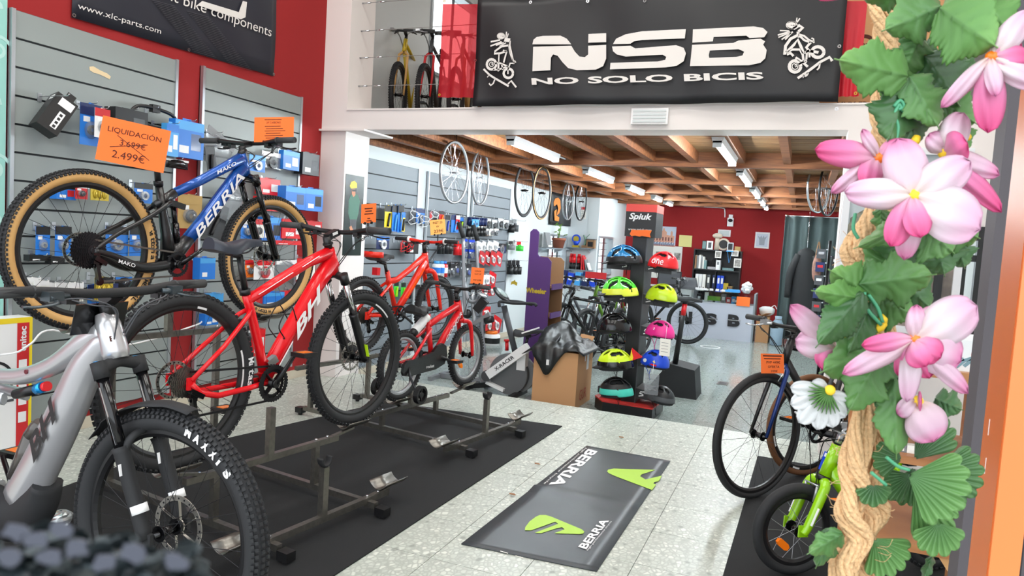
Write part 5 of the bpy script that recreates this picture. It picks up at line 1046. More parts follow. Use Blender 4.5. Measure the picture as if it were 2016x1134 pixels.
btext('BERRIA', (1110, 135), (800, 415), (1185, 155), .03); btext('high performance bicycle', (1085, 125), (755, 405), (1100, 132), .0)
for k in range(4): bshape([(360 + k * 60, 918 + 18 * k), (420 + k * 60, 936 + 18 * k), (418 + k * 60, 940 + 18 * k), (358 + k * 60, 922 + 18 * k)], 'paper') if k % 2 else None
# leaves on the tiles
for k, (u, v, lab) in enumerate([(515, 494, 'by the board fold'), (710, 254, 'between mat and board'), (1372, 45, 'nearest the step')]):
    p = bpx(u, v); p = p + O; b = MB(); b.add([p + V((.02 * cos(a), .009 * sin(a), .001 + .004 * (i % 2))) for i, a in enumerate([.3 + 2 * pi * j / 7 for j in range(7)])], [tuple(range(7))]); tag(solid(b.build('dry_leaf', mat('dry', (150, 104, 70), .8)), .001), 'dry brown leaf scrap on the floor ' + lab, 'leaf', 'leaf scraps on the floor')
# big cardboard box with black plastic bag on top
t = thing('cardboard_box', 'tall open cardboard box on the lower floor with red print', 'box', (-2.04, 6.5, -.15)); w_, d_, h_ = .215, .25, .52
for nm, a, b in (('front_panel', (-w_, -d_, 0), (w_, -d_ + .006, h_)), ('back_panel', (-w_, d_ - .006, 0), (w_, d_, h_)), ('side_panel', (-w_, -d_ + .006, 0), (-w_ + .006, d_ - .006, h_)), ('side_panel', (w_ - .006, -d_ + .006, 0), (w_, d_ - .006, h_)), ('bottom_panel', (-w_ + .006, -d_ + .006, 0), (w_ - .006, d_ - .006, .01))): MB().bb(a, b).build(nm, 'cardboard', t)
for s, y, dx in ((1, d_ - .01, .1), (-1, .05, -.16)): MB().bar((.0 + dx, y, h_), (.04 + dx, y + .06, h_ + .11), .2, .005).build('flap', 'cardboard', t)
text('GUR', (w_ + .001, -d_ + .12, .06), (0, .22, 0), (0, 0, .10), mat('print_red', (176, 60, 40), .7), t, .0); MB().bb((w_, .05, .33), (w_ + .001, .12, .52)).build('label', 'white', t); MB().bb((w_, -.02, .42), (w_ + .001, .0, .52)).build('label', 'white', t)
random.seed(21); mat('bin_bag', (22, 25, 26), .38, bump=.35, nscale=18)
t = thing('plastic_bag', 'crumpled black plastic bag draped over the cardboard box', 'bag', (-2.04, 6.5, .37)); P = []
N = 26
for j in range(N + 1):
    r_ = []
    for i in range(N + 1):
        u = -1 + 2 * i / N; v = -1 + 2 * j / N; x = u * .30 - .03; y = v * .29
        z = .05 + .20 * math.exp(-((u + .15) ** 2 + (v - .1) ** 2) * 3.2) + .05 * math.exp(-((u - .5) ** 2 + (v) ** 2) * 6) + random.uniform(-.012, .012) + .02 * sin(7 * u + 4 * v)
        ex = max(0, -y - d_ + .005); 
        if y < -d_ + .01: z = .03 - (ex * 2.2) * (1.6 - abs(u + .25) * 1.9 if abs(u + .25) < .8 else .1) - .13 * max(0, 1 - abs(u + .1) * 2.2) * (ex > .01); y = -d_ - .012 - .02 * abs(sin(9 * u)) - .01
        if abs(x) > w_: z = .03 - (abs(x) - w_) * .8; 
        r_.append(V((x, y, z)))
    P.append(r_)
solid(MB().sheet(P).build('bag', 'bin_bag', t), .003, 1)
MB().tube(cr([(.0, -.02, .16), (-.02, -.15, .10), (-.05, -.262, .0), (-.06, -.29, -.09)], 5), .008, 6).build('draw_tape', 'grey_dark', t); MB().bb((-.075, -.30, -.13), (-.05, -.285, -.08)).build('tape_end', 'white', t)

# helmet display tower
t = thing('helmet_display', 'tall black helmet display tower with red cap and red base', 'display stand', (-1.36, 6.50, -.15)); XO = V((-1.36, 6.50, -.15))
def tz(v): return at(1258, v, 1, 6.36).z + .15
MB().bb((-.075, -.10, .10), (.055, .22, tz(462))).build('column', 'black', t); MB().bb((.052, -.112, .10), (.060, -.10, tz(462))).build('corner_edge', 'grey_dark', t)
b = MB(); out = [(-.34, -.02), (-.22, -.20), (.24, -.22), (.26, .22), (-.30, .24)]; b.prism(out, None, .10, 0, 0); b.build('base', 'black', t); MB().prism([(x * 1.01, y * 1.01) for x, y in out], None, .012, 0, .10).build('base_top', mat('stand_red', (206, 52, 46), .5), t)
zt, zm, zb = tz(402), tz(417), tz(466)
MB().bb((-.14, -.16, zb), (.135, .17, zm)).build('header', 'black', t); MB().bb((-.141, -.161, zm), (.136, .171, zt)).build('header_cap', mat('cap_red', (228, 78, 70), .5), t)
text('Spiuk', (-.11, -.161, zb + .135), (.205, 0, .0), (0, 0, .075), 'white', t, .03, shear=.25); text('www.spiuk.com', (-.11, -.161, zb + .045), (.21, 0, 0), (0, 0, .03), 'white', t)
b = MB(); b.prism([(-.09, -.012), (-.075, .03), (-.06, .03), (-.03, .028), (.06, .035), (.105, .03), (.09, -.004), (.10, -.035), (.09, -.03), (.02, -.022), (.0, -.03), (-.04, -.022), (-.075, -.028)], frame((0, -.168, zb + .03), (1, 0, 0), (0, 0, 1)), .004); b.build('paper_tag', 'orange_paper', t)
S_ = [(-.02, -.022), (.012, -.018), (.02, -.004), (-.006, .0), (.022, .022), (-.012, .018), (-.022, .006), (.004, .0)]
TR = [('r', 518, 532), ('r', 582, 598), ('r', 646, 660), ('r', 705, 722), ('r', 768, 786)]
zs = [tz((a + b) / 2) for _, a, b in TR]
for k, z in enumerate(zs):
    for sd, x0, x1 in (('right', .062, .30), ('left', -.30, -.078)):
        y0 = -.13 if sd == 'right' else -.10
        tr = MB().prism([(x0, -.035), (x1, -.05), (x1, .02), (x0, .055)] if sd == 'right' else [(x0, -.04), (x1, -.04), (x1, .055), (x0, .02)], frame((0, y0 + .30, z), (1, 0, 0), (0, 0, 1)), .30).build('tray', mat('tray_black', (40, 41, 44), .45), t)
        cx = x0 + .055 if sd == 'right' else x1 - .05; b = MB(); ribbon(b, [(.024, .024), (-.012, .020), (-.020, .008), (.012, .0), (.016, -.010), (-.026, -.020)], .009, frame((cx, y0 - .0005, z + .005), (1, 0, 0), (0, 0, 1)), .001); b.build('logo', 'white', tr)
def helmet(lab, u, v, d, yaw, L, m, m2=None, vents='long', visor=None, strap='black', extra=None):
    "shell cut by real vents over a dark liner; faces along +x before the turn"
    p = far(u, v + 9, d); t = thing('bicycle_helmet', lab, 'helmet', Matrix.Translation(p) @ Matrix.Rotation(yaw, 4, 'Z') @ Matrix.Rotation(radians(6), 4, 'Y'), 'helmets on the display tower'); a, b_, c = L * .5, L * .40, L * .51
    nu, nv = 56, 22; vs, fs, ms = [], [], []
    def pt(i, j, g=1):
        al = 2 * pi * i / nu; be = pi / 2 * j / nv; fr = cos(al); x = a * cos(be) * cos(al); x += .10 * a * (1 if fr < 0 else 0) * fr * cos(be)
        return V((x * g, b_ * cos(be) * sin(al) * g, (c * sin(be) - (.16 * c * (fr > .2) * (1 - sin(be)) * -1 * fr if False else 0)) * g - .10 * c * (1 - j / nv) * (1 if fr < -.2 else 0)))
    def vent(i, j):
        q = pt(i + .5, j + .5); x, y, z = q.x / a, q.y / b_, q.z / c
        if vents == 'long':
            for yc in (-.66, -.34, 0, .34, .66):
                if abs(y - yc) < .105 and z > .16 and (-.75 < x < -.12 or .06 < x < .62) : return True
        elif vents == 'few':
            for xc, yc in ((.45, .30), (.45, -.30), (-.30, .48), (-.30, -.48), (-.65, .2), (-.65, -.2), (.05, .62), (.05, -.62)):
                if ((x - xc) / .22) ** 2 + ((y - yc) / .15) ** 2 < 1 and z > .15: return True
        return False
    vs = [pt(i, j) for j in range(nv + 1) for i in range(nu)]
    for j in range(nv):
        for i in range(nu):
            if not vent(i, j): fs.append((j * nu + i, j * nu + (i + 1) % nu, (j + 1) * nu + (i + 1) % nu, (j + 1) * nu + i)); q = pt(i + .5, j + .5); ms.append(1 if m2 and (q.z / c < .34 or (extra == 'top' and abs(q.y / b_) < .45)) else 0)
    B_ = MB(); B_.v = vs; B_.f = fs; B_.m = ms; B_.s = [True] * len(fs); sh = B_.build('shell', [m, m2 or m], t); solid(sh, .012, -1)
    MB().ell((0, 0, -.01), (a * .90, b_ * .90, c * .90), 20, 8, None, 0, -.1, pi / 2).build('liner', 'matte_black', t)
    MB().rev((0, 0, -.004), (0, 0, 1), [(.99, 0), (.99, .02), (.90, .02), (.90, 0)], 28, 0, True).build('rim', strap if strap != 'pink' else 'pink', t).scale = (a, b_, 1)
    if visor: 
        P = [[V((a * (.86 + .42 * j / 3) * cos(th) + 0, b_ * 1.02 * sin(th) * (1 - .05 * j), .05 * c + .10 * c - .03 * j / 3)) for th in [(-.75 + 1.5 * i / 8) for i in range(9)]] for j in range(4)]; solid(MB().sheet(P).build('visor', visor, t), .004)
    s = MB(); s.tube(cr([(.02, -b_ * .86, 0), (.0, -b_ * .7, -.06), (-.02, -b_ * .3, -.12), (-.02, -.01, -.15)], 4), [(.006, .002)] * 2, 6); s.tube(cr([(-.07, -b_ * .8, 0), (-.03, -b_ * .68, -.05), (-.02, -b_ * .3, -.12)], 4), [(.006, .002)] * 2, 6); s.build('strap', strap, t)
    return t
mat('helmet_blue', (30, 120, 175), .2, .2, coat=.5); mat('helmet_green', (90, 215, 60), .2, coat=.4); mat('helmet_yellow', (225, 235, 70), .25); mat('helmet_lime', (196, 226, 30), .25, coat=.3)
PI = pi
helmet('blue helmet on the upper left tray of the tower', 1227, 507, 6.35, radians(190), .31, 'helmet_blue', 'black', 'long', 'black')
helmet('green and yellow helmet on the left side of the tower', 1219, 570, 6.30, radians(195), .31, 'helmet_green', 'helmet_yellow', 'long', 'black')
helmet('glossy black helmet in the middle left of the tower', 1208, 640, 6.30, radians(200), .30, 'black_gloss', None, 'few', None)
helmet('black helmet with lime top low on the left of the tower', 1210, 712, 6.25, radians(200), .31, 'helmet_lime', 'black_gloss', 'few', 'black', extra=None)
helmet('black and teal helmet at the bottom left of the tower', 1212, 765, 6.30, radians(190), .29, 'black', 'teal', 'few', None)
h_ = helmet('red children helmet with white lettering on the tower', 1306, 516, 6.35, radians(-12), .27, 'red', None, 'few', None); text('one', (-.075, -.112, .02), (.11, -.004, 0), (0, .016, .042), 'white', h_, .0, 'helmet_lettering')
helmet('lime yellow helmet on the right side of the tower', 1303, 580, 6.35, radians(-15), .28, 'helmet_lime', None, 'few', None)
h_ = helmet('pink children helmet with white flower print on the tower', 1300, 650, 6.35, radians(-15), .26, 'pink', None, 'few', None, 'pink')
for k, (x, z) in enumerate(((-.02, .055), (.045, .04), (.01, .03))):
    b = MB()
    for j in range(5): ribbon(b, [(0, 0), (.016 * cos(j * 1.257), .016 * sin(j * 1.257))], .007, frame((x, -.099 + .10 * z + abs(x) * .25, z), (1, 0, 0), (0, .5, 1)), .002)
    b.build('flower_print', 'white', h_)
h_ = helmet('blue children helmet with white and yellow drawing on the tower', 1290, 708, 6.33, radians(-20), .26, 'blue', None, 'few', None, 'blue')
MB().cyl((-.055, -.092, .03), (-.055, -.098, .03), .017, 14).build('print_disc', 'white', h_); ribbon(bb_ := MB(), [(-.03, 0), (0, .012), (.03, .0)], .012, frame((.02, -.097, .035), (1, 0, 0), (0, .4, 1)), .002); bb_.build('print_stroke', 'yellow', h_); ribbon(bb_ := MB(), [(-.03, 0), (.0, -.006), (.04, -.004)], .014, frame((.03, -.10, .018), (1, 0, 0), (0, .3, 1)), .002); bb_.build('print_stroke', 'red', h_)
helmet('dark helmet with teal print at the bottom right of the tower', 1302, 778, 6.35, radians(-20), .25, 'black', 'grey_dark', 'few', None)
for lab, u, v, w2, h2, m in (('white hang tag under the pink helmet', 1309, 684, .045, .075, 'paper'), ('clear bagged leaflet hanging under the blue helmet', 1283, 757, .06, .09, 'clear_plastic')):
    p = far(u, v, 6.16); t = thing('hang_tag', lab, 'tag', p); MB().bb((-w2, 0, -h2), (w2, .003, h2)).build('card', m, t); MB().tube([(0, .0, h2), (.0, .03, h2 + .12)], .002, 5).build('string', 'white', t)
    for k in range(4): MB().bb((-w2 * .7, -.0008, h2 * (.5 - .35 * k)), (w2 * .6, 0, h2 * (.55 - .35 * k))).build('small_print', 'grey', t)
p = far(1250, 700, 6.2); t = thing('pennant', 'small red and yellow pennant beside the lime-topped helmet', 'pennant', p); MB().prism([(-.03, .065), (.07, -.005), (-.02, -.045), (-.035, -.03)], frame((0, 0, 0), (1, 0, 0), (0, 0, 1)), .003).build('pennant', 'red', t); MB().prism([(-.035, .05), (-.012, -.02), (-.02, -.05), (-.04, -.03)], frame((0, -.004, 0), (1, 0, 0), (0, 0, 1)), .003).build('edge', 'yellow', t); MB().bar((-.03, .0, .06), (-.06, .06, .0), .006).build('stick', 'black', t)

# purple cardboard stand
t = thing('display_stand', 'tall purple cardboard stand with brown shelves and yellow lettering', 'display stand', (-2.62, 7.0, -.15)); O = V((-2.62, 7.0, -.15))
def pp(u, v): p = at(u, v, 1, 6.98) - O; return (p.x, p.z)
y_ = pp(1045, 700)[1]; L_, N_, R_ = pp(1037, 560)[0], pp(1060, 470)[0], pp(1082, 560)[0]; zt, zw = pp(1050, 451)[1], pp(1065, 506)[1]
MB().prism([(L_, 0), (R_, 0), (R_, zw - .04), (R_ - .04, zw), (N_ + .02, zw), (N_, zw + .03), (N_, zt - .03), (N_ - .03, zt), (L_ + .03, zt), (L_, zt - .03)], frame((0, 0, 0), (1, 0, 0), (0, 0, 1)), .012).build('side_panel', 'purple', t)
MB().prism([(L_, 0), (R_ + .03, 0), (R_ + .03, zw - .04), (R_ - .01, zw), (L_, zw)], frame((0, .34, 0), (1, 0, 0), (0, 0, 1)), .012).build('side_panel', 'brown', t)
MB().bb((L_, 0, 0), (L_ + .012, .34, zw)).build('back_panel', 'purple', t)
for k in range(4): MB().bb((L_ + .012, .0, .15 + k * .30), (R_ + .02, .33, .165 + k * .30)).build('shelf', 'brown', t); MB().bb((R_ + .015, .0, .13 + k * .30), (R_ + .03, .33, .19 + k * .30)).build('shelf_lip', 'purple', t)
a = pp(1033, 572); c = pp(1070, 572); text('Wheeler', (a[0] + .01, -.013, a[1] - .02), (c[0] - a[0] + .02, 0, 0), (0, 0, .055), 'gold', t, .05); MB().prism([(pp(1040, 0)[0] + x * .05 - .0, pp(0, 468)[1] + z * .05) for x, z in ((0, -.5), (.4, -.3), (.8, -.3), (1.4, -.6), (1.5, .1), (1.0, .3), (.9, .7), (.6, .4), (.4, .3), (.1, .2))], frame((0, -.012, 0), (1, 0, 0), (0, 0, 1)), .001).build('emblem', 'gold', t)

# white exercise bike (folding trainer) and grey one behind it
t = thing('exercise_bike', 'white and grey folding exercise bike with round console by the purple stand', 'exercise bike', (-2.75, 6.45, -.15)); O = V((-2.75, 6.45, -.15))
def xp(u, v, y=0): p = at(u, v, 1, 6.45 + y) - O; p.y = y; return p
fb = MB().bar(xp(962, 738, -.07), xp(1040, 683, -.07), .07, .085).build('main_beam', 'white', t); a, c, d = xp(966, 742, -.045), xp(1012, 708, -.045), xp(963, 730, -.045); text('X-RACER', xp(976, 731, -.107), xp(1013, 705, -.107) - xp(976, 731, -.107), (xp(972, 725, -.107) - xp(976, 731, -.107)), 'dark_ink', t, .02)
MB().cyl(xp(958, 740, -.10), xp(958, 740, .05), .055, 20).build('hinge', 'black', t)
c = xp(1000, 775); c.z = .21; MB().cyl(c + V((0, -.035, 0)), c + V((0, .035, 0)), .20, 40).build('flywheel_cover', mat('cover_grey', (98, 100, 102), .45), t); c2 = c + V((.06, 0, 0)); MB().cyl(c2 + V((0, .04, 0)), c2 + V((0, .10, 0)), .19, 40).build('flywheel_cover', 'grey', t)
MB().bar(xp(958, 752, -.06), c + V((-.02, -.06, -.16)), .05, .03).build('leg', 'white', t); MB().bar(xp(1030, 690), xp(1028, 728), .09, .09).build('seat_sleeve', 'white', t); MB().bar(xp(1027, 728), xp(1026, 756), .055, .055).build('seat_tube', 'chrome', t); MB().bar(xp(1026, 752), c + V((.10, 0, -.12)), .06, .06).build('frame_tube', 'black', t)
MB().bar((-.25, -.20, .02), (-.25, .20, .02), .045).build('foot_bar', 'black', t); MB().bar((.28, -.20, .02), (.28, .20, .02), .045).build('foot_bar', 'black', t); MB().bar((-.25, 0, .03), c + V((0, 0, -.1)), .05).build('frame_tube', 'black', t); MB().bar((.28, 0, .03), c + V((.06, 0, -.1)), .05).build('frame_tube', 'black', t)
MB().tube([xp(992, 602, .05), xp(1016, 700, .05)], .030, 12).build('handlebar_post', 'grey_dark', t)
k = xp(987, 580, .03); MB().ell((0, 0, 0), (.11, .085, .028), 20, 10, Matrix.Translation(k) @ Matrix.Rotation(radians(38), 4, 'Y')).build('console', 'black', t); MB().ell((0, 0, 0), (.075, .055, .02), 16, 8, Matrix.Translation(k + V((.012, -.008, .018))) @ Matrix.Rotation(radians(38), 4, 'Y')).build('screen', mat('lcd', (150, 165, 165), .15), t)
hb = MB(); hb.tube(cr([xp(983, 604, -.10), xp(985, 594, -.08), xp(1010, 597, -.02), xp(1050, 598, .0), xp(1056, 603, .0)], 5), .015, 10); hb.build('handlebar', 'matte_black', t); MB().tube(cr([xp(990, 592, .08), xp(1020, 594, .12), xp(1048, 600, .14)], 5), .015, 10).build('handlebar', 'matte_black', t)
s_ = xp(1040, 658); saddle(t, (s_.x - .14, s_.z + .035), (s_.x + .16, s_.z + .06), 0, (s_.x - .02, s_.z - .12), wd=.20); MB().bar(xp(1027, 656, -.08), xp(1062, 645, -.03), .02, .012).build('seat_stripe', 'white', t)
MB().cyl(xp(998, 690, .1), xp(998, 672, .1), .018, 10).cyl(xp(998, 672, .1), xp(998, 668, .1), .03, 12).build('knob', 'red', t)
t = thing('exercise_bike', 'grey tubular exercise machine with foam grips behind the small red bicycle', 'exercise bike', (-3.15, 6.75, -.15)); O = V((-3.15, 6.75, -.15))
def xq(u, v, y=0): p = at(u, v, 1, 6.75 + y) - O; p.y = y; return p
for nm, pts, y, r in (('upright', [(930, 575), (935, 640), (950, 760)], 0, .026), ('lever_arm', [(912, 470), (913, 560), (916, 620)], -.12, .018), ('lever_arm', [(938, 478), (940, 520), (948, 640), (955, 700)], .14, .018)): MB().tube(cr([xq(u, v, y) for u, v in pts], 5), r, 10).build(nm, 'silver' if nm == 'upright' else mat('tube_grey', (150, 152, 156), .3, .5), t)
MB().tube(cr([xq(914, 555, -.1), xq(922, 590, -.1), xq(938, 592, 0), xq(946, 575, .1)], 6), .02, 10).build('handle_loop', 'tube_grey', t)
for a, b in (((903, 438), (913, 468)), ((932, 443), (940, 474))): y = -.12 if a[0] < 920 else .14; MB().cyl(xq(*a, y), xq(*b, y), .024, 12).build('foam_grip', 'matte_black', t)
MB().bar(xq(928, 640, -.05), xq(965, 618, -.05), .05, .04).build('seat_rail', 'tube_grey', t); MB().ell(xq(920, 618, -.05), (.05, .04, .05), 12, 8).build('knob', 'black', t); MB().bar(xq(938, 612, -.03), xq(955, 590, -.03), .05, .09).build('pedal_block', 'black', t); MB().cyl(xq(955, 632, -.06), xq(970, 628, -.06), .035, 14).build('pedal_hub', 'black', t)
MB().ell((0, 0, 0), (.07, .05, .02), 14, 8, Matrix.Translation(xq(949, 580)) @ Matrix.Rotation(.5, 4, 'Y')).build('console', 'silver', t)
MB().bar((-.35, -.22, .02), (-.35, .22, .02), .045).build('foot_bar', 'tube_grey', t); MB().bar((.3, -.22, .02), (.3, .22, .02), .045).build('foot_bar', 'tube_grey', t); MB().bar((-.35, 0, .03), (.3, 0, .03), .05).build('base_bar', 'tube_grey', t)

# cyclist poster on the column side
t = thing('poster', 'tall dark poster of a cyclist on the column side', 'poster', (-3.918, 5.48, 1.0)); O = V((-3.918, 5.48, 1.0))
def pq(u, v): p = at(u, v, 0, -3.918) - O; return (p.y, p.z)
P0, P1 = pq(681, 342), pq(712, 503); MF = Matrix(((0, 0, 1, 0), (1, 0, 0, 0), (0, 1, 0, 0), (0, 0, 0, 1)))
MB().prism([(P0[0], P1[1]), (P1[0] - .02, P1[1]), (P1[0] - .02, P0[1]), (P0[0], P0[1])], MF, .003).build('sheet', mat('poster_dark', (28, 40, 36), .25, noise=.5, nscale=6), t)
def pshape(nm, pts, m, z=.003): MB().prism([pq(*p) for p in pts], MF, .0006, 0, z).build(nm, m, t)
pshape('jersey', [(686, 395), (690, 384), (697, 380), (704, 384), (708, 396), (705, 420), (700, 440), (690, 440), (685, 420)][::-1], mat('jersey', (64, 110, 92), .5)); pshape('face', [(692, 372), (699, 372), (699, 384), (695, 388), (692, 382)][::-1], 'skin', .0036); pshape('helmet_print', [(688, 366), (691, 358), (697, 356), (702, 361), (702, 370), (690, 371)][::-1], 'yellow', .0042); pshape('glasses', [(692, 373), (701, 373), (700, 377), (693, 377)][::-1], 'black', .0046)
pshape('leg_print', [(688, 432), (701, 432), (700, 455), (689, 455)][::-1], 'grey_dark', .0036); pshape('knee', [(687, 447), (691, 444), (694, 452), (690, 458)][::-1], 'skin', .0042); pshape('wheel_print', [(692, 462), (696, 460), (698, 490), (694, 492)][::-1], 'silver', .0042)

# wheels hung from the ceiling
def hung(lab, u, v, d, D, mk, yaw=0):
    p = far(u, v, d); t = thing('spare_wheelset', lab, 'wheel', Matrix.Translation(p) @ Matrix.Rotation(pi / 2 + yaw, 4, 'Z'), 'wheels hanging from the timber ceiling')
    wheel(t, 'rim', 0, D / 2, .022, 0, **mk) if mk.get('tyre') else None
    if not mk.get('tyre'):
        r = D / 2; MB().rev((0, 0, 0), (0, 1, 0), [(r, -.011), (r - .004, 0), (r, .011), (r - .016, .011), (r - .024, 0), (r - .016, -.011)], 64, 0, True).build('rim', mk['rim'], t)
        h = MB(); h.cyl((0, -.05, 0), (0, .05, 0), .010, 10)
        for s in (-1, 1): h.cyl((0, s * .028, 0), (0, s * .034, 0), .022, 14)
        h.build('hub', mk['rim'], t); s = MB()
        for i in range(28): sd = 1 if i % 2 else -1; a = 2 * pi * i / 28; k = (1 if (i // 2) % 2 else -1) * 1.1; s.tube([(.02 * cos(a + k), sd * .031, .02 * sin(a + k)), ((r - .022) * cos(a), 0, (r - .022) * sin(a))], .0014, 4, 0, False)
        s.build('spokes', mk.get('spoke', 'chrome'), t)
    top = 2.402 - p.z; MB().tube(cr([(0, 0, top), (0, 0, D / 2 + .01), (0, .012, D / 2 - .02), (0, .0, D / 2 - .04)], 4), .004, 6).build('hanging_hook', 'dark_metal', t)
    return t
hung('left silver racing wheel hanging before the fourth slatwall panel', 895, 340, 7.1, .62, dict(rim='silver'))
hung('right silver racing wheel hanging before the fifth slatwall panel', 946, 350, 8.0, .62, dict(rim='silver'), .12)
gk = dict(tyre='rubber', rim='black', ns=24)
hung('left black gravel wheel with tyre hanging from the ceiling', 1033, 375, 9.3, .70, gk); hung('right black gravel wheel with tan tyre edge hanging from the ceiling', 1067, 380, 9.3, .70, dict(tyre='rubber', rim='black', ns=24, tan=True))
hung('far silver wheel hanging before the black flag', 1119, 396, 11.6, .62, dict(rim='silver')); hung('far black rimmed wheel hanging beside the black flag', 1144, 397, 11.6, .62, dict(rim='black'))
hung('chrome wheel hanging edge-on at the right rear', 1612, 368, 9.0, .66, dict(rim='silver'), -.42); hung('dark wheel hanging edge-on at the right rear', 1632, 372, 8.6, .66, dict(rim='black', spoke='chrome'), -.35)
# flag on the left wall
t = thing('flag', 'black flag with orange emblem on the left wall', 'flag', (LX, 11.9, 1.55)); O = V((LX, 11.9, 1.55))
def fq(u, v, dx=.03): return at(u, v, 0, LX + dx) - O
o = [fq(1086, 376), fq(1128, 388), fq(1125, 446), fq(1081, 442)]; solid(MB().sheet([[o[0].lerp(o[1], i / 12).lerp(o[3].lerp(o[2], i / 12), j / 8) + V((.012 * sin(i * 1.1 + j * .3), 0, 0)) for i in range(13)] for j in range(9)]).build('cloth', 'banner_black', t), .002)
mat('emblem_orange', (226, 130, 40), .6)
for pts in ([(1090, 398), (1093, 391), (1099, 389), (1103, 394), (1104, 410), (1101, 420), (1096, 424), (1099, 410), (1097, 402), (1091, 406)], [(1091, 416), (1096, 412), (1095, 424), (1101, 428), (1100, 436), (1092, 434)]):
    Q = [fq(u, v, .046) for u, v in pts]; n = len(Q); MB().add(Q + [p + V((.001, 0, 0)) for p in Q], [tuple(range(n)), tuple(range(n, 2 * n))[::-1]]).build('emblem', 'emblem_orange', t)
p = at(1149, 418, 0, LX + .01) if False else at(1149, 418, 1, 13.05); t = thing('notice', 'small white notice with red top on the white wall', 'notice', p); MB().bb((-.05, -.004, -.12), (.05, 0, .10)).build('sheet', 'paper', t); MB().bb((-.05, -.005, .05), (.05, -.004, .10)).build('red_heading', 'red_soft', t)
for k in range(4): MB().bb((-.035, -.005, -.09 + k * .03), (.035, -.004, -.08 + k * .03)).build('small_print', 'grey', t)
# ================================================================ REAR OF THE SHOP
def shelf(lab, a, b, y_or_x, axis, z, dep=.2, th=.018):
    "wall shelf with two brackets"
    if axis == 0: p = (LX, a, z); t = thing('wall_shelf', lab, 'shelf', p); w_ = b - a; MB().bb((0, 0, -th), (dep, w_, 0)).build('board', 'slat_back', t); pos = [((0, k, -.1), (dep * .8, k + .012, -th)) for k in (w_ * .15, w_ * .85)]
    else: p = (a, y_or_x, z); t = thing('wall_shelf', lab, 'shelf', p); w_ = b - a; MB().bb((0, -dep, -th), (w_, 0, 0)).build('board', 'slat_back', t); pos = [((k, -dep * .8, -.1), (k + .012, 0, -th)) for k in (w_ * .15, w_ * .85)]
    for q, r in pos:
        if axis == 0: MB().prism([(0, 0), (r[0], 0), (0, -.08)], frame((0, q[1], -th), (1, 0, 0), (0, 0, 1)), .012).build('bracket', 'alu', t)
        else: MB().prism([(0, 0), (.15, 0), (0, -.08)], frame((q[0], 0, -th), (0, -1, 0), (0, 0, 1)), .012).build('bracket', 'alu', t)
    return t
z1 = 1.266; shelf('grey wall shelf with plant pot beside the first window', 11.25, 12.50, 0, 0, z1, .22)
z2 = at(1150, 488, 1, 13.0).z; z3 = at(1150, 531, 1, 13.0).z
shelf('upper grey shelf with trophies on the white wall', -4.16, -3.64, 13.06, 1, z2); shelf('lower grey shelf with red bottles on the white wall', -4.16, -3.64, 13.06, 1, z3)
p = at(1064, 480, 0, LX + .1); t = thing('tablet_frame', 'grey leaning device with pale screen on the left wall shelf', 'device', (LX + .12, 11.55, z1)); MB().add([(-.02, -.12, .006), (.06, -.12, .006), (.0, -.12, .26), (-.03, -.12, .26), (-.02, .12, .006), (.06, .12, .006), (.0, .12, .26), (-.03, .12, .26)], [(0, 1, 2, 3), (7, 6, 5, 4), (0, 4, 5, 1), (1, 5, 6, 2), (2, 6, 7, 3), (3, 7, 4, 0)]).build('body', 'grey', t); MB().bb((-.05, -.11, 0), (.10, .11, .008)).build('stand', 'grey_dark', t); MB().bb((.062, -.10, .02), (.066, .10, .05)).build('label', 'paper', t)
t = thing('potted_plant', 'terracotta pot with leafy green plant on the left wall shelf', 'plant', (LX + .12, 12.18, z1)); MB().tube([(0, 0, 0), (0, 0, .14), (0, 0, .141), (0, 0, .18)], [.085, .115, .128, .130], 20).build('pot', mat('terracotta', (150, 84, 62), .8), t); MB().cyl((0, 0, .17), (0, 0, .183), .11, 16).build('soil', mat('soil', (60, 44, 34), .9), t)
random.seed(9); st = MB(); mat('plant_leaf', (110, 150, 70), .5)
for k in range(7): e = V((random.uniform(-.06, .06), random.uniform(-.1, .1), .18 + random.uniform(.10, .30))); st.tube(cr([(0, 0, .17), (e.x * .4, e.y * .5, .18 + (e.z - .18) * .6), e], 4), .004, 5)
st.build('stem', 'plant_leaf', t)
for k in range(16):
    c = V((random.uniform(-.07, .07), random.uniform(-.13, .13), random.uniform(.22, .44))); d = V((random.uniform(-1, 1), random.uniform(-1, 1), random.uniform(-.2, .8))).normalized(); n = d.orthogonal().normalized() * .022
    MB().add([c, c + d * .03 + n, c + d * .08, c + d * .03 - n, c + d * .03 + V((0, 0, .003))], [(0, 1, 4), (1, 2, 4), (2, 3, 4), (3, 0, 4)]).build('leaf', 'plant_leaf', t)
def onshelf(u): return at(u, 488, 1, 12.95).x
t = thing('trophy', 'blue and gold round trophy on the upper shelf', 'trophy', (onshelf(1134), 12.94, z2)); MB().bb((-.06, -.04, 0), (.06, .04, .04)).build('base', 'gold', t); MB().tube([(0, 0, .04), (0, 0, .12)], [.03, .08], 14).build('cup', 'blue', t); MB().cyl((0, -.02, .16), (0, .0, .16), .085, 20).build('disc', 'blue', t); MB().cyl((0, -.03, .16), (0, -.02, .16), .055, 18).build('medal', 'gold', t)
t = thing('trophy', 'small green and brown figure trophy on the upper shelf', 'trophy', (onshelf(1150), 12.96, z2)); MB().bb((-.05, -.03, 0), (.05, .03, .05)).build('base', 'brown', t); MB().tube(cr([(0, 0, .05), (.02, 0, .15), (-.03, 0, .24)], 4), [.022, .03, .012], 8).build('figure', mat('verdigris', (120, 150, 130), .5), t); MB().tube(cr([(0, 0, .16), (.05, 0, .22), (.09, 0, .26)], 4), .008, 6).build('branch', 'verdigris', t)
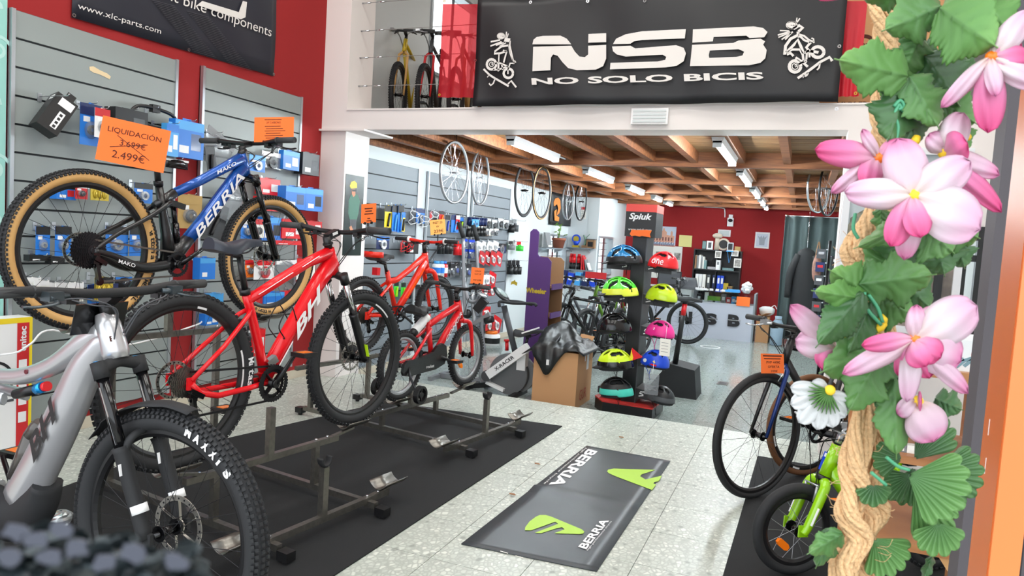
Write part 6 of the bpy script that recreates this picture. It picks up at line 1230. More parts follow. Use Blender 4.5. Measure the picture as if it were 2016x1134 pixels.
t = thing('ornament_box', 'dark small cabinet ornament at the right of the upper shelf', 'ornament', (onshelf(1163), 12.95, z2)); MB().bb((-.08, -.05, 0), (.08, .05, .16)).build('case', 'brown', t); MB().bb((-.09, -.06, .16), (.09, .06, .175)).build('lid', 'grey_dark', t); MB().bb((-.05, -.052, .03), (.05, -.05, .12)).build('front_panel', 'black', t)
for k, (u, lab) in enumerate([(1127, 'left'), (1133, 'middle'), (1142, 'right')]):
    t = thing('spray_can', lab + ' red and black spray can on the lower shelf', 'spray can', (onshelf(u), 12.93 - .03 * (k % 2), z3)); MB().cyl((0, 0, 0), (0, 0, .12), .038, 14).build('lower_label', 'black', t); MB().cyl((0, 0, .12), (0, 0, .24), .038, 14).build('upper_label', 'red', t); MB().cyl((0, 0, .24), (0, 0, .29), .03, 14).build('cap', 'red', t)
for k, (u, w_, h_, m, lab) in enumerate([(1150, .03, .27, 'red_soft', 'red book'), (1155, .02, .24, 'red', 'bright red thin book'), (1160, .02, .2, 'grey', 'grey leaning booklet'), (1165, .02, .14, 'white', 'small white booklet')]):
    t = thing('book', lab + ' beside the spray cans on the lower shelf', 'book', Matrix.Translation((onshelf(u), 12.94, z3)) @ Matrix.Rotation(-.12 * k, 4, 'Y')); MB().bb((-w_ / 2, -.08, 0), (w_ / 2, .08, h_)).build('cover', m, t); MB().bb((-w_ / 2 + .003, -.078, .004), (w_ / 2 - .003, .082, h_ + .001)).build('pages', 'paper', t)
# white low shelf with blue packs left of the green bicycle
t = thing('shelf_unit', 'low white shelf unit with blue packs behind the parked bicycles', 'shelf', (-3.55, 11.6, -.15))
for z in (.05, .45, .80): MB().bb((-.5, -.18, z), (.5, .18, z + .02)).build('shelf_board', 'slat_back', t)
for x in (-.5, .48): MB().bb((x, -.18, 0), (x + .02, .18, .82)).build('side', 'slat_back', t)
for k in range(7): q = thing('boxed_part', ['first', 'second', 'third', 'fourth', 'fifth', 'sixth', 'seventh'][k] + ' blue pack from the left on the low white shelf', 'packaged part', Matrix.Translation((-3.98 + k * .13, 11.5, .672)) @ Matrix.Rotation(.1, 4, 'Y'), 'blue packs on the low shelf'); MB().bb((-.05, -.06, 0), (.05, .06, .2 + .02 * (k % 3))).build('carton', ['blue', 'blue_light', 'blue_dark'][k % 3], q); MB().bb((-.03, -.062, .08), (.03, -.06, .15)).build('label', 'white', q)
# bicycles parked at the rear left
def bk(lab, u, v, d, head, R, wb, m, hz, **kw): p = far(u, v, d); p.z = -.15; return simple_bike(lab, p, radians(head), R, wb, m, dict(tw=.05, rim='black', ns=20), hz, .66, group=None, **kw)
mat('olive_paint', (96, 140, 40), .3)
gb = bk('lime green mountain bicycle facing the entrance at the rear left', 1152, 655, 9.0, 196, .36, 1.08, 'olive_paint', .62, susp=True, sad=False)
sg = far(1173, 543, 8.85); t = thing('price_sign', 'red sign above the handlebar of the lime mountain bicycle', 'price sign', sg); MB().bb((-.135, -.002, -.035), (.135, .002, .045)).build('card', 'red_soft', t); MB().bar((0, 0, -.03), (0, .01, -.12), .01).build('clip', 'black', t)
bk('dark mountain bicycle with brown saddle left of the lime bicycle', 1100, 660, 9.9, 205, .35, 1.05, 'grey_dark', .60)
bk('black mountain bicycle behind the helmet tower', 1216, 640, 9.4, 188, .36, 1.06, 'black', .60, susp=True)
bk('black bicycle with orange details behind the cardboard box', 1092, 690, 8.2, 215, .34, 1.02, 'black_gloss', .58)
bk('dark grey bicycle standing at the counter behind the tower', 1352, 646, 11.6, 100, .35, 1.05, 'black', .60)
# black exercise bench with red seat post
t = thing('roller_trainer', 'black roller trainer with long red and black seat post', 'trainer', far(1330, 735, 7.6)); O = WM[t.name].translation; z0 = -.15 - O.z
MB().prism([(-.20, 0), (.26, 0), (.22, .30), (-.05, .34), (-.22, .10)], frame((0, .2, z0), (1, 0, 0), (0, 0, 1)), .4).build('housing', 'matte_black', t)
a = at(1326, 735, 1, O.y - .1) - O; b_ = at(1350, 588, 1, O.y - .1) - O; MB().tube([a, b_], [.03, .024], 10).build('post', 'black', t); MB().tube([a.lerp(b_, .78), a.lerp(b_, .93)], .0265, 10).build('post_sleeve', 'red', t)
saddle(t, (b_.x - .16, b_.z + .06), (b_.x + .17, b_.z + .0), 0, (b_.x, b_.z - .03)); [setattr(c, 'location', (0, b_.y, 0)) for c in t.children if c.name.startswith(('saddle', 'seatpost'))]
MB().bar((-.2, -.2, z0 + .02), (-.2, .3, z0 + .02), .04).build('foot_bar', 'black', t); MB().cyl((-.02, -.13, z0 + .12), (-.02, -.05, z0 + .12), .05, 16).build('roller', 'black', t)
# counter
t = thing('counter', 'pale grey sales counter with black letters and glass top case', 'counter', (-1.66, 12.9, -.15)); O = V((-1.66, 12.9, -.15)); hw = .97
zc = at(1478, 603, 1, 12.9).z + .15; zg = at(1480, 579, 1, 12.9).z + .15
MB().bb((-hw, 0, 0), (hw, .6, zc)).build('cabinet', mat('counter_grey', (186, 190, 202), .4), t); MB().bb((hw - .02, -.005, 0), (hw + .01, .6, zg)).build('end_post', 'slat_back', t); MB().bb((-hw, -.004, zc - .01), (hw - .02, .0, zc + .012)).build('edge_strip', 'alu', t)
MB().bb((-hw, .0, zc + .012), (hw - .02, .006, zg - .012)).build('glass_front', mat('glass', (235, 242, 242), .02, trans=1), t); MB().bb((-hw, 0, zg - .012), (hw - .02, .6, zg)).build('glass_top', 'glass', t)
for s, u0, u1, v0, v1 in (('N', 1336, 1362, 634, 612), ('S', 1385, 1411, 637, 616), ('B', 1432, 1456, 641, 619)):
    a = at(u0, v0, 1, 12.88) - O; c = at(u1, v0, 1, 12.88) - O; d_ = at(u0, v1, 1, 12.88) - O; text(s, (a.x, -.012, a.z - .01), (c.x - a.x, 0, 0), (0, 0, d_.z - a.z + .015), 'dark_ink', t, .06, depth=.012, name='letter'); MB().bb((a.x - .01, -.026, (a.z + d_.z) / 2 + .0), (c.x + .01, -.0245, (a.z + d_.z) / 2 + .012)).build('letter_slit', 'chrome', t)
def item(nm, lab, cat, u, v, w_, h_, d_, m, y=13.05, parts=(), onz=None):
    p = at(u, v, 1, y); z = onz if onz is not None else p.z - h_ / 2; q = thing(nm, lab, cat, (p.x, y, z)); MB().bb((-w_ / 2, -d_ / 2, 0), (w_ / 2, d_ / 2, h_)).build('body', m, q)
    for nm2, a, c, m2 in parts: MB().bb(a, c).build(nm2, m2, q)
    return q
zi = zc - .15 + .001; zt_ = zg - .15 + .001
item('printer', 'white printer box at the left of the counter case', 'printer', 1348, 590, .26, .19, .3, 'white', onz=zi, parts=[('paper_slot', (-.1, -.152, .08), (.1, -.15, .10), 'grey_dark')])
item('green_card', 'green card in the counter case', 'card', 1405, 596, .22, .08, .02, mat('green_card', (110, 170, 50), .5), onz=zi + .03, parts=[('support', (-.02, .01, -.03), (.02, .05, .02), 'grey_dark')])
item('price_sign', 'orange sign at the right end of the counter case', 'price sign', 1463, 596, .22, .16, .004, 'orange_paper', y=12.875, onz=zi - .01)
for k, (u, w_, h_, m, lab) in enumerate([(1376, .08, .12, 'black', 'black box left of the green card'), (1390, .06, .16, 'paper', 'pale box beside the green card'), (1424, .08, .15, 'grey', 'grey box right of the green card'), (1434, .08, .10, 'red_soft', 'red box near the orange counter sign'), (1444, .07, .12, 'blue_light', 'light blue box near the orange counter sign'), (1449, .05, .10, 'brown', 'brown box behind the orange counter sign')]): item('small_box', lab, 'box', u, 598, w_, h_, .12, m, onz=zi, y=13.2, parts=[('label', (-w_ * .3, -.062, h_ * .3), (w_ * .3, -.06, h_ * .7), 'white')])
for k, u in enumerate((1372, 1380, 1388, 1400, 1412, 1424)): item('price_tag', ['first', 'second', 'third', 'fourth', 'fifth', 'sixth'][k] + ' white price tag from the left along the counter top', 'tag', u, 575, .06, .035, .01, 'white', y=12.96, onz=zt_)
item('blue_cloth', 'folded blue cloth on the counter top', 'cloth', 1442, 576, .26, .03, .14, 'blue_light', onz=zt_, parts=[('fold', (-.08, -.06, .03), (.12, .05, .045), 'blue_light')])
random.seed(4); p = at(1470, 575, 1, 13.05); t = thing('sculpture', 'white knobbly sculpture on the counter end', 'sculpture', (p.x, 13.05, zt_)); b = MB()
for k in range(16): a = random.uniform(0, 6.28); c = random.uniform(-1, 1); b.ell((.075 * cos(a) * sqrt(1 - c * c), .075 * sin(a) * sqrt(1 - c * c), .10 + .08 * c), (.035, .035, .035), 10, 6)
b.ell((0, 0, .10), (.085, .085, .09), 14, 8); o = b.build('body', 'white', t); o['kind'] = 'stuff'; MB().cyl((0, 0, 0), (0, 0, .03), .05, 14).build('foot', 'white', t)
# black shelving with folders
t = thing('bookcase', 'black bookcase with folders and photos against the red wall', 'bookcase', (-1.56, 14.75, -.15)); hw = .46; H = at(1410, 492, 1, 14.6).z + .15; zm1 = at(1410, 531, 1, 14.6).z + .15; zm2 = at(1410, 573, 1, 14.6).z + .15
for x in (-hw, hw - .025): MB().bb((x, -.15, 0), (x + .025, .15, H)).build('side', 'black', t)
for z in (.08, zm2 - .35, zm2, zm1, H): MB().bb((-hw + .025, -.15, z - .025), (hw - .025, .15, z)).build('shelf_board', 'black', t)
MB().bb((-hw, .15, 0), (hw, .16, H)).build('back_panel', 'black', t); MB().bb((-.02, -.15, zm2), (.0, .15, H - .025)).build('divider', 'black', t)
def bx(u): return at(u, 520, 1, 14.6).x
def stuffit(nm, lab, cat, u, z, w_, h_, m, parts=(), y=14.72, d_=.2, grp=None): q = thing(nm, lab, cat, (bx(u), y, z - .15 + .0005), grp); MB().bb((-w_ / 2, -d_ / 2, 0), (w_ / 2, d_ / 2, h_)).build('body', m, q); [MB().bb(a, c).build(n2, m2, q) for n2, a, c, m2 in parts]; return q
for k, (u, m, lab) in enumerate([(1374, 'white', 'first white folder from the left'), (1381, 'white', 'second white folder from the left'), (1388, 'paper', 'third white folder from the left'), (1397, 'clear_plastic', 'pale grey folder beside the white folders'), (1408, 'blue_dark', 'dark blue folder'), (1417, 'blue', 'blue folder with label'), (1424, 'blue', 'second blue folder')]): stuffit('ring_folder', lab + ' in the bookcase', 'folder', u, zm2, .06, .31, m, [('label', (-.018, -.102, .15), (.018, -.10, .26), 'paper'), ('ring', (-.01, -.102, .04), (.01, -.10, .06), 'dark_metal')], grp='ring folders')
for k, (u, m, h_) in enumerate([(1369, 'brown', .26), (1373, 'grey', .25), (1377, 'paper', .27), (1381, 'grey', .25), (1384, 'paper', .24)]): stuffit('magazine', ['first', 'second', 'third', 'fourth', 'fifth'][k] + ' magazine from the left on the upper bookcase shelf', 'magazine', u, zm1, .035, h_, m, [('pages', (-.014, -.098, .003), (.014, .1, h_ + .002), 'paper')], grp='magazines')
stuffit('tin', 'teal tin beside the magazines', 'tin', 1388, zm1, .05, .17, mat('tin_teal', (110, 140, 140), .4), [('lid', (-.026, -.101, .17), (.026, .1, .18), 'silver')]); stuffit('white_device', 'white device standing on the bookcase divider', 'device', 1414, zm1, .08, .19, 'white', [('panel', (-.02, -.102, .10), (.02, -.10, .16), 'grey')], y=14.66)
t = thing('figurine', 'dark metal cyclist figurine in the bookcase', 'figurine', (bx(1401), 14.68, zm1 - .15)); MB().bb((-.08, -.04, 0), (.08, .04, .05)).build('base', 'silver', t); b = MB(); b.rev((-.04, 0, .09), (0, 1, 0), [(.04, -.004), (.04, .004), (.03, .004), (.03, -.004)], 16); b.build('wheel', 'dark_metal', t); MB().rev((.045, 0, .09), (0, 1, 0), [(.04, -.004), (.04, .004), (.03, .004), (.03, -.004)], 16).build('wheel', 'dark_metal', t); MB().tube(cr([(-.04, 0, .09), (-.01, 0, .15), (.01, 0, .22), (.05, 0, .15)], 4), .012, 6).build('rider', 'dark_metal', t)
stuffit('flat_box', 'dark teal flat box on the right upper bookcase shelf', 'box', 1434, zm1, .22, .05, 'tin_teal', [('lid', (-.112, -.102, .05), (.112, .102, .06), 'black')]); stuffit('brown_cup', 'gold trophy cup on the lower right bookcase shelf', 'trophy', 1432, zm2, .09, .17, 'gold', [('plate', (-.03, -.102, .02), (.03, -.10, .05), 'black')]); stuffit('small_box', 'brown box on the lower right bookcase shelf', 'box', 1440, zm2, .10, .10, 'brown', [('lid', (-.052, -.102, .1), (.052, .1, .11), 'kraft')])
stuffit('framed_photo', 'teal picture frame on top of the bookcase', 'picture', 1382, H, .08, .17, 'black', [('picture', (-.033, -.012, .012), (.033, -.010, .158), 'tin_teal')], d_=.02); stuffit('framed_photo', 'white picture frame with dark drawing on top of the bookcase', 'picture', 1393, H, .12, .17, 'white', [('picture', (-.03, -.012, .03), (.03, -.010, .14), 'grey_dark')], d_=.02)
t = thing('sculpture', 'white mushroom shaped carving on the bookcase', 'sculpture', (bx(1407), 14.72, H - .15)); MB().tube([(0, 0, 0), (0, 0, .15), (0, 0, .25)], [.05, .045, .04], 12).build('stem', mat('bone', (200, 186, 168), .7), t); MB().ell((0, 0, .28), (.10, .08, .055), 14, 8).build('cap', 'bone', t)
t = thing('plaque', 'round dark plaque with pale rim on the bookcase', 'plaque', (bx(1420), 14.70, H - .15)); MB().cyl((0, .0, .12), (0, .02, .12), .12, 28).build('rim', 'bone', t); MB().cyl((0, -.006, .12), (0, .0, .12), .085, 24).build('centre', 'black', t)
t = thing('medal', 'blue ribbon medal hanging over the bookcase front', 'medal', (bx(1435), 14.58, H - .15)); MB().bb((-.06, .015, 0), (.06, .04, .16)).build('case', 'silver', t); MB().bb((-.04, .01, .02), (.04, .0155, .14)).build('case_panel', 'black', t)
for s in (-1, 1): MB().bar((s * .045, -.0, -.02), (0, -.005, -.24), .004, .02, (0, 1, 0)).build('ribbon', 'blue_light', t)
MB().bb((-.07, -.0, -.02), (.07, .014, -.0)).build('ribbon_fold', 'blue_light', t)
stuffit('small_box', 'kraft box at the right end of the bookcase top', 'box', 1449, H, .10, .08, 'kraft', [('lid', (-.052, -.102, .08), (.052, .1, .09), 'kraft')])
for u, v, w_, h_, lab in ((1414, 501, .12, .14, 'left photo pinned to the bookcase top edge'), (1447, 499, .13, .11, 'middle photo pinned to the bookcase front'), (1452, 518, .14, .18, 'right photo pinned to the bookcase side')): p = at(u, v, 1, 14.585); t = thing('photo_print', lab, 'photo', p); MB().bb((-w_ / 2, 0, -h_ / 2), (w_ / 2, .004, h_ / 2)).build('print', 'paper', t); MB().bb((-w_ * .38, -.001, -h_ * .38), (w_ * .38, 0, h_ * .38)).build('image', mat('photo_grey', (150, 146, 140), .5, noise=.6, nscale=25), t)
p = at(1352, 556, 1, 13.9); t = thing('office_chair', 'grey office chair back behind the counter', 'chair', (p.x, 13.9, -.15)); MB().tube(cr([(0, .05, .50), (0, .09, .75), (0, .11, 1.0)], 4), [(.04, .2), (.05, .22), (.03, .16)], 12, ref=(1, 0, 0)).build('backrest', 'grey_dark', t); MB().bb((-.24, -.30, .42), (.24, .12, .50)).build('seat', 'grey_dark', t); MB().cyl((0, -.1, .06), (0, -.1, .42), .03, 10).build('column', 'black', t)
for k in range(5): MB().bar((0, -.1, .05), (.28 * cos(k * 1.257), -.1 + .28 * sin(k * 1.257), .02), .04).build('leg', 'black', t)
# pictures on the red wall
def pic(nm, lab, cat, u0, v0, u1, v1, m, y=BY): a = at(u0, v1, 1, y - .01); b_ = at(u1, v0, 1, y - .01); t = thing(nm, lab, cat, (a.x, y, a.z)); MB().bb((0, -.02, 0), (b_.x - a.x, -.002, b_.z - a.z)).build('sheet', m, t); return t, b_.x - a.x, b_.z - a.z
t, W_, H_ = pic('picture', 'picture of a baroque church facade with crowd on the red wall', 'picture', 1277, 447, 1332, 483, mat('sky_print', (196, 206, 222), .5))
FR = frame((0, -.0201, 0), (1, 0, 0), (0, 0, 1)); sc = lambda L: [(x * W_, z * H_) for x, z in L]
MB().prism(sc([(.12, .2), (.95, .2), (.95, .55), (.88, .55), (.88, .72), (.84, .80), (.80, .72), (.80, .55), (.66, .58), (.66, .72), (.58, .80), (.56, .92), (.52, .92), (.50, .80), (.42, .72), (.40, .58), (.27, .55), (.27, .66), (.23, .74), (.19, .66), (.19, .5), (.12, .5)]), FR, .001).build('facade_print', mat('facade', (214, 160, 136), .6), t)
for k in range(7): MB().prism(sc([(.17 + .11 * k, .28), (.22 + .11 * k, .28), (.22 + .11 * k, .46), (.17 + .11 * k, .46)]), FR, .0018).build('window_print', mat('facade_dark', (120, 70, 66), .6), t)
b = MB()
for k in range(26): b.prism(sc([(.03 + .036 * k, .02), (.05 + .036 * k, .02), (.05 + .036 * k, .14 + .05 * (k % 3)), (.03 + .036 * k, .14 + .05 * (k % 3))]), FR, .0022)
o = b.build('crowd_print', 'blue_dark', t); o['kind'] = 'stuff'; MB().prism(sc([(0, 0), (1, 0), (1, .08), (0, .08)]), FR, .0012).build('ground_print', 'facade', t)
pic('notice', 'pale yellow paper on the red wall', 'notice', 1336, 464, 1363, 485, mat('yellow_paper', (236, 226, 150), .8))
t, W_, H_ = pic('chart', 'white chart with small drawings behind the red helmet', 'chart', 1264, 486, 1344, 545, 'paper')
for k in range(8): MB().bb((W_ * (.08 + .24 * (k % 4)), -.0215, H_ * (.15 + .45 * (k // 4))), (W_ * (.24 + .24 * (k % 4)), -.020, H_ * (.36 + .45 * (k // 4)))).build('drawing_print', 'photo_grey', t)
t, W_, H_ = pic('picture', 'square white framed picture of a grey crown on the red wall', 'picture', 1485, 458, 1516, 488, 'white')
MB().bb((W_ * .1, -.0212, H_ * .1), (W_ * .9, -.02, H_ * .9)).build('mount', mat('mount', (206, 214, 226), .6), t); MB().prism([(x * W_, z * H_) for x, z in ((.32, .2), (.68, .2), (.70, .5), (.82, .78), (.66, .66), (.58, .80), (.50, .64), (.42, .80), (.34, .66), (.18, .78), (.30, .5))], frame((0, -.0213, 0), (1, 0, 0), (0, 0, 1)), .001).build('crown_print', mat('crown_grey', (160, 168, 180), .6), t)
t, W_, H_ = pic('emergency_light', 'white emergency light on the red rear wall', 'light', 1413, 453, 1439, 465, 'white'); MB().bb((.03, -.03, .02), (W_ - .03, -.02, H_ - .02)).build('lens', 'louvre', t)
p = at(1438, 436, 1, BY - .05); t = thing('security_camera', 'white alarm camera on the red wall under the ceiling', 'camera', p); MB().bb((-.06, -.02, -.10), (.06, .048, .07)).build('body', 'white', t); MB().ell((0, -.03, .02), (.045, .03, .035), 12, 8).build('lens_dome', 'black', t); MB().bb((-.04, -.01, .07), (.04, .048, .14)).build('bracket', 'white', t)
b = MB(); b.tube(cr([at(1345, 405, 1, BY - .02), at(1400, 408, 1, BY - .02), at(1424, 410, 1, BY - .02), at(1427, 416, 1, BY - .02), at(1427, 428, 1, BY - .02)], 4), .012, 6); tag(b.build('conduit', 'white'), 'white cable conduit along the top of the red wall', 'conduit')
# curtain, coat and bag
mat('curtain_grey', (74, 88, 88), .8); t = thing('curtain', 'grey green floor length curtain with soft folds at the rear right', 'curtain', (.1, 13.5, -.1)); P = []
for j in range(13): P.append([V((-.44 + .95 * i / 70 + .004 * sin(j), .05 * sin(i * .40) + .03 * sin(i * .23 + j * .15), 2.18 - 2.16 * j / 12)) for i in range(71)])
solid(MB().sheet(P).build('cloth', 'curtain_grey', t), .004)
t = thing('curtain_rod', 'thin steel curtain rod with ring above the curtain', 'rod', (.1, 13.47, 2.09)); MB().cyl((-.42, 0, 0), (RXB - .1, 0, 0), .011, 8).build('rod', 'chrome', t); MB().ell((-.42, 0, 0), (.022, .022, .022), 10, 6).build('finial', 'chrome', t)
p = far(1583, 556, 12.1); t = thing('coat', 'long black coat hanging before the curtain', 'coat', p); MB().tube(cr([(0, 0, .58), (.0, 0, .50), (0, 0, .14), (.02, 0, -.5), (.02, 0, -.95)], 4), [(.04, .03), (.14, .07), (.18, .08), (.23, .1), (.25, .1)], 14, ref=(0, 1, 0)).build('body', 'matte_black', t)
for s in (-1, 1): MB().tube(cr([(s * .12, 0, .46), (s * .23, -.02, .14), (s * .25, -.04, -.28)], 4), [.065, .065, .05], 10).build('sleeve', 'matte_black', t)
MB().tube(cr([(0, 0, .56), (0, .3, 1.2), (0, .7, 1.6), (.0, 13.46 - p.y, 2.10 - p.z)], 4), .005, 6).build('hanger_hook', 'chrome', t)
p = far(1608, 528, 8.62); t = thing('bag', 'brown and pink bag hanging beside the black coat', 'bag', p); MB().ell((0, 0, 0), (.055, .04, .17), 14, 8).build('pouch', mat('bag_brown', (150, 110, 96), .7, noise=.4, nscale=20), t); MB().tube(cr([(-.03, 0, .1), (0, 0, .32), (.03, 0, .1)], 5), .008, 6).build('strap', 'brown', t)
p = far(1627, 560, 8.6); t = thing('goods_rack', 'narrow black rack of small goods at the far right', 'rack', (p.x, p.y, -.15)); MB().cyl((0, 0, 0), (0, 0, 1.75), .02, 10).build('pole', 'black', t); MB().cyl((0, 0, 0), (0, 0, .03), .2, 20).build('base', 'black', t); random.seed(2)
for k in range(14): z = .6 + .08 * k; MB().bar((0, 0, z), (-.14 if k % 2 else .12, -.05, z), .012).build('arm', 'chrome', t)
for k in range(14): z = .6 + .08 * k; q = thing('carded_part', ['first','second','third','fourth','fifth','sixth','seventh','eighth','ninth','tenth','eleventh','twelfth','thirteenth','fourteenth'][k] + ' dark pack from the bottom on the narrow black rack', 'packaged part', (p.x + (-.09 if k % 2 else .08), p.y - .05, z - .15), 'dark packs on the narrow rack'); MB().bb((-.05, -.02, -.11), (.05, .02, .006)).build('card', ['black', 'grey_dark', 'matte_black', 'blue_dark'][k % 4], q); MB().bb((-.03, -.022, -.06), (.03, -.02, -.03)).build('label', ['white', 'silver', 'red_soft'][k % 3], q)
# things on the floor right of the counter
p = at(1487, 640, 2, -.15); t = thing('cardboard_box', 'open cardboard box on the floor right of the counter', 'box', (-.56, 13.3, -.15)); MB().bb((-.09, -.2, 0), (.12, .2, .45)).build('carton', 'cardboard', t); MB().bar((.0, -.15, .46), (.1, -.2, .52), .2, .005).build('flap', 'cardboard', t)
t = thing('plastic_bag', 'white plastic bag on the cardboard box by the counter', 'bag', (-.50, 13.3, .30)); b = MB(); random.seed(8); P = [[V((.14 * cos(2 * pi * i / 12) * sin(pi * (j + .4) / 7) * random.uniform(.8, 1.15), .12 * sin(2 * pi * i / 12) * sin(pi * (j + .4) / 7) * random.uniform(.8, 1.15), .09 - .085 * cos(pi * j / 6))) for i in range(12)] for j in range(7)]
for r in P: r.append(r[0])
b.sheet(P).build('bag', 'white', t); MB().tube(cr([(.05, 0, .15), (.12, 0, .2), (.16, 0, .14)], 4), .008, 6).build('handle', 'white', t)
t = thing('sack', 'light blue sack standing by the curtain', 'sack', (-.30, 12.9, -.15)); MB().tube([(0, 0, 0), (0, 0, .02), (0, 0, .35), (.01, 0, .45), (.01, 0, .5)], [.07, .10, .11, .05, .06], 14).build('sack', mat('sack_blue', (150, 172, 190), .7, bump=.3, nscale=12), t); MB().cyl((.01, 0, .44), (.01, 0, .46), .055, 12).build('tie', 'grey', t)
t = thing('crate', 'dark crate with lime hose right of the counter', 'crate', (-.38, 13.7, -.15)); MB().bb((-.12, -.15, 0), (.14, .15, .22)).build('crate', 'grey_dark', t); MB().rev((0, -.0, .26), (0, .25, 1), [(.13, -.02), (.13, .02), (.09, .02), (.09, -.02)], 20, 0).build('hose', 'olive_paint', t)
item('monitor', 'black computer monitor behind the counter', 'monitor', 1318, 548, .44, .28, .03, 'black', y=13.6, parts=[('screen', (-.2, -.017, .03), (.2, -.015, .26), 'grey_dark'), ('stand', (-.02, 0, -.45), (.02, .03, .05), 'black')])
t = thing('floor_socket', 'small metal floor socket lid in the lower floor', 'socket', at(1423, 755, 2, -.15)); MB().bb((-.06, -.10, 0), (.06, .10, .005)).build('lid', 'steel', t); MB().bb((-.04, -.08, .005), (.04, .08, .006)).build('recess', 'dark_metal', t)
t = thing('floor_drain', 'round pale floor drain cover before the counter', 'drain', at(1398, 683, 2, -.15)); MB().rev((0, 0, .003), (0, 0, 1), [(.16, -.003), (.16, .001), (.14, .001), (.14, -.003)], 28, 0).build('ring', 'white', t)
# cardboard poster with bicycle print low on the left wall
p = at(48, 621, 0, -4.10); t = thing('bicycle_box', 'white box with yellow edge, red strip and bicycle print at the left wall', 'box', (-4.15, p.y, 0)); H_ = p.z; MB().bb((0, -1.0, 0), (.12, 0, H_)).build('carton', 'white', t); MB().bb((.12, -1.0, H_ - .03), (.1212, 0, H_)).build('yellow_edge', 'yellow', t); MB().bb((.12, -.018, 0), (.1212, 0, H_ - .03)).build('yellow_edge', 'yellow', t)
MB().bb((.1212, -.085, 0), (.1222, -.018, H_ - .03)).build('red_strip', 'red_soft', t); text('unitec', (.1226, -.035, H_ - .19), (0, 0, .14), (0, -.035, 0), 'white', t, .03)
for k in range(4): MB().bb((.1224, -.075, H_ - .30 - k * .1), (.1228, -.03, H_ - .24 - k * .1)).build('pictogram', 'white', t)
b = MB()
for y in (-.21, -.50): b.rev((.1218, y, H_ - .34), (1, 0, 0), [(.11, -.0006), (.11, .0006), (.095, .0006), (.095, -.0006)], 28, 0, False)
for a, c in (((-.21, -.34), (-.30, -.20)), ((-.30, -.20), (-.44, -.20)), ((-.44, -.20), (-.50, -.34)), ((-.21, -.34), (-.34, -.36)), ((-.34, -.36), (-.30, -.18)), ((-.34, -.36), (-.44, -.22)), ((-.26, -.165), (-.34, -.17))): b.bar((.1218, a[0], H_ + a[1]), (.1218, c[0], H_ + c[1]), .0012, .014, (1, 0, 0))
o = b.build('bicycle_print', 'dark_ink', t); o['kind'] = 'stuff'; MB().bb((.1212, -.9, H_ - .47), (.1222, -.10, H_ - .455)).build('ground_line', 'grey_dark', t)
b = MB(); b.tube(cr([at(0, 699, 0, -3.98), at(35, 693, 0, -3.9), at(62, 676, 0, -3.85), at(105, 650, 0, -3.85), at(240, 680, 0, -3.85), at(380, 642, 0, -4.0), at(400, 630, 0, -4.12)], 6), .006, 6); tag(b.build('white_cable', 'white'), 'thin white cable sagging along the slatwall', 'cable')
# ================================================================ LOFT
mat('yellow_paint', (206, 176, 40), .35)
def lbk(lab, u, v, y, head, m, kw, **k2): p = at(u, v, 1, y); p.z = 2.463; return simple_bike(lab, p, radians(head), .33, 1.0, m, dict(tw=.05, rim='black', ns=20), .60, .62, **kw, **k2)
lbk('old yellow mountain bicycle leaning at the left end of the loft', 786, 150, 6.45, 162, 'yellow_paint', {}, knob=1, susp=False, forkm='tan_wall'); lbk('old dark bicycle with pale frame, second on the loft', 838, 150, 6.55, 164, 'grey_dark', {}, knob=1, forkm='red_soft'); lbk('third old bicycle on the loft behind the red cloth', 900, 150, 6.7, 166, 'kraft', {})
# ================================================================ RIGHT SIDE: PIER, SHELF, DOOR POST
mat('landscape', (200, 206, 206), .4)
p = at(1655, 372, 1, 5.43); p2 = at(1622, 640, 1, 5.43); t = thing('landscape_poster', 'large white framed landscape poster with trees on the pier', 'poster', (.225, 5.46, p2.z)); O = V((.225, 5.46, p2.z)); HH = at(1668, 290, 1, 5.43).z - p2.z
for a, b_ in (((0, -.05, 0), (.045, 0, HH)), ((.70, -.05, 0), (.745, 0, HH)), ((.045, -.05, HH - .045), (.70, 0, HH)), ((.045, -.05, 0), (.70, 0, .045))): MB().bb(a, b_).build('frame_side', mat('frame_white', (226, 228, 232), .35), t)
MB().bb((.045, -.02, .045), (.70, -.01, HH - .045)).build('sky_print', mat('print_sky', (176, 186, 190), .3), t)
MB().prism([(.045, .045), (.70, .045), (.70, HH * .40), (.5, HH * .45), (.2, HH * .42), (.045, HH * .46)], frame((0, -.0205, 0), (1, 0, 0), (0, 0, 1)), .001).build('ground_print', mat('print_ground', (122, 112, 104), .4, noise=.4, nscale=8), t)
random.seed(12); MB().prism([(.30 + (.25 + .03 * random.random()) * cos(a) * 1.0, HH * .55 + (.16 + .03 * random.random()) * sin(a)) for a in [2 * pi * k / 26 for k in range(26)]], frame((0, -.022, 0), (1, 0, 0), (0, 0, 1)), .001).build('tree_print', mat('print_tree', (128, 126, 108), .4, noise=.5, nscale=30), t)
p = at(1892, 445, 1, 5.44); q_ = at(1892, 660, 1, 5.44); xa, xb = at(1838, 550, 1, 5.44).x, at(1938, 550, 1, 5.44).x
t = thing('mirror', 'tall mirror in a black frame on the pier reflecting the street', 'mirror', (xa, 5.46, q_.z)); H_ = p.z - q_.z; W_ = xb - xa
for a, b_ in (((0, -.04, 0), (.05, 0, H_)), ((W_ - .06, -.04, 0), (W_, 0, H_)), ((.05, -.04, H_ - .09), (W_ - .06, 0, H_)), ((.05, -.04, 0), (W_ - .06, 0, .06))): MB().bb(a, b_).build('frame_side', 'black', t)
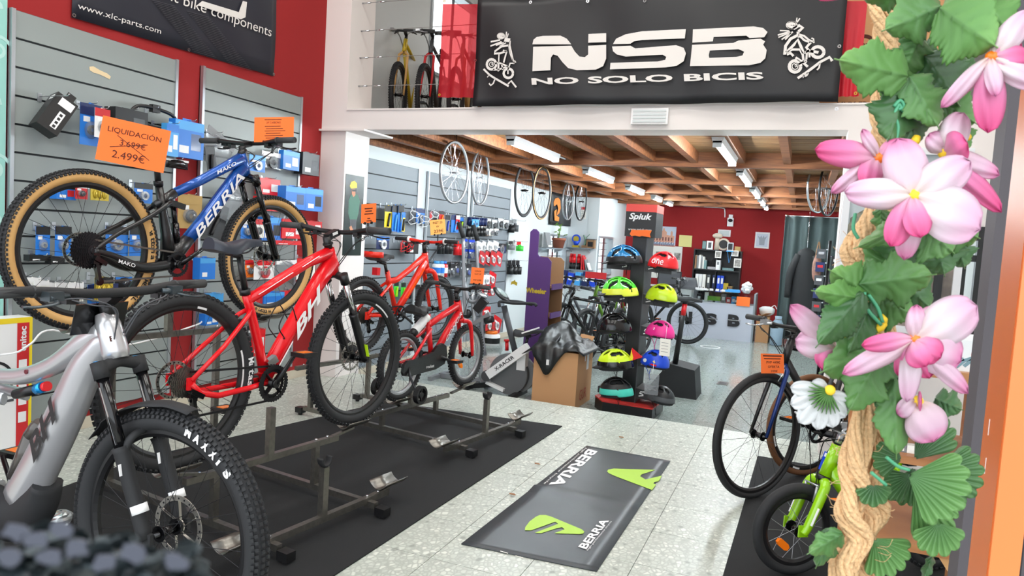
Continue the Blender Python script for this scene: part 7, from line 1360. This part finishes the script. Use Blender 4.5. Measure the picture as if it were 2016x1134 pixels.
MB().bb((.05, -.012, .06), (W_ - .06, -.006, H_ - .09)).build('mirror_glass', mat('mirror_glass', (235, 240, 242), .02, 1), t); MB().bb((W_ * .55, -.03, .06), (W_ * .62, -.012, H_ - .09)).build('frame_bar', 'black', t); MB().bb((W_ * .05, -.03, H_ * .68), (W_ - .06, -.012, H_ * .74)).build('frame_bar', 'black', t)
# wooden display shelf
a = far(1690, 735, 2.0); zT, z2_, z3_ = far(1945, 728, 2.0).z, far(1800, 894, 2.0).z, far(1800, 1066, 2.0).z; x0, x1 = .185, .525; yf, yb = 2.22, 2.60
t = thing('display_shelf', 'orange brown wooden display shelf behind the flower rope', 'shelf', ((x0 + x1) / 2, 2.4, 0)); O = V(((x0 + x1) / 2, 2.4, 0))
for z in (zT, z2_, z3_, .12): MB().bb((x0 - O.x, yf - 2.4, z - .022), (x1 - O.x, yb - 2.4, z)).build('shelf_board', 'ply', t)
for x in (x0, x1 - .018): MB().bb((x - O.x, yf - 2.4 + (0 if x > .3 else .0), 0), (x + .018 - O.x, yb - 2.4, zT - .022)).build('side_panel', 'ply', t) if x > .3 else MB().bb((x - O.x, yb - 2.43, 0), (x + .03 - O.x, yb - 2.4, zT - .022)).build('corner_post', 'ply', t)
for z in (zT - .022, z3_ - .022): MB().prism([(x1 - .018 - O.x, z), (x1 - .018 - O.x, z - .13), (x1 - .11 - O.x, z)], frame((0, yf - 2.4 + .02, 0), (1, 0, 0), (0, 0, 1)), .016).build('gusset', 'ply_light', t)
t = thing('cardboard_tray', 'white cardboard tray with red lettering on the wooden shelf', 'box', (.425, 2.36, zT)); 
for a, b_ in (((-.10, -.11, 0), (.085, -.106, .085)), ((-.10, .106, 0), (.085, .11, .085)), ((-.10, -.106, 0), (-.096, .106, .085)), ((.081, -.106, 0), (.085, .106, .085)), ((-.096, -.106, 0), (.081, .106, .004))): MB().bb(a, b_).build('tray_side', 'white', t)
text('BARRABES', (.02, -.1105, .045), (.045, 0, 0), (0, 0, .007), 'red', t, .03)
for k in range(3): ribbon(bb_ := MB(), [(0, 0), (.018, .020), (.034, .028)], .009, frame((-.03 + .018 * k, -.1105, .006 + .004 * k), (1, 0, 0), (0, 0, 1)), .0005); bb_.build('leaf_print', mat('leaf_print', (120, 150, 160), .6), t)
for k, (x, m, lab) in enumerate([(.25, 'kraft', 'kraft'), (.275, 'red_soft', 'red'), (.305, 'grey', 'grey'), (.33, 'paper', 'white')]): q = thing('small_box', lab + ' small box on the middle board of the wooden shelf', 'box', (x, 2.27, z2_), 'small boxes on the wooden shelf'); MB().bb((-.012, -.01, 0), (.012, .02, .022)).build('carton', m, q); MB().bb((-.006, -.011, .004), (.006, -.01, .012)).build('label', 'paper', q)
# door posts
pa, pb = at(1960, 260, 1, 1.2), at(2003, 240, 1, 1.2)
struct(MB().bb((.2495, 1.2, 0), (.34, 1.26, 3.35)).build('door_1', mat('post_grey', (84, 80, 83), .6, spec=.2)))
mat('orange_shaded', (196, 98, 36), .35); mat('orange_lit', (232, 130, 70), .3)  # one orange post: shaded side and daylit front painted as two colours
o = struct(MB().bb((.2075, .872, 0), (.235, .95, 3.35)).build('door_2', 'orange_shaded')); MB().bb((.2085, .868, 0), (.235, .872, 3.35)).build('lit_front_plate', 'orange_lit', o); MB().bb((.2350, .868, 0), (.2365, .873, 3.35)).build('seal', 'dark_ink', o)
for z, y in ((1.205, .925), (1.162, .922)): MB().bb((.2070, y, z), (.2075, y + .0012, z + .018)).build('slot', 'white', o)
struct(MB().bb((.34, 1.21, 0), (RX, 1.22, 3.35)).build('window_4', 'pane'))
# ================================================================ FLOWER GARLAND AT THE DOOR
def grad(name, stops, rough=.6, trans=.35):
    m = mat(name, stops[len(stops) // 2][1], rough); n = m.node_tree.nodes; l = m.node_tree.links; b = n['Principled BSDF']
    a = n.new('ShaderNodeAttribute'); a.attribute_name = 'along'; r = n.new('ShaderNodeValToRGB'); e = r.color_ramp.elements
    e[0].position, e[1].position = stops[0][0], stops[-1][0]; e[0].color, e[1].color = lin(stops[0][1]), lin(stops[-1][1])
    for p, c in stops[1:-1]: k = e.new(p); k.color = lin(c)
    l.new(a.outputs['Fac'], r.inputs['Fac']); l.new(r.outputs['Color'], b.inputs['Base Color'])
    t = n.new('ShaderNodeBsdfTranslucent'); l.new(r.outputs['Color'], t.inputs['Color']); x = n.new('ShaderNodeMixShader'); x.inputs[0].default_value = trans
    l.new(b.outputs[0], x.inputs[1]); l.new(t.outputs[0], x.inputs[2]); l.new(x.outputs[0], n['Material Output'].inputs[0]); return m
grad('petal_pale', [(0, (236, 208, 190)), (.25, (230, 206, 214)), (.7, (228, 194, 212)), (1, (224, 126, 176))])
grad('petal_white', [(0, (232, 216, 206)), (.5, (230, 214, 222)), (1, (228, 176, 204))])
grad('petal_deep', [(0, (232, 192, 206)), (.45, (230, 138, 182)), (1, (224, 76, 138))])
grad('petal_daisy', [(0, (214, 216, 212)), (1, (226, 228, 228))])
grad('leaf_green', [(0, (72, 116, 62)), (.6, (88, 134, 70)), (1, (108, 154, 86))], .42, .18); grad('leaf_dark', [(0, (54, 88, 52)), (.6, (64, 104, 58)), (1, (80, 120, 68))], .38, .12); grad('leaf_light', [(0, (84, 130, 62)), (.6, (102, 152, 78)), (1, (130, 176, 96))], .5, .25)
mat('stem_green', (70, 150, 110), .45); mat('bud_yellow', (240, 200, 40), .6)
m = mat('rope', (220, 180, 132), .9, noise=.16, nscale=260, bump=.6)
g = thing('flower_garland', 'thick natural rope garland with pink flowers and green cloth leaves at the door', 'garland', far(1700, 800, .56)); GO = WM[g.name].translation
def gp(u, v, d): return far(u, v, d) - GO
def surf(fn, nu, nv, name, m, parent, th=.0004):
    P = [[fn(i / nu, j / nv) for i in range(nu + 1)] for j in range(nv + 1)]; b = MB().sheet(P); o = b.build(name, m, parent); at_ = o.data.attributes.new('along', 'FLOAT', 'POINT'); at_.data.foreach_set('value', [j / nv for j in range(nv + 1) for i in range(nu + 1)]); solid(o, th, 0); return o
def petal(parent, c, tip, wd, d0, d1, m, cup=.006, shape=.5, bend=0):
    c, tip = V(c), V(tip); ax = tip - c; L = ax.length; n = V((-ax.y, ax.x)) / L
    def fn(s, r):
        t = 2 * s - 1; w_ = wd / 2 * (.16 + .84 * sin(pi * min(1, r ** .85 * .5 / shape) if r ** .85 < shape else pi * .5) ) if r ** .85 < shape else wd / 2 * sqrt(max(0, 1 - ((r ** .85 - shape) / (1 - shape)) ** 2.2))
        p = c + ax * r + n * (t * w_ + bend * sin(pi * r * .8)); d = d0 + (d1 - d0) * r - cup * sin(pi * r) * .8 + cup * .9 * t * t * (w_ / (wd / 2)) + .0012 * sin(7 * t + 5 * r)
        return gp(p.x, p.y, d)
    return surf(fn, 10, 14, 'petal', m, parent)
def flower(c, d, petals, nm='pink flower', centre=True, cm='bud_yellow'):
    f = MB(); f.ell(gp(c[0], c[1], d + .001), (.0042, .0042, .0042), 12, 8); o = f.build('flower', cm, g)
    for tip, wd, dd, m, *r in petals: petal(o, c, tip, wd, d, d + dd, m, *r)
    return o
random.seed(31)
def leaf(base, tip, wd, d0, d1, m='leaf_green', teeth=7, lob=1.0, fold=.008):
    b, tp = V(base), V(tip); ax = tp - b; L = ax.length; n = V((-ax.y, ax.x)) / L; ph = random.uniform(0, 6)
    def fn(s, r):
        t = 2 * s - 1; pr_ = (sin(pi * min(1, r * 1.05 + .03)) ** .62) * (1 + .30 * lob * cos(2.6 * 2 * pi * (r - .14)) * (1 - r * .6)); tooth = 1 + .17 * (((r * teeth * 1.6) % 1) - .5) * abs(t) ** 3
        w_ = wd / 2 * max(.02, pr_) * tooth * (1 - .15 * r); back = .20 * L * (abs(t) ** 1.6) * (1 - r) * .9
        p = b + ax * (r + .0) - ax / L * back * .55 + ax / L * (.10 * L * abs(t) * (1 - r)) + n * t * w_
        d = d0 + (d1 - d0) * r - fold * (1 - abs(t)) * .8 - .0016 * abs(sin(pi * (r * 5 - 1.6 * abs(t)))) ** .6 * (1 - abs(t) ** 3) - .0012 * (abs(t) < .07) + .005 * sin(3 * r + ph) * t
        return gp(p.x, p.y, d)
    return surf(fn, 20, 56, 'leaf', m, g)
def fan(base, ang, R, spread, d0, d1, m='leaf_green', scal=5):
    b = V(base); ph = random.uniform(0, 6)
    def fn(s, r):
        th = radians(ang) + radians(spread) * (s - .5); rr = R * (.05 + .95 * r) * (1 - .16 * r ** 3 * (1 - abs(sin(pi * scal * s)) ** .5)) * (.80 + .20 * sin(pi * s)); p = b + V((cos(th), sin(th))) * rr
        d = d0 + (d1 - d0) * r + .0012 * r * sin(2 * pi * scal * 2 * s + ph) + .006 * (1 - sin(pi * s)) * r; return gp(p.x, p.y, d)
    return surf(fn, 64, 16, 'leaf', m, g)
# rope: plaits of three strands, each strand laid up from yarns
def rope(path, wpx, dd=.56, off=0):
    c = cr([gp(u, v, dd) for u, v in path], 22); ww = cr([(w_, 0, 0) for w_ in wpx], 22); L = 0; acc = [0]
    for a, b in zip(c, c[1:]): L += (b - a).length; acc.append(L)
    side = (RW @ V((1, 0, 0))); fwd = (RW @ V((0, 0, 1)))
    for k in range(3):
        st = []
        for p, w_, s in zip(c, ww, acc): R = w_.x * dd / FPX / 2; a = 2 * pi * k / 3 + s / (R * 1.9) + off; st.append((p + (side * cos(a) + fwd * sin(a)) * R * .50, R * .50, s))
        b = MB()
        for y in range(6):
            P = []
            for i, (p, r, s) in enumerate(st):
                t = (st[min(i + 1, len(st) - 1)][0] - st[max(i - 1, 0)][0]).normalized(); e1 = (fwd - t * fwd.dot(t)).normalized(); e2 = t.cross(e1); a = 2 * pi * y / 6 - s / (r * 2.2); P.append(p + (e1 * cos(a) + e2 * sin(a)) * r * .62)
            b.tube(P, [r * .44 for _, r, _ in st], 6)
        b.build('rope_strand', 'rope', g)
rope([(1728, -30), (1742, 60), (1748, 150), (1738, 230), (1742, 310), (1735, 420)], [46, 50, 54, 52, 48, 46], .60)
rope([(1732, 410), (1704, 455), (1682, 500), (1700, 545), (1728, 600)], [52, 58, 54, 50, 50], .59, off=1)
rope([(1735, 600), (1738, 690), (1728, 780), (1728, 850), (1722, 900), (1716, 960), (1722, 1010), (1700, 1060), (1710, 1150)], [48, 48, 50, 44, 48, 60, 56, 58, 60], .57, off=.5)
rope([(1735, 660), (1712, 780), (1694, 850), (1682, 910), (1684, 960), (1672, 1010), (1690, 1060), (1664, 1105), (1662, 1160)], [40, 46, 56, 60, 58, 56, 54, 58, 60], .552)
fb = []
for k in range(34):
    u, v = random.choice([(1660, 870), (1655, 930), (1740, 940), (1650, 1000), (1735, 1010), (1648, 1080), (1738, 1090), (1680, 470), (1665, 505), (1730, 40), (1720, 120), (1722, 890)]); u += random.uniform(-6, 6); v += random.uniform(-25, 25); s = 1 if u > 1700 else -1
    MB().tube(cr([gp(u - s * 10, v, .55), gp(u + s * 8, v + random.uniform(-6, 6), .545), gp(u + s * random.uniform(14, 26), v + random.uniform(-14, 14), .54)], 4), .00022, 4).build('loose_fibre', 'rope', g)
# leaves
for a in [((1855, 12), (1735, 62), 105, .53, .52, 'leaf_green'), ((1800, -20), (1690, -5), 70, .55, .55, 'leaf_green'), ((1850, 15), (1965, 95), 170, .52, .50, 'leaf_light', 9, .5), ((1930, -10), (1995, 75), 110, .56, .56, 'leaf_light'), ((1810, 75), (1772, 160), 85, .54, .55, 'leaf_green'), ((1800, 95), (1850, 110), 60, .55, .56, 'leaf_dark'),
          ((1788, 150), (1642, 116), 115, .52, .50, 'leaf_light', 7, .8), ((1775, 130), (1745, 205), 95, .545, .55, 'leaf_light'), ((1785, 165), (1745, 285), 115, .53, .52, 'leaf_dark'), ((1790, 150), (1850, 255), 95, .525, .515, 'leaf_green'), ((1820, 110), (1890, 210), 135, .55, .55, 'leaf_dark', 7, .6), ((1845, 195), (1925, 245), 85, .56, .56, 'leaf_green'), ((1880, 235), (1905, 300), 60, .57, .57, 'leaf_green'), ((1790, 195), (1800, 290), 90, .54, .54, 'leaf_dark'), ((1870, 130), (1935, 150), 70, .57, .57, 'leaf_dark'),
          ((1820, 430), (1680, 490), 48, .53, .52, 'leaf_green'), ((1735, 410), (1735, 460), 40, .56, .56, 'leaf_green'), ((1790, 440), (1770, 545), 130, .55, .55, 'leaf_dark'), ((1810, 440), (1880, 500), 120, .54, .53, 'leaf_green'), ((1860, 440), (1930, 470), 95, .56, .56, 'leaf_green'), ((1840, 470), (1860, 545), 110, .57, .57, 'leaf_dark'), ((1880, 470), (1900, 530), 70, .58, .58, 'leaf_dark'),
          ((1710, 590), (1597, 572), 60, .52, .50, 'leaf_light', 5), ((1715, 580), (1630, 530), 85, .53, .52, 'leaf_light', 6), ((1690, 560), (1845, 540), 105, .525, .515, 'leaf_green', 8), ((1725, 590), (1800, 620), 100, .54, .54, 'leaf_green'), ((1765, 545), (1835, 610), 95, .55, .55, 'leaf_dark'), ((1700, 575), (1605, 685), 80, .515, .50, 'leaf_dark', 9, .4), ((1715, 595), (1668, 700), 75, .53, .52, 'leaf_dark', 7, .4), ((1740, 590), (1740, 650), 80, .55, .55, 'leaf_dark'), ((1760, 500), (1700, 545), 90, .56, .56, 'leaf_green'),
          ((1745, 680), (1612, 735), 105, .53, .52, 'leaf_green', 7), ((1735, 700), (1668, 815), 100, .525, .52, 'leaf_green', 6), ((1725, 690), (1752, 775), 85, .54, .54, 'leaf_dark', 6), ((1700, 650), (1690, 720), 80, .55, .55, 'leaf_green'), ((1760, 745), (1765, 905), 88, .53, .525, 'leaf_green', 6, .5), ((1752, 740), (1735, 830), 60, .545, .545, 'leaf_dark'), ((1840, 785), (1897, 808), 62, .56, .56, 'leaf_dark', 4), ((1660, 1050), (1588, 1092), 52, .53, .52, 'leaf_green', 5), ((1645, 1040), (1605, 1120), 50, .55, .55, 'leaf_dark', 5), ((1835, 1095), (1815, 1150), 22, .55, .55, 'leaf_dark', 3)]: leaf(*a)
for a in [((1788, 935), 22, 130, 100, .53, .52, 'leaf_green', 6), ((1800, 905), -50, 105, 75, .55, .55, 'leaf_dark', 5), ((1835, 930), 5, 105, 95, .56, .56, 'leaf_dark', 6), ((1800, 960), 60, 120, 70, .55, .55, 'leaf_green', 5), ((1848, 1030), 90, 68, 150, .54, .54, 'leaf_green', 6), ((1775, 905), 190, 60, 120, .55, .55, 'leaf_dark', 5), ((1720, 955), 90, 44, 170, .54, .54, 'leaf_dark', 5), ((1795, 935), 150, 70, 90, .56, .56, 'leaf_dark', 5), ((1722, 1060), 55, 85, 110, .55, .55, 'leaf_green', 6), ((1800, 920), 110, 80, 80, .57, .57, 'leaf_dark', 5)]: fan(*a)
# flowers
pp_, pw, pd = 'petal_pale', 'petal_white', 'petal_deep'
flower((1798, 385), .48, [((1768, 272), 92, .01, pp_), ((1912, 318), 78, .0, pw), ((1930, 452), 112, -.01, pw, .006, .62), ((1662, 378), 62, .0, pw), ((1752, 485), 56, -.005, pd, .004, .6), ((1812, 468), 58, -.012, pd, .004, .6), ((1780, 512), 58, .012, pp_)])
flower((1728, 312), .51, [((1604, 294), 56, .0, pd, .008), ((1698, 254), 26, .0, pp_), ((1636, 380), 32, .0, pp_), ((1700, 365), 50, -.01, pd), ((1790, 282), 46, .005, pd), ((1770, 340), 60, .01, pp_)], cm='orange')
flower((1858, 300), .515, [((1898, 222), 62, .0, pw, .008), ((1830, 262), 46, .0, pp_), ((1905, 282), 66, -.02, pd, .008, .6), ((1968, 345), 44, .0, pp_), ((1972, 418), 46, .0, pd), ((1928, 362), 30, .005, pw), ((1915, 400), 60, .01, pp_)])
flower((1952, 112), .50, [((2030, 22), 52, .0, pw), ((1852, 212), 34, .0, pp_), ((1945, 262), 66, -.005, pd, .006, .6), ((2040, 172), 52, -.005, pw), ((2030, 120), 60, .0, pd), ((1960, 190), 38, -.015, pp_), ((2010, 80), 56, .006, pd)], cm='orange')
flower((1700, -30), .53, [((1606, -4), 30, 0, pd), ((1660, -20), 40, 0, pp_)])
flower((1800, 668), .48, [((1696, 680), 38, -.01, pd), ((1658, 736), 44, .0, pp_), ((1805, 600), 40, .0, pp_), ((1842, 605), 44, .005, pp_, .006, .6), ((1924, 602), 92, .0, pw, .008, .6), ((1892, 712), 92, .004, pp_, .008, .6), ((1822, 722), 62, -.014, pd, .008, .62), ((1852, 705), 56, -.010, pd, .008, .66), ((1770, 742), 46, .01, pd), ((1785, 792), 46, .002, pw), ((1906, 775), 42, .008, pp_), ((1830, 745), 50, .006, pd)], cm='orange')
flower((1806, 790), .52, [((1766, 815), 40, .0, pp_), ((1838, 870), 86, .0, pp_, .008, .6), ((1815, 790), 40, -.006, pd)])
flower((1648, 690), .535, [((1556, 600), 46, .0, pp_), ((1566, 668), 56, .003, pw, .006, .6), ((1618, 728), 60, -.004, pd, .006, .65), ((1668, 650), 36, .004, pw), ((1662, 730), 36, .004, pp_)])
dz = MB().ell(gp(1634, 768, .512), (.0038, .0038, .0038), 10, 6).build('daisy', 'bud_yellow', g)
for tip, wd in (((1556, 762), 34), ((1556, 796), 40), ((1572, 832), 42), ((1608, 846), 38), ((1640, 842), 38), ((1664, 822), 34), ((1600, 750), 30), ((1668, 790), 28)): petal(dz, (1630, 775), tip, wd, .517, .519, 'petal_daisy', .002, .62)
for k in range(13):
    a = radians(60 + 150 * k / 12); MB().tube([gp(1632, 770, .513), gp(1632 + 30 * cos(a), 774 + 30 * sin(a), .5135), gp(1632 + 42 * cos(a), 774 + 42 * sin(a), .514)], [(.0018, .0009), (.0014, .0007), (.0003, .0003)], 6).build('sepal', 'leaf_light', dz)
for u, v, u2, v2 in ((1742, 636, 1722, 655), (1668, 652, 1650, 664), (1929, 98, 1922, 82), (1806, 268, 1798, 288), (1902, 276, 1904, 262), (1740, 638, 1736, 620)):
    MB().tube([gp(u, v, .522), gp((u + u2) / 2, (v + v2) / 2, .522), gp(u2, v2, .524)], [.0024, .0034, .0014], 8).build('bud', 'bud_yellow', g)
for pts in ([(1770, 205), (1762, 225), (1768, 250), (1764, 278)], [(1770, 205), (1778, 218), (1790, 222)], [(1760, 210), (1772, 198), (1780, 210), (1768, 216)], [(1702, 575), (1706, 606), (1735, 640)], [(1710, 580), (1728, 606), (1738, 635)], [(1684, 420), (1680, 450), (1690, 470)], [(1745, 900), (1768, 918), (1790, 925)], [(1715, 930), (1745, 955)]): MB().tube(cr([gp(u, v, .518) for u, v in pts], 5), .0013, 7).build('stem', 'stem_green', g)
# dark blurred sprig low on the left, right before the lens
mat('sprig_dark', (50, 60, 64), .6); mat('sprig_mauve', (66, 69, 80), .6)
t = thing('dark_sprig', 'out of focus dark leafy sprig with mauve tips at the lower left corner', 'plant', far(150, 1110, .11)); SO = WM[t.name].translation; random.seed(17); n_ = 0
for k in range(70):
    u = random.uniform(-30, 400); top = 1040 + (.00035 * (u - 60) ** 2 if u > 60 else 0) + 22 * sin(u * .045); v = random.uniform(top + 18, 1175); d = random.uniform(.095, .12); c = far(u, v, d) - SO; a = random.uniform(0, 6.28); r = random.uniform(22, 40)
    q = [far(u + r * cos(a + b), v + r * f * sin(a + b) * .8, d + .004 * sin(b * 2)) - SO for b, f in [(2 * pi * i / 10, .75 + .25 * cos(4 * pi * i / 10)) for i in range(10)]]
    o = MB().add(q, [tuple(range(10))]).build('leaf', 'sprig_dark', t); solid(o, .0004)
for u, v in ((30, 1046), (66, 1062), (150, 1078), (122, 1046), (262, 1090), (345, 1108), (205, 1108), (20, 1100), (95, 1098)):
    q = [far(u + 30 * cos(b) * f, v + 20 * sin(b) * f, .088) - SO for b, f in [(2 * pi * i / 9, random.uniform(.6, 1.15)) for i in range(9)]]; solid(MB().add(q, [tuple(range(9))]).build('petal_tip', 'sprig_mauve', t), .0003)
MB().tube(cr([far(-60, 1160, .12) - SO, far(60, 1120, .115) - SO, far(220, 1140, .115) - SO, far(420, 1180, .115) - SO], 6), .0007, 6).build('stem', 'sprig_dark', t)
